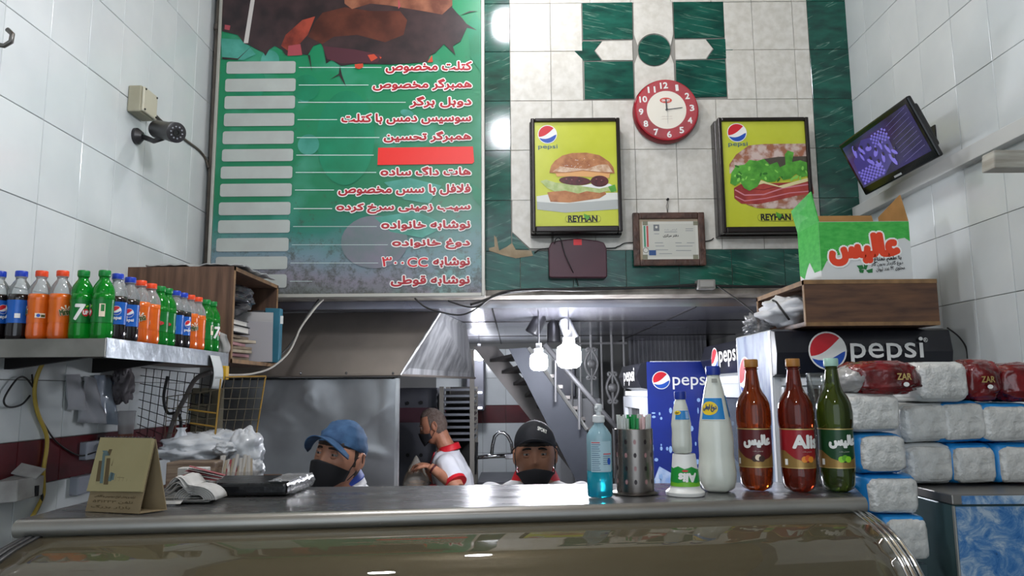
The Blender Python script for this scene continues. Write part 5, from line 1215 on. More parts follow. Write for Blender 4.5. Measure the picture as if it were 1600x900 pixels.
MB(cart).hexa([(cx1 - e_, cd_, cz1), (cx1, cd_, cz1), (cx1, cd_ + cdp, cz1), (cx1 - e_, cd_ + cdp, cz1)], [(cx1 - .01, cd_ + .03, cz1 + .105), (cx1 - .006, cd_ + .03, cz1 + .105), (cx1 - .006, cd_ + cdp, cz1 + .06), (cx1 - .01, cd_ + cdp, cz1 + .06)]).build('right_flap', cardboard, cart)
MB(cart).hexa([(cx0, cd_, cz1), (cx0 + e_, cd_, cz1), (cx0 + e_, cd_ + cdp, cz1), (cx0, cd_ + cdp, cz1)], [(cx0 - .018, cd_ + .01, cz1 + .115), (cx0 - .014, cd_ + .01, cz1 + .115), (cx0 - .02, cd_ + cdp - .01, cz1 + .085), (cx0 - .024, cd_ + cdp - .01, cz1 + .085)]).build('left_flap', cg, cart)
pl = Plane((0, cd_, CZ), (1, 0, 0), (0, 0, 1), cart); D = Decal(); C4 = lambda l: [pl.px(1150 + x / 3, 280 + y / 3) for x, y in l]
gx0, gx1, gz0, gz1 = cx0, cx1, cz0 - CZ, cz1 - CZ
D.poly([(gx0, gz1 - .001), (gx0, gz0 + .035)] + C4([(425, 385), (450, 360)]) + [(gx0 + .1, gz0 + .10), (gx0 + .22, gz0 + .13)] + C4([(760, 280), (790, 275)]) + [(gx1 - .001, gz1 - .075), (gx1, gz1 - .001)], cg, 1)
D.text('عالیس', tuple(C4([(445, 392)])[0]) + tuple(C4([(752, 262)])[0]), cr2, 5, bold=.0085, outline=white_p, ow=.0145, n=14, rot=.05)
D.text('با طعم نعناع', tuple(C4([(645, 388)])[0]) + tuple(C4([(772, 362)])[0]), black_p, 9, bold=.0006, rot=.06)
D.text('دوغ گازدار بدون گاز', tuple(C4([(632, 410)])[0]) + tuple(C4([(780, 385)])[0]), black_p, 9, bold=.0003, rot=.06); D.text('محتوی ۲۴ عدد لیوان', tuple(C4([(655, 432)])[0]) + tuple(C4([(788, 408)])[0]), black_p, 9, bold=.0003, rot=.06)
dg_ = M('dark_green_print', '1f6b34', .4)
for l in ([(565, 405), (592, 402), (600, 420), (580, 425)], [(600, 395), (618, 402), (610, 425), (598, 420)], [(608, 428), (640, 418), (640, 438), (620, 440)], [(575, 425), (600, 424), (596, 440), (580, 438)]): D.poly(C4(l), dg_, 3)
D.build('front_print', pl, cart)
pl = Plane((cx0, cd_ + cdp / 2, CZ), (0, -1, 0), (0, 0, 1), cart); D = Decal(); h = cdp / 2
D.poly([(-h, gz1), (-h, gz0 + .05), (-h * .55, gz0 + .03), (-h * .3, gz0 + .06), (0, gz0 + .085), (h * .4, gz0 + .04), (h, gz0 + .04), (h, gz1)], cg, 1); D.build('side_print', pl, cart)
# ================================================================== LEFT DRINKS SHELF
zs = CZ + .139
sx = -1.052
shf = thing('drinks_shelf', 'long metal clad shelf of small soda bottles on the left wall', 'shelf', (XL + .2, 2.3, zs - .048))
MB(shf).box((XL + .001, 1.94, zs - .02), (sx - .004, 2.78, zs)).build('deck', M('shelf_deck', '7d7c78', .5), shf)
MB(shf).box((XL + .001, 1.935, zs - .046), (sx - .0, 1.94, zs + .001)).build('front_lip', M('dull_beige_metal', '8b8a84', .5, .4, var='74736d', vscale=9), shf)
MB(shf).box((sx - .004, 1.9405, zs - .048), (sx + .001, 2.78, zs + .003)).build('side_lip', galv, shf)
MB(shf).box((XL + .001, 1.95, zs - .045), (sx - .01, 2.0, zs - .021)).build('underside_rail', M('dark_underside', '3b3532', .7), shf)
for yy in (2.15, 2.6): MB(shf).hexa([(XL + .001, yy, zs - .07), (XL + .02, yy, zs - .07), (XL + .02, yy + .02, zs - .07), (XL + .001, yy + .02, zs - .07)], [(XL + .001, yy, zs - .021), (sx - .05, yy, zs - .021), (sx - .05, yy + .02, zs - .021), (XL + .001, yy + .02, zs - .021)]).build('bracket', dark_metal, shf)

colam = M('cola_drink', '120a0c', .08, coat=.5); oram = M('orange_drink', 'd9620e', .12, coat=.6, var='c4520a', vscale=14); grnm = M('green_bottle', '0c9a2c', .07, trans=.55, ior=1.2, coat=.5); grnd = M('green_bottle_label', '0f7a30', .25, var='0b6427', vscale=9)
clearn = thin_glass('clear_bottle_neck', 'e8ecec', .05, 1.5, .22, 'dfe3e4', 1.3); capb = M('blue_cap', '1a3cae', .35); capo = M('orange_red_cap', 'e2481f', .35); capg = M('green_cap', '0f7d34', .35)
labb = M('blue_bottle_label', '1f62bc', .25, var='1a54a6', vscale=9); labo = M('orange_bottle_label', 'dd6a1a', .25, var='c9560f', vscale=12)
def small_bottle(kind):
    R = .0282; H = .155
    t = thing('soda_bottle', '', 'bottle')
    body = [(.020, 0), (.0265, .004), (R, .012), (R, .035), (R * .95, .045), (R * .93, .075), (R * .96, .1), (R, .108), (R, .122)]
    lm = {'p': colam, 'o': oram, 'g': grnm, 'w': grnm}[kind]
    MB().lathe(body, n=24, mod=lambda a, z: 1 - (.05 * abs(math.sin(2.5 * a)) if z < .008 else 0)).build('bottle_body', lm, t, smooth=True)
    neck = [(R, .122), (R * .97, .132), (R * .84, .144), (R * .62, .155), (.0125, .162), (.0125, .168), (.0145, .169), (.0145, .1705), (.012, .171)]
    MB().lathe(neck, n=24, cap0=False).build('bottle_neck', clearn if kind in 'po' else grnm, t, smooth=True)
    MB().lathe([(.0142, .1705), (.0148, .172), (.0148, .184), (.0138, .186), (.001, .1862)], n=24, mod=lambda a, z: 1 + .02 * math.cos(24 * a)).build('bottle_cap', {'p': capb, 'o': capo, 'g': capg, 'w': capg}[kind], t, smooth='auto')
    lb = {'p': labb, 'o': labo, 'g': grnd, 'w': grnd}[kind]
    m = MB(); m.lathe([(R * .965 + .0003, .045), (R * .955 + .0006, .06), (R * .955 + .0006, .09), (R + .0004, .106)], n=30, cap0=False, cap1=False)
    m.build('label_sleeve', lb, t, smooth=True)
    return t
def bottle_label(t, kind, ang):
    R = .0282; D = Decal(); f = lambda u, v, w: (lambda a, r: Vector((r * math.sin(a), -r * math.cos(a), v)))(u / R + ang, R * .975 + .0010 + w)
    if kind == 'p':
        D.globe(0, .082, .0125, 1); D.text('pepsi', (-.013, .056, .013, .066), white_p, 1, bold=.0004)
        D.rect(.035, .058, .048, .070, white_p, 1); D.rect(-.05, .055, -.043, .078, M('pale_blue_print', '93b4e0'), 1)
    elif kind == 'o':
        og = M('olive_print', '3f4a1e', .4); wm_ = M('cream_print', 'ead9c0', .4)
        for k in range(7): a = k * .8; D.poly([(0, .078), (.016 * math.cos(a), .078 + .014 * math.sin(a)), (.015 * math.cos(a + .35), .078 + .014 * math.sin(a + .35))], wm_, 1 + k * .05)
        D.text('Mirinda', (-.015, .066, .015, .082), og, 4, bold=.0007, outline=wm_, ow=.0012, rot=.25, n=8)
        D.rect(.036, .058, .060, .070, wm_, 1); D.rect(.050, .060, .059, .066, og, 2); D.disc(.044, .064, .0045, blue_p, 2, 12)
    elif kind == 'g':
        D.text('7', (-.017, .052, .004, .092), white_p, 3, bold=.0018, slant=.12); D.disc(.009, .071, .0085, red_p, 2, 18, .010); D.text('UP', (.003, .066, .0145, .076), white_p, 4, bold=.0007); D.disc(.012, .088, .004, M('lime_print', '8ccf2a', .4), 2, 12, .002, .6)
        D.rect(.036, .060, .050, .094, M('cream_print', 'ead9c0'), 1); D.rect(.040, .074, .048, .092, grnd, 2)
    elif kind == 'w':
        D.text('7up', (-.014, .066, .012, .080), red_p, 3, bold=.0008, rot=-.25, outline=white_p, ow=.001)
    D.build('label_print', f, t, cut=.004)
kinds = ['p', 'p', 'o', 'o', 'g', 'g', 'p', 'p', 'o', 'o', 'g', 'g', 'p', 'p', 'o', 'o', 'g', 'g']
back = math.radians(-95)
spec = [(-6, 'p', 'f'), (28, 'p', 'b'), (60, 'o', 'b'), (93, 'o', 'a'), (126, 'g', 'a'), (159, 'g', 'b'), (180, 'p', 'a'), (200, 'p', 'a'), (217.5, 'o', 'a'), (234, 'o', 'x'), (248.5, 'w', 'a'), (260, 'w', 'a'), (273, 'p', 'b'), (284.5, 'p', 'r'), (296, 'o', 'r'), (308, 'o', 'x'), (321, 'g', 'r'), (331.5, 'g', 'r2')]
lab = ['leftmost cola bottle with blue cap, cut by the frame edge', 'cola bottle with blue cap and blue back label, second from left', 'orange soda bottle showing its barcode panel, beside the left colas', 'orange soda bottle with leafy logo, left of the big 7',
       'green bottle whose label shows a big white 7', 'green bottle with pale back panel at the corner of the shelf', 'cola bottle with round emblem, first of the receding row', 'cola bottle with round emblem, second of the receding row',
       'orange soda with leafy logo facing out, in the receding row', 'orange soda with plain side, right of the leafy logo one', 'green soda with red script, nearer of the middle pair', 'green soda with red script, farther of the middle pair',
       'cola bottle with plain blue back label, in the farther half of the row', 'cola bottle with emblem half turned, right of the plain blue one', 'orange soda half hidden behind the last orange bottle', 'last orange soda before the two end green bottles',
       'green bottle second from the wooden cabinet', 'last green bottle beside the wooden cabinet']
for i, ((px, k, o_), lb_) in enumerate(zip(spec, lab)):
    if i < 6: c = P(px, 500, 1.985)
    else: c = Px(px, 500, -1.088)
    t = small_bottle(k); t.location = (c.x, c.y, zs + .0005); t['label'] = lb_; t['group'] = 'small soda bottles on the left shelf'
    va = math.atan2(c.x, c.y)      # towards the camera
    toward = -va
    ang = -math.atan2(c.x, c.y) * 1.0
    base = math.atan2(-c.x, c.y)   # local angle (from -y towards +x) that faces the camera
    offs = {'f': .5, 'b': -1.55 if k != 'o' else -1.6, 'a': .05, 'x': 2.6, 'r': .75, 'r2': .9}[o_]
    if i >= 16: offs = -.55 if i == 16 else .9
    if k == 'o' and i == 3: offs = .5
    bottle_label(t, k, base + offs)
    if k == 'g' and o_ == 'r' and i in (10, 11):
        pass
# paper scrap behind the last bottle, sticker on shelf end
ps = MB(); g0 = P(338, 525, 2.77)
ps.grid(lambda u, v: Vector((-1.085 + .04 * u + .006 * math.sin(5 * v), 2.755 + .008 * math.sin(7 * u + 3 * v), zs + .001 + .085 * v * (1 - .2 * u))), 6, 8)
tag(ps.build('paper_scrap', M('grey_paper', '9a9896', .8), None, smooth=True, solid=.0006), 'torn grey paper standing at the far end of the soda bottles', 'paper')
pt = MB(); a = P(330, 566, 2.62)
pt.grid(lambda u, v: Vector((sx + .004 + .014 * math.sin(3 * v), 2.60 + .085 * u + .02 * v * v, zs - .012 - .115 * v)), 6, 10)
tag(pt.build('paper_tag', M('tag_paper', 'c3c8c8', .7), None, smooth=True, solid=.0006), 'curled white paper tag hanging from the shelf end', 'tag')
yc_ = MB(); a = Px(349, 586, sx + .002); yc_.obox((sx + .006, 2.735, zs - .070), (.022, .03, .05)); tag(yc_.build('yellow_clip', yellow_pl, None, bevel=.003), 'yellow plastic clip at the end of the metal shelf', 'clip')
pp = MB(); pp.grid(lambda u, v: Vector((sx - .03 + .10 * u, 2.80 - .05 * v, zs + .006 + .01 * math.sin(3 * u))), 6, 3)
# ================================================================== WOODEN CABINET
wy0, wy1 = 2.80, 3.32; wz0 = CZ + .108; wz1 = CZ + .472; wx0 = XL + .002; wx1 = -1.052; tt = .015
cb = thing('wooden_cabinet', 'brown wooden open box cabinet at the end of the soda shelf', 'cabinet', ((wx0 + wx1) / 2, wy0, wz0))
MB(cb).box((wx0, wy0, wz0), (wx1, wy0 + tt, wz1)).build('side_board', wood, cb); MB(cb).box((wx0, wy1, wz0), (wx1, wy1 + tt, wz1)).build('side_board', wood, cb)
MB(cb).box((wx0, wy0 + tt, wz1 - tt), (wx1, wy1, wz1)).build('top_board', wood, cb); MB(cb).box((wx0, wy0 + tt, wz0), (wx1, wy1, wz0 + tt)).build('bottom_board', wood, cb)
MB(cb).box((wx0, wy0 + tt, wz0 + tt), (wx0 + .01, wy1, wz1 - tt)).build('back_board', wood, cb)
m = MB(cb); m.box((wx1, wy0, wz0), (wx1 + .002, wy0 + tt, wz1)); m.box((wx1, wy0, wz1 - tt), (wx1 + .002, wy1 + tt, wz1)); m.box((wx1, wy0, wz0), (wx1 + .002, wy1 + tt, wz0 + tt)); m.box((wx1, wy1, wz0), (wx1 + .002, wy1 + tt, wz1)); m.build('edge_banding', wood_edge, cb)
zb0 = wz0 + tt
bgm = M('dark_crinkled_plastic', '3a3b40', .2, coat=.5, var='26272b', vscale=12)
gb = thing('black_bag', 'dark shiny plastic bag lying on top of the papers inside the wooden cabinet', 'bag', (wx1 - .12, 3.05, zb0 + .2))
lump(gb, 'film', (wx1 - .14, 3.02, zb0 + .25), (.125, .17, .06), bgm, .2, 9, 2)
bk = [('striped_book', 'black and white striped book on top of the pile in the cabinet', .135, (.16, .10, .018), 'e0e0dc'), ('black_book', 'thick black edged book under the striped one in the cabinet', .108, (.17, .12, .022), '1b1a1c'), ]
for nm, lb_, zz, s, c in bk:
    t = thing(nm, lb_, 'book', (wx1 - .10, 2.93, zb0 + zz)); w, dd_, h = s
    MB(t).box((wx1 - .02 - w, 2.86, zb0 + zz), (wx1 - .015, 2.86 + dd_ + .04, zb0 + zz + h)).build('pages', M('page_paper', 'c9c6bd', .8), t)
    m = MB(t); m.box((wx1 - .022 - w, 2.855, zb0 + zz + h), (wx1 - .01, 2.905 + dd_, zb0 + zz + h + .004)); m.box((wx1 - .022 - w, 2.855, zb0 + zz - .004), (wx1 - .01, 2.905 + dd_, zb0 + zz)); m.build('cover', black_p, t)
pk = MB(); z_ = zb0
pile = thing('paper_pile', 'untidy pile of brown papers and folders at the bottom of the cabinet', 'papers', (wx1 - .1, 3.0, zb0))
for k in range(7):
    m = MB(pile); ang = rnd.uniform(-.3, .3); h = .014
    m.obox((wx1 - .11, 2.96 + rnd.uniform(-.02, .02), z_ + h / 2), (.16 + rnd.uniform(-.02, .03), .2 + rnd.uniform(-.03, .05), h * .85), Matrix.Rotation(ang, 3, 'Z'))
    m.build('paper_bundle', M(('brown_paper', 'pink_paper', 'buff_paper')[k % 3], ('8a7a66', 'b58a8c', 'a89c88')[k % 3], .8, var=('6f614f', '9b7072', '8b806c')[k % 3], vscale=20), pile, bevel=.002); z_ += h
sh1 = thing('grey_envelope', 'grey sheet of card standing at the back of the cabinet papers', 'paper', (wx1 - .03, 3.16, zb0))
MB(sh1).obox((wx1 - .03, 3.12, zb0 + .085), (.16, .004, .17), Matrix.Rotation(.5, 3, 'Z') @ Matrix.Rotation(-.1, 3, 'X')).build('sheet', M('grey_card', '8d8b8e', .7), sh1)
MB(sh1).obox((wx1 - .05, 3.18, zb0 + .12), (.16, .004, .19), Matrix.Rotation(.45, 3, 'Z') @ Matrix.Rotation(-.05, 3, 'X')).build('sheet', M('grey_card_pale', 'a09e9d', .7), sh1)
bf = thing('blue_folder', 'teal blue box folder leaning out of the far end of the cabinet', 'folder', (wx1, 3.27, zb0))
a = P(412, 558, 3.26); b = P(438, 481, 3.26)
MB(bf).hexa([(a.x, 3.26, zb0 + .002), (b.x, 3.26, zb0 + .002), (b.x, 3.30, zb0 + .002), (a.x, 3.30, zb0 + .002)], [(a.x - .002, 3.26, b.z), (b.x, 3.26, b.z - .002), (b.x, 3.30, b.z - .002), (a.x - .002, 3.30, b.z)]).build('cover', M('teal_blue_cover', '2f7186', .55, var='285f72', vscale=8), bf, bevel=.003)
MB(bf).box((b.x - .002, 3.265, b.z - .07), (b.x + .012, 3.268, b.z - .035)).build('paper_tab', white_p, bf)
dg2 = thing('dark_folder', 'dark grey file standing left of the teal folder in the cabinet', 'folder', (a.x - .05, 3.27, zb0))
MB(dg2).box((a.x - .06, 3.262, zb0 + .001), (a.x - .006, 3.30, b.z - .01)).build('cover', M('dark_grey_card', '3c3a3c', .6), dg2, bevel=.002)
dp = thing('folded_sheet', 'grey plastic sheet folded flat on top of the wooden cabinet', 'sheet', (wx1 - .15, 3.0, wz1))
m = MB(dp); m.grid(lambda u, v: Vector((wx0 + .06 + .37 * u, 2.82 + .4 * v, wz1 + .012 + .012 * noise.noise(Vector((u * 5, v * 5, 2))) + .008 * noise.noise(Vector((u * 14, v * 12, 2))))), 24, 20)
m.build('sheet', M('grey_plastic_sheet', 'a2a4a3', .35, var='8d8f8e', vscale=6), dp, smooth=True, solid=.004)

# wire rack
def wire_panel(t, A, B, C, Dd, nu, nv, mat, r=.0016, skip=0):      # A tl, B tr, C br, D bl
    A, B, C, Dd = map(Vector, (A, B, C, Dd)); 
    for k in range(nu + 1):
        u = k / nu; MB(t).tube([A.lerp(B, u), Dd.lerp(C, u)], r, 5, cap=True).build('wire', mat, t)
    for k in range(nv + 1):
        v = k / nv; MB(t).tube([A.lerp(Dd, v), B.lerp(C, v)], r, 5).build('wire', mat, t)
wk = thing('wire_grid', 'dark wire grid panel hanging under the soda shelf by the left wall', 'wire rack', P(275, 700, 2.85))
wire_panel(wk, P(217, 574, 2.95), P(330, 586, 2.80), P(312, 722, 2.80), P(207, 672, 2.95), 9, 8, dark_metal)
wk = thing('wire_basket', 'wire basket with dulled yellow uprights hanging behind the white bags', 'wire rack', P(370, 700, 2.7))
wire_panel(wk, P(352, 590, 2.62), P(415, 589, 3.0), P(399, 690, 3.0), P(333, 690, 2.62), 5, 6, M('dull_wire', '5d5546', .5, .4))
wire_panel(wk, P(262, 620, 2.66), P(347, 608, 2.62), P(331, 722, 2.62), P(255, 715, 2.66), 5, 5, M('dull_wire', '5d5546'))
for a, b in ((P(345, 592, 2.62), P(330, 738, 2.60)), (P(415, 588, 3.0), P(398, 692, 3.0)), (P(352, 589, 2.62), P(415, 588, 3.0)), (P(295, 640, 2.64), P(340, 646, 2.62)), (P(297, 661, 2.64), P(337, 667, 2.62))): MB(wk).tube([a, b], .0032, 6).build('upright', yellow_wire, wk)
MB(wk).obox(P(329, 724, 2.6), (.028, .02, .045)).build('yellow_foot', yellow_pl, wk, bevel=.004)
cable('grey pipe bending down behind the wire grid', [P(330, 582, 2.72), P(306, 592, 2.74), P(290, 620, 2.76), P(272, 655, 2.78), P(262, 690, 2.78), P(258, 715, 2.78)], .009, M('grey_hose', '5d5856', .4))
cable('black hose looping behind the wire grid', [P(262, 588, 2.85), P(256, 620, 2.86), P(262, 645, 2.86), P(280, 648, 2.85), P(284, 690, 2.85), P(280, 715, 2.85)], .006)
cable('white cable sweeping from under the menu board to the shelf end', [P(505, 468, 3.46), P(492, 482, 3.42), P(470, 512, 3.38), P(462, 530, 3.36), P(450, 552, 3.32), P(425, 574, 3.2), P(395, 584, 3.05), P(365, 586, 2.9), P(350, 585, 2.76)], .0045, M('white_cable', 'a8a49c', .5))
cable('dark cable running beside the white one below the board', [P(498, 468, 3.48), P(478, 496, 3.44), P(466, 520, 3.42), P(445, 548, 3.38), P(420, 566, 3.3)], .005)

# beige meter board behind the grid
mbp = thing('fuse_board', 'dingy cream fuse board with black breakers behind the wire grid', 'fuse board', P(310, 690, 3.44)); a = P(296, 678, 3.42); b = P(342, 606, 3.42)
MB(mbp).box((a.x, 3.42, a.z), (b.x, 3.49, b.z)).build('board', M('dingy_cream', '6b6553', .6, var='57513f', vscale=8), mbp, bevel=.004)
for k in range(2): c = P(311 + 14 * k, 622, 3.415); MB(mbp).box((c.x - .014, 3.405, c.z - .025), (c.x + .014, 3.42, c.z + .02)).build('breaker', black_plastic, mbp, bevel=.002)
pt2 = MB(); q = [P(205, 560, 3.49)]
# wall items at left, below the shelf
def wall_sheet(label, pix, mat, curl=.03, seed=0):
    n = 8; A, B, C, Dd = pix
    m = MB()
    def f(u, v):
        x = (A[0] * (1 - u) + B[0] * u) * (1 - v) + (Dd[0] * (1 - u) + C[0] * u) * v; y = (A[1] * (1 - u) + B[1] * u) * (1 - v) + (Dd[1] * (1 - u) + C[1] * u) * v
        return Px(x, y, XL + .008) + Vector((curl * (u * v + .35 * noise.noise(Vector((u * 3, v * 3, seed))) + .2), 0, 0))
    m.grid(f, n, n); o = m.build('paper_sheet', mat, None, smooth=True, solid=.0008); return tag(o, label, 'paper')
gp = M('pale_grey_paper', 'a9abb0', .8, var='989aa0', vscale=5)  # pale grey with a slight random mottle
wall_sheet('grey paper curling off the left wall, left of the plastic sleeve', [(100, 585), (122, 585), (120, 642), (101, 640)], gp, .03, 1)
wall_sheet('folded paper hanging lower on the left wall, fanned at the bottom', [(126, 588), (146, 590), (142, 662), (116, 660)], gp, .045, 3)
wall_sheet('clear plastic sleeve hanging on the left wall beside the fanned paper', [(143, 586), (170, 586), (166, 665), (146, 660)], M('sleeve_plastic', '8c98a8', .15, coat=.4, var='a9b3bf', vscale=10), .04, 5)
gl = thing('hanging_gloves', 'grey kitchen gloves hanging from the left wall under the shelf', 'gloves', Px(190, 620, XL + .05))
lump(gl, 'glove', Px(193, 602, XL + .05), (.03, .05, .065), M('grey_rubber', '6f6a6e', .5, var='5d585c', vscale=12), .25, 10, 4)
lump(gl, 'glove', Px(190, 585, XL + .045), (.02, .035, .05), M('dark_rubber', '3b3639', .5), .25, 10, 9)
cupw = thing('glass_jar', 'clear jar with a peach patterned base standing on the ledge by the maroon tiles', 'jar', P(197, 683, 2.72)); c = P(197, 665, 2.72)
MB(cupw).lathe([(.024, -.045), (.027, 0), (.029, .045), (.031, .05), (.029, .052)], c, 20).build('jar', M('cloudy_glass', 'a8a6a8', .2, alpha=.6), cupw, smooth='auto'); MB(cupw).lathe([(.0245, -.044), (.0262, 0)], c, 20).build('contents', M('peach_contents', '9a6a58', .6, var='7c5246', vscale=40), cupw, smooth=True)
MB(cupw).box((XL + .001, c.y - .06, c.z - .06), (c.x + .04, c.y + .06, c.z - .046)).build('ledge', M('dull_beige_metal', '8b8a84'), cupw)
skt = thing('wall_socket', 'pale wall socket with a black plug above the maroon tiles', 'socket', Px(145, 700, XL + .02)); c = Px(145, 703, XL + .02)
MB(skt).box((XL + .001, c.y - .055, c.z - .03), (XL + .03, c.y + .055, c.z + .03)).build('plate', M('grey_white_plastic', '8f949e', .4), skt, bevel=.004); MB(skt).obox((XL + .045, c.y + .03, c.z - .015), (.03, .03, .03)).build('plug', black_plastic, skt, bevel=.003)
skt = thing('wall_socket', 'grey switch box on the left wall below the maroon tiles', 'socket', Px(128, 758, XL + .02)); c = Px(129, 757, XL + .02)
MB(skt).box((XL + .001, c.y - .05, c.z - .03), (XL + .035, c.y + .05, c.z + .03)).build('plate', M('grey_white_plastic', '8f949e'), skt, bevel=.005)
wbx = thing('taped_carton', 'crumpled white paper carton stuck low on the left wall', 'carton', Px(25, 765, XL + .03)); c = Px(27, 763, XL + .03)
m = MB(wbx); m.hexa([(XL + .002, c.y - .07, c.z - .035), (XL + .07, c.y - .06, c.z - .03), (XL + .075, c.y + .05, c.z - .025), (XL + .002, c.y + .06, c.z - .03)], [(XL + .002, c.y - .06, c.z + .025), (XL + .06, c.y - .05, c.z + .03), (XL + .07, c.y + .06, c.z + .03), (XL + .002, c.y + .06, c.z + .04)]); m.build('carton', M('dirty_white_paper', 'a9a8a6', .8, var='8d8b88', vscale=14), wbx, bevel=.004)
MB(wbx).obox((XL + .04, c.y + .03, c.z + .045), (.07, .05, .004), Matrix.Rotation(.5, 3, 'X') @ Matrix.Rotation(.3, 3, 'Y')).build('torn_flap', M('dirty_white_paper', 'a9a8a6'), wbx); MB(wbx).obox((XL + .074, c.y + .02, c.z - .01), (.006, .012, .03)).build('clip', black_plastic, wbx)
cable('thick yellow cable hanging down the left wall', [Px(74, 556, XL + .05), Px(60, 582, XL + .03), Px(54, 610, XL + .02), Px(58, 642, XL + .015), Px(72, 678, XL + .015), Px(73, 700, XL + .015), Px(68, 735, XL + .015), Px(68, 770, XL + .015), Px(60, 790, XL + .02), Px(50, 808, XL + .03)], .0062, M('yellow_cable', 'b39a42', .5))
cable('black cable looping on the left wall beside the yellow one', [Px(56, 612, XL + .015), Px(42, 592, XL + .02), Px(30, 590, XL + .02), Px(16, 606, XL + .02), Px(6, 626, XL + .02), Px(14, 636, XL + .02), Px(34, 632, XL + .02), Px(47, 618, XL + .02)], .0028)
cable('thin black cable running from the yellow cable down to the socket', [Px(50, 585, XL + .02), Px(56, 635, XL + .012), Px(72, 668, XL + .012), Px(88, 690, XL + .012), Px(110, 706, XL + .012), Px(128, 712, XL + .02), Px(150, 706, XL + .045)], .0026)
cable('short black cable curling beside the foot of the yellow cable', [Px(60, 765, XL + .02), Px(66, 775, XL + .02), Px(62, 790, XL + .02), Px(52, 808, XL + .02)], .004)

# ================================================================== COUNTER AND DISPLAY CASE
zc = CZ - .25
FL, FR = Pz(28, 812, zc), Pz(1350, 776, zc); BLc, BRc = Pz(150, 770, zc), Pz(1345, 757, zc); BLc.y = max(BLc.y, 2.02); BRc.y = 2.06; BLc.x = FL.x - .0
FL2 = FL
ctr = thing('service_counter', 'long stainless serving counter top with a rounded front edge', 'counter', ((FL.x + FR.x) / 2, 1.8, zc - .035))
n = 40
def top_pt(u, v): return FL.lerp(FR, u).lerp(BLc.lerp(BRc, u), v)
m = MB(ctr)
prof = [(0, 0)] + [(-.018 * math.sin(a), -.018 + .018 * math.cos(a)) for a in [PI * k / 8 for k in range(1, 9)]] + [(.02, -.036)]
def nose(u, v):
    i = v * (len(prof) - 1); a = prof[int(round(i))]; p = FL.lerp(FR, u); return p + Vector((0, a[0], a[1]))
m.grid(lambda u, v: nose(u, v), 24, len(prof) - 1)
m.build('front_nosing', M('nosing_steel', '97958f', .36, .75, var='84827e', vscale=3), ctr, smooth=True)
m = MB(ctr); m.grid(lambda u, v: top_pt(u, v) + Vector((0, 0, .0012 * noise.noise(Vector((u * 9, v * 5, 0))))), 60, 16); m.build('worktop', steel_counter, ctr, smooth=True)
m = MB(ctr); m.hexa([v + Vector((0, 0, -.036)) for v in (FL + Vector((0, .02, 0)), FR + Vector((0, .02, 0)), BRc, BLc)], [v + Vector((0, 0, -.002)) for v in (FL, FR, BRc, BLc)]); m.build('underframe', steel_dark, ctr)
for k, (px, py) in enumerate(()): pass
# case
gx0, gx1 = FL.x + .035, FR.x - .02
dc = thing('display_case', 'glass fronted display case with curved glass under the counter', 'display case', (0, 1.6, 0))
pfl = [(.025, -.036), (-.03, -.040), (-.09, -.050), (-.15, -.068), (-.20, -.095), (-.245, -.135), (-.28, -.19), (-.305, -.26), (-.32, -.35), (-.325, -.48)]
def gl_pt(u, v, off=0):
    i = v * (len(pfl) - 1); k = min(int(i), len(pfl) - 2); t_ = i - k; a = Vector(pfl[k]).lerp(Vector(pfl[k + 1]), t_)
    x = gx0 + (gx1 - gx0) * u; w = (x - FL.x) / (FR.x - FL.x); p = FL.lerp(FR, w); k_ = 1.0
    return Vector((x, p.y + a.x * k_, zc + a.y))
gm_ = thin_glass('case_glass', 'c4cfc4', .02, 1.62, .20, '8f836a', 1.25)  # brown haze mixed into the glass imitates lit interior and reflected ceiling
m = MB(dc); m.grid(gl_pt, 24, 27); m.build('curved_glass', gm_, dc, smooth=True, solid=.005)
for u, nm in ((0, ''), (1, '')):
    for o_, r in ((0, .006), (.014, .0055), (-.012, .005)):
        MB(dc).tube([gl_pt(u, v / 20) + Vector((o_, -.004, .004)) for v in range(21)], r, 8).build('chrome_trim', chrome if u else M('dark_trim', '4d4d4f', .35, .8), dc, smooth=True)
MB(dc).tube([gl_pt(v / 10, .04) + Vector((0, -.002, .002)) for v in range(11)], .004, 6).build('top_trim', M('dark_trim', '4d4d4f'), dc, smooth=True)
for u in (.035, .965):
    c = gl_pt(u, .55) + Vector((0, .05, -.03)); pts = [(-.012, .075), (.012, .06), (.024, 0), (.03, -.08), (.03, -.13), (-.022, -.13), (-.026, -.03), (-.022, .04)]
    sgn = 1 if u > .5 else -1; m = MB(dc); m.prism([(a * sgn, b) for a, b in pts], lambda a, b, w: Vector((c.x + a, c.y + w, c.z + b)), 0, .006); m.build('hinge_plate', M('plate_grey', 'a5a7a6', .4, .3), dc, fixn=True, bevel=.001)
    MB(dc).lathe([(.007, 0), (.006, .004)], c + Vector((0, -.001, -.01)), 14, R=RX).build('screw', M('dark_trim', '4d4d4f'), dc)
inn = M('case_interior', '9a8d74', .7, var='625a4b', vscale=3)
MB(dc).hexa([(gx0, FL.y + .30, .25), (gx1, FR.y + .26, .25), (gx1, FR.y + .28, .25), (gx0, FL.y + .32, .25)], [(gx0, FL.y + .30, zc - .037), (gx1, FR.y + .26, zc - .037), (gx1, FR.y + .28, zc - .037), (gx0, FL.y + .32, zc - .037)]).build('back_panel', inn, dc)
for xx, yy in ((gx0, FL.y), (gx1, FR.y)):
    MB(dc).box((xx - .004, yy - .18, .25), (xx + .004, yy + .3, zc - .11)).build('end_panel', M('end_glass', '9fb0ac', .1, alpha=.5), dc)
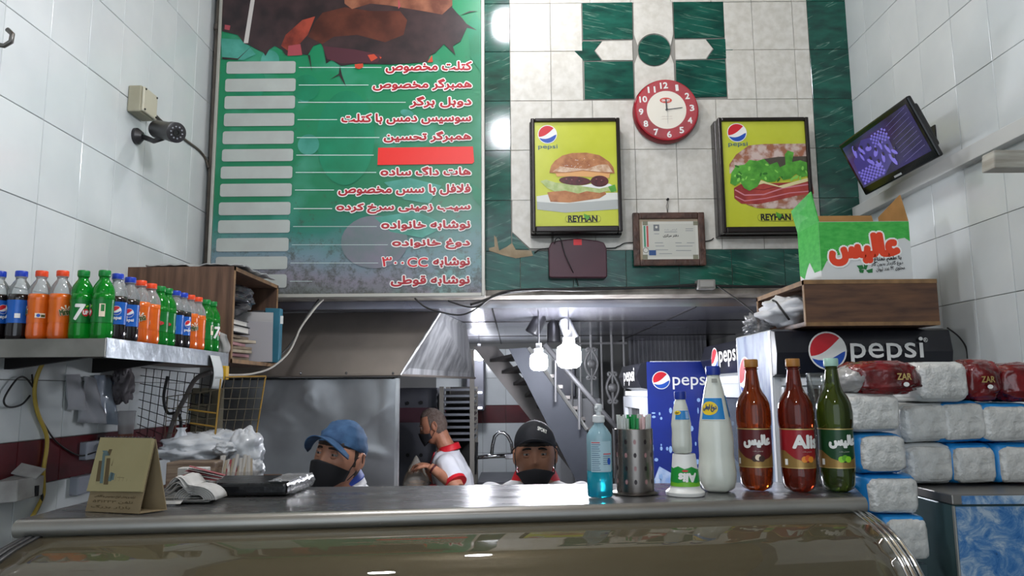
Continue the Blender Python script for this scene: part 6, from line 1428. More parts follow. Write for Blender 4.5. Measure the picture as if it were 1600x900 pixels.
MB(dc).hexa([(gx0, FL.y - .30, .02), (gx1, FR.y - .30, .02), (gx1, FR.y + .3, .02), (gx0, FL.y + .3, .02)], [(gx0, FL.y - .30, zc - .50), (gx1, FR.y - .30, zc - .50), (gx1, FR.y + .3, zc - .50), (gx0, FL.y + .3, zc - .50)]).build('base', M('case_base', '55534e', .5, .3), dc)

# ================================================================== THINGS ON THE COUNTER
def on(px, py): return Pz(px, py, zc + .0015)
al = on(194, 800)
cal = thing('desk_calendar', 'yellowed desk calendar standing like a tent at the left end of the counter', 'calendar', al)
bl, br_, brr = on(133, 799), on(217, 803), on(260, 797)
tl_, tr_ = P(162, 686, bl.y + .045), P(243, 686, br_.y + .04); tl_.z = tr_.z = P(200, 685, bl.y + .04).z
back_l = bl + (brr - br_); ctan = M('calendar_card', '86765a', .75, var='74664c', vscale=7); cyel = M('calendar_page', '988f6a', .75, var='8d845f', vscale=6)
def slab(m, A, B, C, Dd, th):      # quad with thickness along its normal
    nn = (B - A).cross(Dd - A).normalized() * th; m.hexa([A, B, C, Dd], [A + nn, B + nn, C + nn, Dd + nn])
m = MB(cal); slab(m, bl, br_, tr_, tl_, -.002); m.build('front_board', ctan, cal, fixn=True)
m = MB(cal); slab(m, back_l, brr, tr_, tl_, -.002); m.build('rear_board', ctan, cal, fixn=True)
m = MB(cal); slab(m, bl, br_, brr, back_l, .0015); m.build('base_board', ctan, cal, fixn=True)
n_ = (br_ - bl).cross(tl_ - bl).normalized()
if n_.y > 0: n_ = -n_
m = MB(cal); A = bl.lerp(tl_, .26); B = br_.lerp(tr_, .28)
slab(m, A + n_ * .001, B + n_ * .001, tr_ + n_ * .001, tl_ + n_ * .001, .009 if (B - A).cross(tl_ - A).y < 0 else -.009); m.build('page_block', cyel, cal, fixn=True)
plc = Plane(bl + n_ * .0108, br_ - bl, tl_ - bl, cal); W_ = (br_ - bl).length; Hc = (tl_ - bl).length
D = Decal(); gr2 = M('faded_blue_print', '55696a', .6); tn = M('faded_brown_print', '54462c', .6)
def cpx(l): return plc.px(l)
for (a, b, c_, d_) in ((150, 752, 156, 720), (156, 755, 161, 708), (162, 757, 169, 716), (168, 752, 174, 738), (172, 750, 178, 728), (166, 712, 172, 702), (174, 728, 180, 714), (178, 720, 184, 702), (183, 712, 187, 703), (160, 704, 168, 712)): D.poly(cpx([(a, b), (c_, b), (c_ + 4, d_), (a + 5, d_)]), tn if a % 4 else gr2, 2)
for k in range(6): D.line(cpx([(186 - k * .5, 711 + 7 * k), (232 - 3 * k, 712 + 7 * k)]), .0009, tn, 2)
for k in range(7): D.line(cpx([(190 + 6 * k, 705), (180 + 6 * k, 752)]), .0005, tn, 2)
for k in range(5):
    for j in range(6): D.text(str(1 + (k * 7 + j) % 30), plc.box(187 + 6 * j - 1.6 * k, 706 + 8 * k, 190 + 6 * j - 1.6 * k, 709 + 8 * k), tn, 2)
D.text('۱۴۰۰', plc.box(212, 696, 224, 701), black_p, 2, bold=.0003)
D.build('page_print', plc, cal)
plc = Plane(bl + n_ * .0006, br_ - bl, tl_ - bl, cal); D = Decal()
for k, t_ in enumerate(('تولید و پخش انواع سوسیس و کالباس', 'تلفن ۳۳۲۱۴۵', 'بازار بزرگ')): D.text(t_, plc.box(148 - 3 * k, 774 + 8 * k, 212 - 4 * k, 779 + 8 * k), tn, 1, bold=.0002)
D.build('board_print', plc, cal)
m = MB(cal)
for k in range(17):
    c = tl_.lerp(tr_, (k + .5) / 17) + Vector((0, 0, -.001)); ax = (tr_ - tl_).normalized()
    m.tube([c + Vector((0, .0055 * math.cos(a), .0055 * math.sin(a))) for a in [2 * PI * j / 8 for j in range(9)]], .0009, 5)
m.build('spiral_binding', dark_metal, cal)['kind'] = 'stuff'

rc = thing('receipt_bundle', 'curled bundle of white receipts beside the desk calendar', 'receipts', on(300, 790))
wp = M('receipt_paper', 'c2c1be', .75, var='b2b1ae', vscale=20)
c0 = on(300, 784)
for k in range(9):
    m = MB(rc); oz = .003 + .0045 * k; ox = rnd.uniform(-.008, .008); h = rnd.uniform(.012, .03) * (k > 2); wdt = .085 - .004 * k; dy = rnd.uniform(-.01, .01)
    m.grid(lambda u, v: Vector((c0.x - .045 + ox + wdt * u, c0.y - .03 + dy + .09 * v, c0.z + oz + h * math.sin(PI * min(1, u * 1.15)) ** 1.3 + .002 * math.sin(9 * v + k))), 12, 4); m.build('receipt', wp, rc, smooth=True, solid=.0005)
c1_ = c0 + Vector((.02, -.035, .022))
for k in range(6):
    m = MB(rc); r = .014 + .0035 * k; m.grid(lambda u, v: c1_ + Vector((r * 1.5 * math.cos(PI * (1.02 - 1.0 * u)), .07 * v, r * math.sin(PI * (1.0 - 1.0 * u)) - .014)), 12, 2); m.build('curled_receipt', wp, rc, smooth=True, solid=.0005)
D = Decal()
for k in range(5): D.rect(.008, .004 + .007 * k, .032 - .004 * (k % 2), .0065 + .007 * k, grey_p, 1)
plq = Plane((c0.x - .05, c0.y - .05, c0.z + .003), (1, 0, 0), (0, .8, .35), rc); m = MB(rc); m.hexa([plq.W(0, 0, -.001), plq.W(.045, 0, -.001), plq.W(.045, .05, -.001), plq.W(0, .05, -.001)], [plq.W(0, 0, 0), plq.W(.045, 0, 0), plq.W(.045, .05, 0), plq.W(0, .05, 0)]); m.build('receipt', wp, rc); D.build('receipt_print', plq, rc)
nb_ = thing('notepad', 'white notepad standing behind the receipts', 'notepad', P(297, 755, 1.95)); cq = Pz(295, 770, zc + .0015); cq.y = 1.90
a = P(276, 755, 1.9); b = P(322, 731, 1.9); MB(nb_).box((a.x, 1.9, zc + .002), (b.x, 1.93, b.z)).build('pad', M('receipt_paper', 'c2c1be'), nb_, bevel=.002)
rd = thing('card_strips', 'thin red edged paper strips lying on top of the notepad', 'papers', P(318, 745, 1.86)); 
for k in range(6):
    m = MB(rd); c = P(314 + 2 * k, 748 - 2.5 * k, 1.86); m.obox(c, (.085, .03, .0012), Matrix.Rotation(.12 * (k - 2), 3, 'Z') @ Matrix.Rotation(.10 + .04 * k, 3, 'Y')); m.build('strip', M(('receipt_paper', 'reddish_paper')[k % 2], ('c2c1be', '8c4a4e')[k % 2], .7), rd)
MB(rd).box((P(300, 750, 1.86).x, 1.85, zc + .0016), (P(330, 750, 1.86).x, 1.885, P(310, 752, 1.86).z)).build('support_stack', M('stack_brown', '5a4338', .7, var='a9a49c', vscale=60, stretch=(.1, .1, 1)), rd)

lp = thing('wrapped_laptop', 'flat black case wrapped in clear plastic film on the counter', 'laptop', on(400, 775))
p0, p1 = on(338, 783), on(446, 780); m = MB(lp); d0 = Vector((0, .26, 0)); p0.y = p1.y = 1.84; 
a0 = Vector((P(334, 770, 1.84).x, 1.84, zc + .003)); a1 = Vector((P(447, 770, 1.84).x, 1.84, zc + .003)); a2 = Vector((P(484, 760, 2.02).x, 2.02, zc + .003)); a3 = Vector((P(340, 760, 2.02).x, 2.02, zc + .003)); up = Vector((0, 0, .030))
m.hexa([a0, a1, a2, a3], [v + up for v in (a0, a1, a2, a3)]); m.build('case', M('black_laptop', '101115', .25, var='0b0b0e', vscale=8, bump=.2), lp, bevel=.008)
m = MB(lp); g = .003
def wr_(u, v):
    q = [a1, a2][0].lerp(a2, u) + Vector((.006 + .008 * math.sin(PI * v) + .003 * noise.noise(Vector((u * 14, v * 9, 1))), -.003, .001 + .035 * v)); return q
m.grid(wr_, 24, 8); m.grid(lambda u, v: a0.lerp(a1, .75 + .27 * v).lerp(a3.lerp(a2, .75 + .27 * v), u) + Vector((0, 0, .034 + .003 * noise.noise(Vector((u * 18, v * 7, 5))))), 24, 8)
m.build('film_wrap', M('crumpled_film', 'b9babb'), lp, smooth=True)

# white bags bundle behind the counter
zt_b = zc + .002
bgp = M('white_plastic_bag', 'c4c8cc', .35, var='aeb3b9', vscale=9, coat=.3)
table = thing('side_table', 'low side table carrying the plastic bags behind the counter', 'table', (-1.0, 2.5, 0)); tz = P(330, 757, 2.55).z
MB(table).box((XL + .30, 2.3, tz - .03), (-.86, 2.85, tz)).build('table_top', wood_h, table)
for (x, y) in ((XL + .34, 2.35), (-.90, 2.35), (XL + .34, 2.8), (-.90, 2.8)): MB(table).box((x - .02, y - .02, 0), (x + .02, y + .02, tz - .03)).build('leg', wood, table)
def drape(t, nm, px, py, d, r, amp, seed, mat=bgp, flat=-9): return lump(t, nm, P(px, py, d), r, mat, amp, 9, seed, 56, 36, flat)
b1 = thing('white_carrier_bag', 'large crumpled white plastic bag bundle behind the calendar and wire basket', 'bag', P(320, 757, 2.6))
drape(b1, 'folds', 315, 703, 2.62, (.145, .12, .055), .17, 3); drape(b1, 'top_fold', 350, 692, 2.66, (.11, .09, .045), .16, 7); 
m = MB(b1); pk_ = P(283, 672, 2.6)
m.lathe([(.055, -.055), (.035, -.02), (.018, 0), (.010, .02), (.016, .028)], pk_ + Vector((0, 0, -.02)), 20, mod=lambda a, z: 1 + .25 * math.sin(5 * a + 20 * z)); m.build('twisted_neck', bgp, b1, smooth=True)
b2 = thing('white_carrier_bag', 'white plastic bag with folded handles at the right of the bundle', 'bag', P(378, 757, 2.52))
drape(b2, 'folds', 383, 708, 2.56, (.060, .06, .080), .13, 11); drape(b2, 'handle_loop', 352, 702, 2.50, (.035, .03, .022), .18, 5); drape(b2, 'lower_fold', 398, 735, 2.5, (.03, .03, .035), .18, 19)
b3 = thing('napkin_bag', 'clear bag packed with paper straws and napkins below the white bags', 'bag', P(362, 757, 2.45))
for k in range(16):
    a = P(338 + 3.6 * k, 748, 2.44); b = P(344 + 3.4 * k + rnd.uniform(-4, 4), 712 + rnd.uniform(-3, 8), 2.46); MB(b3).tube([a, b], .006, 5, flat=.35).build('paper_slip', M(('slip_white', 'slip_beige', 'slip_red')[0 if k % 4 else 2] if k % 3 else 'slip_beige', ('b5b2ad', 'b5b2ad', '8e3c40')[0 if k % 4 else 2] if k % 3 else 'a09480', .7), b3)
a = P(334, 756, 2.42); b = P(397, 720, 2.42); MB(b3).box((a.x, 2.42, tz + .001), (b.x, 2.50, P(360, 738, 2.42).z)).build('clear_box', M('sleeve_clear', 'a8a49c', .1, alpha=.35, spec=.8), b3, bevel=.004)
tb = thing('straw_tray', 'brown tray of bread sticks and slips behind the notepad', 'tray', P(300, 757, 2.4)); a = P(258, 752, 2.38); b = P(335, 722, 2.38)
MB(tb).box((a.x, 2.38, tz + .001), (b.x, 2.47, b.z)).build('tray', M('brown_tray', '5f4c40', .6, var='8b7a68', vscale=30, stretch=(.3, 1, 4)), tb, bevel=.004)

# sanitiser bottle
def oval(prof, c, n, ky, mod=None):
    m = MB(); m.lathe(prof, (0, 0, 0), n, mod=mod); m.v = [Vector((v.x, v.y * ky, v.z)) + Vector(c) for v in m.v]; return m
s0 = on(938, 776); k_ = s0.y / 1195
sa = thing('sanitiser_bottle', 'clear pump bottle of blue liquid sanitiser on the counter', 'bottle', s0)
L_ = Vector((0, 0, 0)); hB = .155 * 1.16; r = .0298
def lm(mb, t): return mb
oval([(r * .9, 0), (r, .004), (r, .060)], L_, 28, .75).build('blue_liquid', M('cyan_liquid', '0fa6bf', .06, trans=.6, ior=1.33, coat=.3), sa, smooth=True)
oval([(r, .060), (r, .135), (r * .98, .142), (r * .7, .155), (r * .42, .165), (r * .36, .172)], L_, 28, .75).build('clear_shell', M('pale_blue_plastic', '9fc6d2', .08, alpha=.62, spec=.8), sa, smooth=True)
MB().lathe([(.0125, .170), (.0145, .172), (.0145, .185), (.0125, .187), (.006, .188), (.006, .196), (.009, .197), (.009, .212), (.004, .214)], L_, 20).build('pump', M('pump_white', 'd5d8da', .35), sa, smooth='auto')
MB().tube([(0, 0, .206), (-.006, -.012, .206), (-.008, -.018, .203)], .004, 8).build('nozzle', M('pump_white', 'd5d8da'), sa, smooth=True)
D = Decal(); pbl = M('label_pale_blue', 'aecbd6', .4, alpha=.85)
D.rect(-.026, .058, .026, .128, pbl, 0); tb_ = M('navy_small_print', '2f4468', .5)
for k in range(13): D.rect(-.024, .062 + .0048 * k, -.003 - .002 * (k % 3), .0632 + .0048 * k, tb_, 1)
for k in range(6): D.rect(.003, .075 + .0046 * k, .022, .0762 + .0046 * k, tb_, 1)
D.rect(-.024, .124, -.004, .126, red_p, 2); D.rect(.004, .098, .024, .1, red_p, 2); D.disc(.018, .082, .005, blue_p, 2, 12, .008)
D.build('label_print', lambda u, v, w: Vector(((r + .0006 + w) * math.sin(u / r + .1), -(r + .0006 + w) * .75 * math.cos(u / r + .1), v)), sa, cut=.004)

# straw holder
h0 = on(993, 770); hs = thing('straw_holder', 'perforated stainless cup of wrapped straws on a round steel foot', 'straw holder', h0)
rs_ = .0455; MB().lathe([(.055, 0), (.0565, .003), (.045, .006), (rs_, .009), (rs_, .152), (rs_ - .002, .153), (rs_ - .003, .15), (rs_ - .003, .02), (.001, .018)], L_, 40).build('cup', M('brushed_cup_steel', '9b958f', .26, 1, var='7c7672', vscale=8, stretch=(1, 1, .2), rvar=.08), hs, smooth='auto')
D = Decal(); hm = M('hole_dark', '2c2426', .4, .3); hm2 = M('hole_pink', '9a7474', .3)
for j, u in enumerate((-.030, -.008, .018, .038, -.06, .06)):
    for k in range(4): D = Decal(); D.disc(u, .03 + .031 * k, .0036, hm if (j + k) % 2 else hm2, 1, 14, .0058); D.build('perforation', curvemap(rs_, .05), hs)
stm = [M('straw_green', '1b8f4a', .4), M('straw_wrap', 'd3d6d2', .3, alpha=.8), M('straw_pink', 'd9b4b4', .4)]
for k in range(58):
    a = rnd.uniform(0, 2 * PI); q = math.sqrt(rnd.random()) * .037; x, y = q * math.cos(a), q * math.sin(a); cidx = 1 if x < -.014 else (0 if x < .006 else (2 if k % 2 else 1)); hgt = .176 + rnd.uniform(0, .012)
    MB().tube([(x * .8, y * .8, .03), (x, y, .12), (x * 1.08, y * 1.08, hgt)], .0034, 6).build('straw', stm[cidx], hs)

# inverted yoghurt cup and the small drink bottle standing on it
yg = thing('yoghurt_cup', 'upside down white drink cup with a green label under the small doogh bottle', 'cup', on(1071, 773))
cup_pr = [(.044, 0), (.045, .004), (.0455, .008), (.038, .014), (.034, .02), (.027, .092), (.026, .095), (.001, .0955)]
MB().lathe(cup_pr, L_, 32).build('cup', M('cup_white', 'dcdcd8', .3), yg, smooth='auto')
Rv = lambda v: .0345 - (v - .02) * .0985 + .0006
D = Decal(); D.rect(-.045, .022, .045, .060, M('lime_green_label', '6fb32a', .35), 1); D.poly([(-.045, .032), (-.02, .030), (.0, .034), (.02, .03), (.045, .034), (.045, .064), (.03, .060), (.012, .067), (-.005, .062), (-.02, .068), (-.034, .063), (-.045, .066)], M('green_label', '1f8f38', .35), 2)
D.text('Alis', (-.018, .034, .020, .052), white_p, 4, bold=.0016, flip=True, slant=.1); D.disc(-.004, .058, .007, red_p, 4, 12, .0022)
D.build('label_print', curvemap(.031, math.radians(-3), R_of=Rv), yg, cut=.004)
ybase = Vector(yg.location) + Vector((-.004, .0, .0965))
milk = M('white_doogh', 'd3d6cc', .18, coat=.5, var='c6cabf', vscale=6); capn = M('navy_cap', '16308c', .35)
db = thing('doogh_bottle', 'small white doogh bottle with navy cap standing on the inverted cup', 'bottle', ybase)
MB().lathe([(.020, 0), (.0225, .004), (.0235, .02), (.0235, .03), (.0225, .045), (.0225, .055), (.0235, .068), (.021, .085), (.0165, .108), (.012, .125), (.011, .130)], L_, 30, mod=lambda a, z: 1 - (.12 * abs(math.sin(2.5 * a)) if z < .003 else 0)).build('bottle_body', milk, db, smooth=True)
MB().lathe([(.0135, .126), (.0138, .128), (.0138, .143), (.0128, .145), (.001, .1452)], L_, 24).build('bottle_cap', capn, db, smooth='auto')
D = Decal(); lb1 = M('doogh_blue_label', '1f7dbd', .35); yl = M('doogh_yellow', 'e0c028', .4)
D.rect(-.016, .078, .020, .101, white_p, 0); D.rect(-.015, .079, .019, .100, lb1, 1); D.disc(-.010, .095, .008, yl, 2, 16, .005); D.rect(.008, .081, .016, .098, M('pale_blue_print', '93b4e0'), 2)
D.text('دوغ', (-.014, .0925, -.006, .0975), black_p, 4, bold=.0003); D.build('label_print', curvemap(.0205, math.radians(-6), R_of=lambda v: .0215 - max(0, (v - .083)) * .19 + .0012), db, cut=.004)

bd = thing('doogh_bottle', 'tall white doogh bottle with blue label and navy cap', 'bottle', on(1122, 767))
sc_ = .315 / .33
bp = [(.030, 0), (.042, .006), (.0455, .022), (.046, .045), (.0435, .068), (.0415, .085), (.0425, .110), (.0425, .125), (.038, .165), (.031, .205), (.023, .245), (.0165, .272), (.0145, .285)]
MB().lathe(bp, L_, 40, mod=lambda a, z: 1 - (.16 * abs(math.sin(2.5 * a)) ** .7 * (1 - z / .03) if z < .03 else 0)).build('bottle_body', milk, bd, smooth=True)
MB().lathe([(.0175, .281), (.0178, .284), (.0178, .300), (.0165, .303), (.001, .3032)], L_, 28).build('bottle_cap', capn, bd, smooth='auto')
Rb = lambda v: .038 - (v - .165) * .185 + .0014
D = Decal(); D.rect(-.030, .172, .022, .226, white_p, 0); D.rect(-.029, .1735, .021, .2245, lb1, 1); D.disc(-.012, .200, .0195, yl, 2, 26, .0165); D.text('دوغ آبعلی'.replace('آ', 'ا'), (-.027, .192, .004, .209), M('navy_small_print', '2f4468'), 4, bold=.0007)
D.rect(.036, .178, .046, .23, lb1, 1); D.rect(-.006, .262, .014, .272, M('grey_small_print', '8e8f88', .5), 1)
D.build('label_print', curvemap(.031, math.radians(-15), R_of=Rb), bd, cut=.004)

def malt(label, px, py, liq, capc, labc, word, ang, fruit):
    t = thing('malt_bottle', label, 'bottle', on(px, py), 'large malt drink bottles on the counter')
    pr = [(.026, 0), (.036, .005), (.0405, .016), (.0405, .050), (.0395, .058), (.0395, .150), (.0415, .158), (.0425, .172), (.0425, .190), (.040, .208), (.033, .226), (.0245, .238), (.0195, .25), (.0165, .272), (.0145, .290), (.0140, .302)]
    MB().lathe(pr, L_, 40, mod=lambda a, z: 1 - (.18 * abs(math.sin(2.5 * a)) ** .7 * (1 - z / .03) if z < .03 else 0)).build('bottle_body', liq, t, smooth=True)
    MB().lathe([(.0165, .300), (.017, .302), (.017, .317), (.0158, .3195), (.001, .320)], L_, 28, mod=lambda a, z: 1 + .015 * math.cos(28 * a)).build('bottle_cap', capc, t, smooth='auto')
    MB().lathe([(.0178, .2945), (.0178, .2965)], L_, 24).build('neck_ring', liq, t, smooth='auto')
    m = MB(); m.lathe([(.0402, .056), (.0402, .150)], L_, 40, cap0=False, cap1=False); m.build('label_sleeve', labc, t, smooth=True)
    D = Decal(); gold = M('gold_print', '9a7a45', .3, .5); go2 = M('gold_line', 'c9b070', .3, .6)
    W = .11
    D.poly([(-W, .058), (W, .058), (W, .098), (.055, .098), (.030, .080), (0, .070), (-.030, .080), (-.055, .098), (-W, .098)], gold, 1)
    D.rect(-W, .0565, W, .0585, go2, 2); D.rect(-W, .1475, W, .1500, go2, 2)
    D.text(word, (-.032, .105, .032, .134), white_p, 4, bold=.0022, rot=0); D.text('نوشیدنی مالت', (-.012, .094, .012, .098), M('pale_print', 'c8c2b8', .5), 3)
    for k in range(3): D.disc(-.008 + .008 * k, .078 + .003 * (k % 2), .0075, fruit[k % len(fruit)], 4 + k * .3, 14)
    D.rect(-.055, .064, -.047, .078, white_p, 3)
    D.build('label_print', curvemap(.0402, ang), t, cut=.004); return t
amber = M('amber_drink', '9a3a0e', .04, trans=.75, ior=1.3, coat=.4); amber2 = M('red_amber_drink', '7c2410', .04, trans=.7, ior=1.3, coat=.4); greenb = M('olive_green_drink', '47571a', .04, trans=.75, ior=1.3, coat=.4)
malt('amber bottle with maroon label and a tan cap, nearest the tall white bottle', 1183, 765, amber, M('tan_cap', '9c6a2e', .4), M('maroon_label', '5a171a', .3), 'عالیس', math.radians(-8), [M('coffee_print', '3a1f14', .4), gold_ if 0 else M('cream_print', 'ead9c0')])
malt('red amber bottle lettered in Latin script with a tan cap', 1250, 767, amber2, M('tan_cap', '9c6a2e'), M('dark_red_label', '8e1820', .3), 'Alis', math.radians(12), [M('peach_print', 'e08a2a', .4), M('peach_red', 'd65a28', .4)])
malt('green bottle with dark green label and pale cap', 1311, 767, greenb, M('pale_green_cap', '9fc4b4', .35), M('dark_green_label', '11401f', .3), 'عالیس', math.radians(3), [M('lime_print', '8ccf2a'), M('lime_deep', '5da31e', .4)])
MB_ = bpy.data.objects['bottle_body.%03d' % 1] if 0 else None
# green neck of the last bottle
cups = thing('plastic_cup_stack', 'tall stack of clear plastic cups between the brown and green bottles', 'cups', on(1287, 757))
for k in range(22):
    z_ = .010 * k; MB().lathe([(.020, z_), (.0265, z_ + .072), (.028, z_ + .074), (.0268, z_ + .076)], L_, 20, cap1=False).build('cup', thin_glass('cup_clear', 'eef0f0', .06, 1.45, .05), cups, smooth=True)
cup2 = thing('plastic_cup_stack', 'short stack of clear cups standing behind the red bread bag', 'cups', P(1425, 600, 2.2)); zq = P(1425, 600, 2.25).z; cup2.location = (P(1425, 600, 2.25).x, 2.25, CZ - .264)
for k in range(12): MB().lathe([(.022, .17 + .009 * k), (.027, .23 + .009 * k), (.028, .232 + .009 * k)], L_, 20, cap1=False).build('cup', MATS['cup_clear'], cup2, smooth=True)
MB().lathe([(.021, 0), (.022, .17)], L_, 16).build('cup_sleeve', MATS['cup_clear'], cup2, smooth=True)

# ================================================================== FREEZER AND BREAD PACKS
zf = CZ - .267; fx0 = P(1488, 780, 1.92).x; fz = thing('chest_freezer', 'freezer cabinet at right covered in a blue frost print', 'freezer', (1.4, 2.1, 0))
frost = bpy.data.materials.new('frost_print'); frost.use_nodes = True
nt = frost.node_tree; b = nt.nodes['Principled BSDF']; b.inputs['Roughness'].default_value = .3; tc = nt.nodes.new('ShaderNodeTexCoord')
n1 = nt.nodes.new('ShaderNodeTexNoise'); n1.inputs['Scale'].default_value = 16; n1.inputs['Detail'].default_value = 9; n1.inputs['Roughness'].default_value = .75; n1.inputs['Distortion'].default_value = 1.2; nt.links.new(tc.outputs['Object'], n1.inputs[0])
n2 = nt.nodes.new('ShaderNodeTexNoise'); n2.inputs['Scale'].default_value = 3.2; n2.inputs['Detail'].default_value = 2; nt.links.new(tc.outputs['Object'], n2.inputs[0])
ad = nt.nodes.new('ShaderNodeMath'); ad.operation = 'MULTIPLY_ADD'; ad.inputs[1].default_value = .9; nt.links.new(n2.outputs[0], ad.inputs[0]); nt.links.new(n1.outputs[0], ad.inputs[2])
rp = nt.nodes.new('ShaderNodeValToRGB'); e = rp.color_ramp.elements; e[0].position = .70; e[0].color = (*lin('1f3e63'), 1); e[1].position = 1.0; e[1].color = (*lin('aebfce'), 1); q = e.new(.77); q.color = (*lin('2a68a8'), 1); q = e.new(.86); q.color = (*lin('4f80b4'), 1); q = e.new(.93); q.color = (*lin('7f9dbd'), 1)
mr = nt.nodes.new('ShaderNodeMath'); mr.operation = 'MULTIPLY'; mr.inputs[1].default_value = .92; nt.links.new(ad.outputs[0], mr.inputs[0]); nt.links.new(mr.outputs[0], rp.inputs[0]); nt.links.new(rp.outputs[0], b.inputs['Base Color'])
MB(fz).box((fx0, 1.925, .03), (XR - .012, 2.5, zf - .026)).build('body', M('freezer_teal_side', '4f6a6c', .35, .2, var='445c5e', vscale=3), fz, bevel=.004)
MB(fz).box((fx0 + .006, 1.920, .05), (XR - .014, 1.925, zf - .03)).build('front_sticker', frost, fz)
MB(fz).box((fx0 - .004, 1.915, zf - .025), (XR - .012, 2.5, zf)).build('top_rim', M('rim_steel', '84827e', .4, .7), fz, bevel=.003)
MB(fz).box((fx0 + .02, 1.912, zf - .023), (XR - .014, 1.915, zf - .003)).build('rim_sticker', frost, fz)
MB(fz).tube([(fx0 + .001, 1.92, .05), (fx0 + .001, 1.92, zf - .028)], .004, 6).build('corner_strip', alu, fz)
foam = M('white_foam_pack', 'd2d2ce', .3, var='b9b9b5', vscale=30, bump=1, bscale=48, coat=.8); bluew = M('blue_pack_wrap', '1f8ad0', .35, var='1a78bc', vscale=10, coat=.3); filmw = M('white_wrap', 'd0d2d0', .35, coat=.4, var='bfc1bf', vscale=14)
def pack(label, x0, y0, x1, y1, yf_, dp=.18, side=None, seed=0, z0=None, rot=0):
    a = P(x0, y1, yf_); b = P(x1, y0, yf_); cx, cz = (a.x + b.x) / 2, (a.z + b.z) / 2; w, h = (b.x - a.x) / 2, (b.z - a.z) / 2
    t = thing('wrapped_pack', label, 'pack', (cx, yf_ + dp / 2, cz - h), 'wrapped white packs stacked at the right')
    def sh_(d, q, kx=1, off=0, e=.30):
        s = lambda v, p: math.copysign(abs(v) ** p, v)
        x, y, z = s(d.x, e), s(d.y, e), s(d.z, e); n_ = 1 + .055 * noise.noise(d * 2.6 + Vector((seed, 0, 0))) + .018 * noise.noise(d * 9 + Vector((seed, 2, 0)))
        return Vector((x * w * .955 * n_, y * dp / 2, z * h * .97 * n_))
    R = Matrix.Rotation(rot, 3, 'Y')
    body_m = bluew if side else filmw
    MB(t).ball((cx, yf_ + dp / 2, cz), 1, 40, 28, fn=sh_, R=R).build('wrapping', body_m, t, smooth=True)
    # foam face seen through the clear end
    sx_ = .86 if side else .90; ox = .07 * w if side and 'l' in side else (-.07 * w if side else 0); oz = -.05 * h if side and 't' in side else 0
    def fc(d, q):
        s = lambda v, p: math.copysign(abs(v) ** p, v); n_ = 1 + .05 * noise.noise(d * 3 + Vector((seed, 7, 0)))
        return Vector((s(d.x, .34) * w * sx_ * n_ + ox, s(d.y, .7) * .024 - .002 * noise.noise(d * 14), s(d.z, .34) * h * .86 * n_ + oz))
    MB(t).ball((cx, yf_ + .016, cz), 1, 36, 24, fn=fc, R=R).build('foam_face', foam, t, smooth=True)
    return t
d1, d2 = 1.965, 2.07
pack('lowest white pack of the left column, half behind the case glass', 1379, 804, 1452, 880, 1.95, side='tl', seed=1)
pack('blue sided pack second from the bottom of the left column', 1349, 740, 1437, 806, d1, side='tl', seed=2)
pack('blue sided pack third from the bottom, beside the green bottle', 1338, 676, 1417, 742, d1, side='l', seed=3)
pack('plain white pack topping the left column under the red bread bag', 1322, 613, 1409, 677, d1, seed=4)
pack('plain white pack on the left end of the freezer', 1415, 692, 1491, 759, d2, seed=5)
pack('blue topped pack second from left on the freezer', 1484, 692, 1557, 758, d2, side='tl', seed=6)
pack('blue topped pack on the freezer cut by the right edge', 1556, 691, 1632, 758, d2, side='tl', seed=7)
pack('plain slanting pack at the left of the second layer', 1407, 628, 1486, 693, d2, seed=8, rot=-.04)
pack('pack with blue left edge in the middle of the second layer', 1465, 626, 1541, 693, d2, side='l', seed=9, rot=-.05)
pack('large blue topped pack of the second layer at the right edge', 1528, 628, 1618, 693, d2, side='tl', seed=10)
pack('plain white pack alone between the red bread bags on top', 1431, 563, 1515, 629, d2 - .02, seed=11)
sup = thing('case_side_box', 'dark crate under the left column of white packs', 'crate', (P(1410, 880, 2.0).x, 2.05, 0))
a = P(1382, 882, 1.95); b = P(1452, 882, 1.95); MB(sup).box((a.x, 1.955, 0), (min(b.x, fx0 - .012), 2.13, a.z - .001)).build('crate', M('dark_teal_crate', '33464a', .5), sup, bevel=.004)
redb = M('red_glossy_film', '7f1418', .14, coat=.7, var='4c0a0d', vscale=16, bump=.9, bscale=24); silver = M('silver_film', 'b7b5b3', .15, coat=.5, var='8f8d8c', vscale=20, bump=.6, bscale=26)
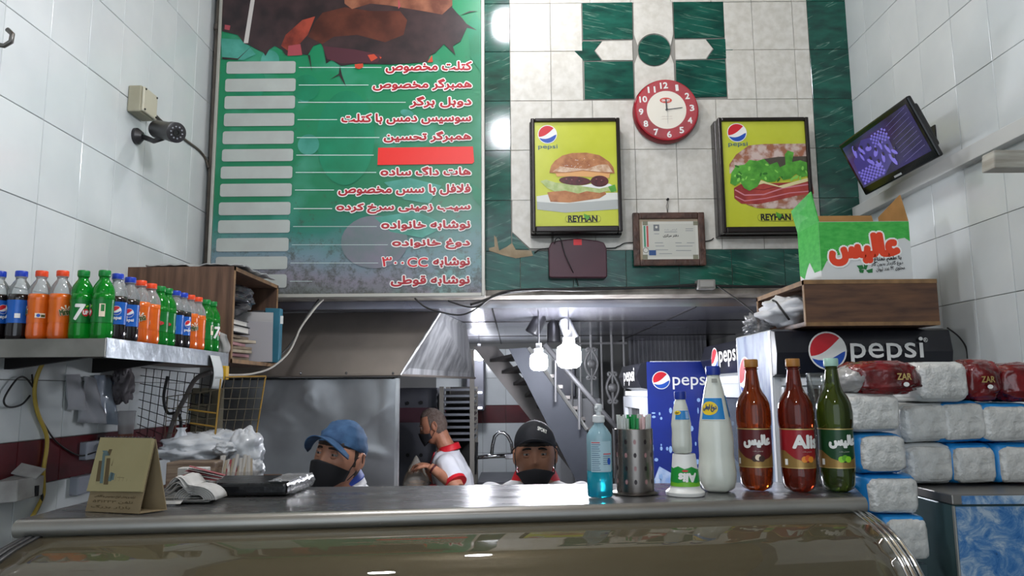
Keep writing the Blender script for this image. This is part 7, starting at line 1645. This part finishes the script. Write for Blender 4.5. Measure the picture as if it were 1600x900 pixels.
def bagred(label, x0, y0, x1, y1, yf_, seed, white=False, txt=None):
    a = P(x0, y1, yf_); b = P(x1, y0, yf_); c = (a + b) / 2; w, h = (b.x - a.x) / 2, (b.z - a.z) / 2
    t = thing('red_bread_bag', label, 'bag', (c.x, yf_ + .08, c.z - h), 'glossy red bags on the white packs')
    def f(d, q):
        s = lambda v, p: math.copysign(abs(v) ** p, v); n_ = 1 + .10 * noise.noise(d * 3 + Vector((seed, 0, 0))) + .05 * noise.noise(d * 9 + Vector((seed, 5, 0))) + .03 * noise.noise(d * 22)
        return Vector((s(d.x, .55) * w * n_, s(d.y, .6) * .08 * n_, max(-h, s(d.z, .5) * h * n_ * (1 - .15 * abs(d.x)))))
    MB(t).ball((c.x, yf_ + .08, c.z), 1, 64, 40, fn=f).build('film', redb, t, smooth=True)
    if white:
        def g(d, q):
            n_ = 1 + .12 * noise.noise(d * 4 + Vector((seed, 9, 0))) + .06 * noise.noise(d * 11); return Vector((d.x * w * .42 * n_, d.y * .07 * n_, max(-h * .9, d.z * h * .80 * n_)))
        MB(t).ball((c.x - w * .80, yf_ + .07, c.z - h * .1), 1, 40, 26, fn=g).build('silver_end', silver, t, smooth=True, )['label'] = 'crumpled silver white end of the bag'
    if txt:
        D = Decal(); D.text(txt, (-.018, -.008, .018, .008), M('gold_line', 'c9b070'), 1, bold=.0006); D.disc(.004, -.02, .008, white_p, 1, 10, .006)
        plx = Plane((c.x + w * (.35 if white else 0), yf_ - .006, c.z + h * .05), (1, 0, 0), (0, 0, 1), t); D.build('film_lettering', plx, t)
    return t
bagred('long red and silver bag lying on the left column of packs', 1334, 562, 1447, 618, d1 - .01, 3, True, 'ZAR')
bagred('red bag right of the plain top pack', 1512, 560, 1572, 629, d2, 7, False, 'ZAR')
bagred('red bag at the right edge of the picture', 1568, 565, 1640, 629, d2, 12)
cable('thin black cable arching beside the large fridge on the right', [P(1480, 512, 2.75), P(1498, 526, 2.75), P(1510, 545, 2.75), P(1512, 570, 2.75)], .003)

# shop beyond the frame behind the camera: plain ceiling joists over the entrance
for k in range(8):
    xj = XL + .22 + .4 * k; jo = MB().box((xj, -2.95, ZC - .09), (xj + .06, 1.2, ZC)).build('trim_%d' % (k + 2), M('ceiling_joist', '8a7656', .6)); struct(jo)
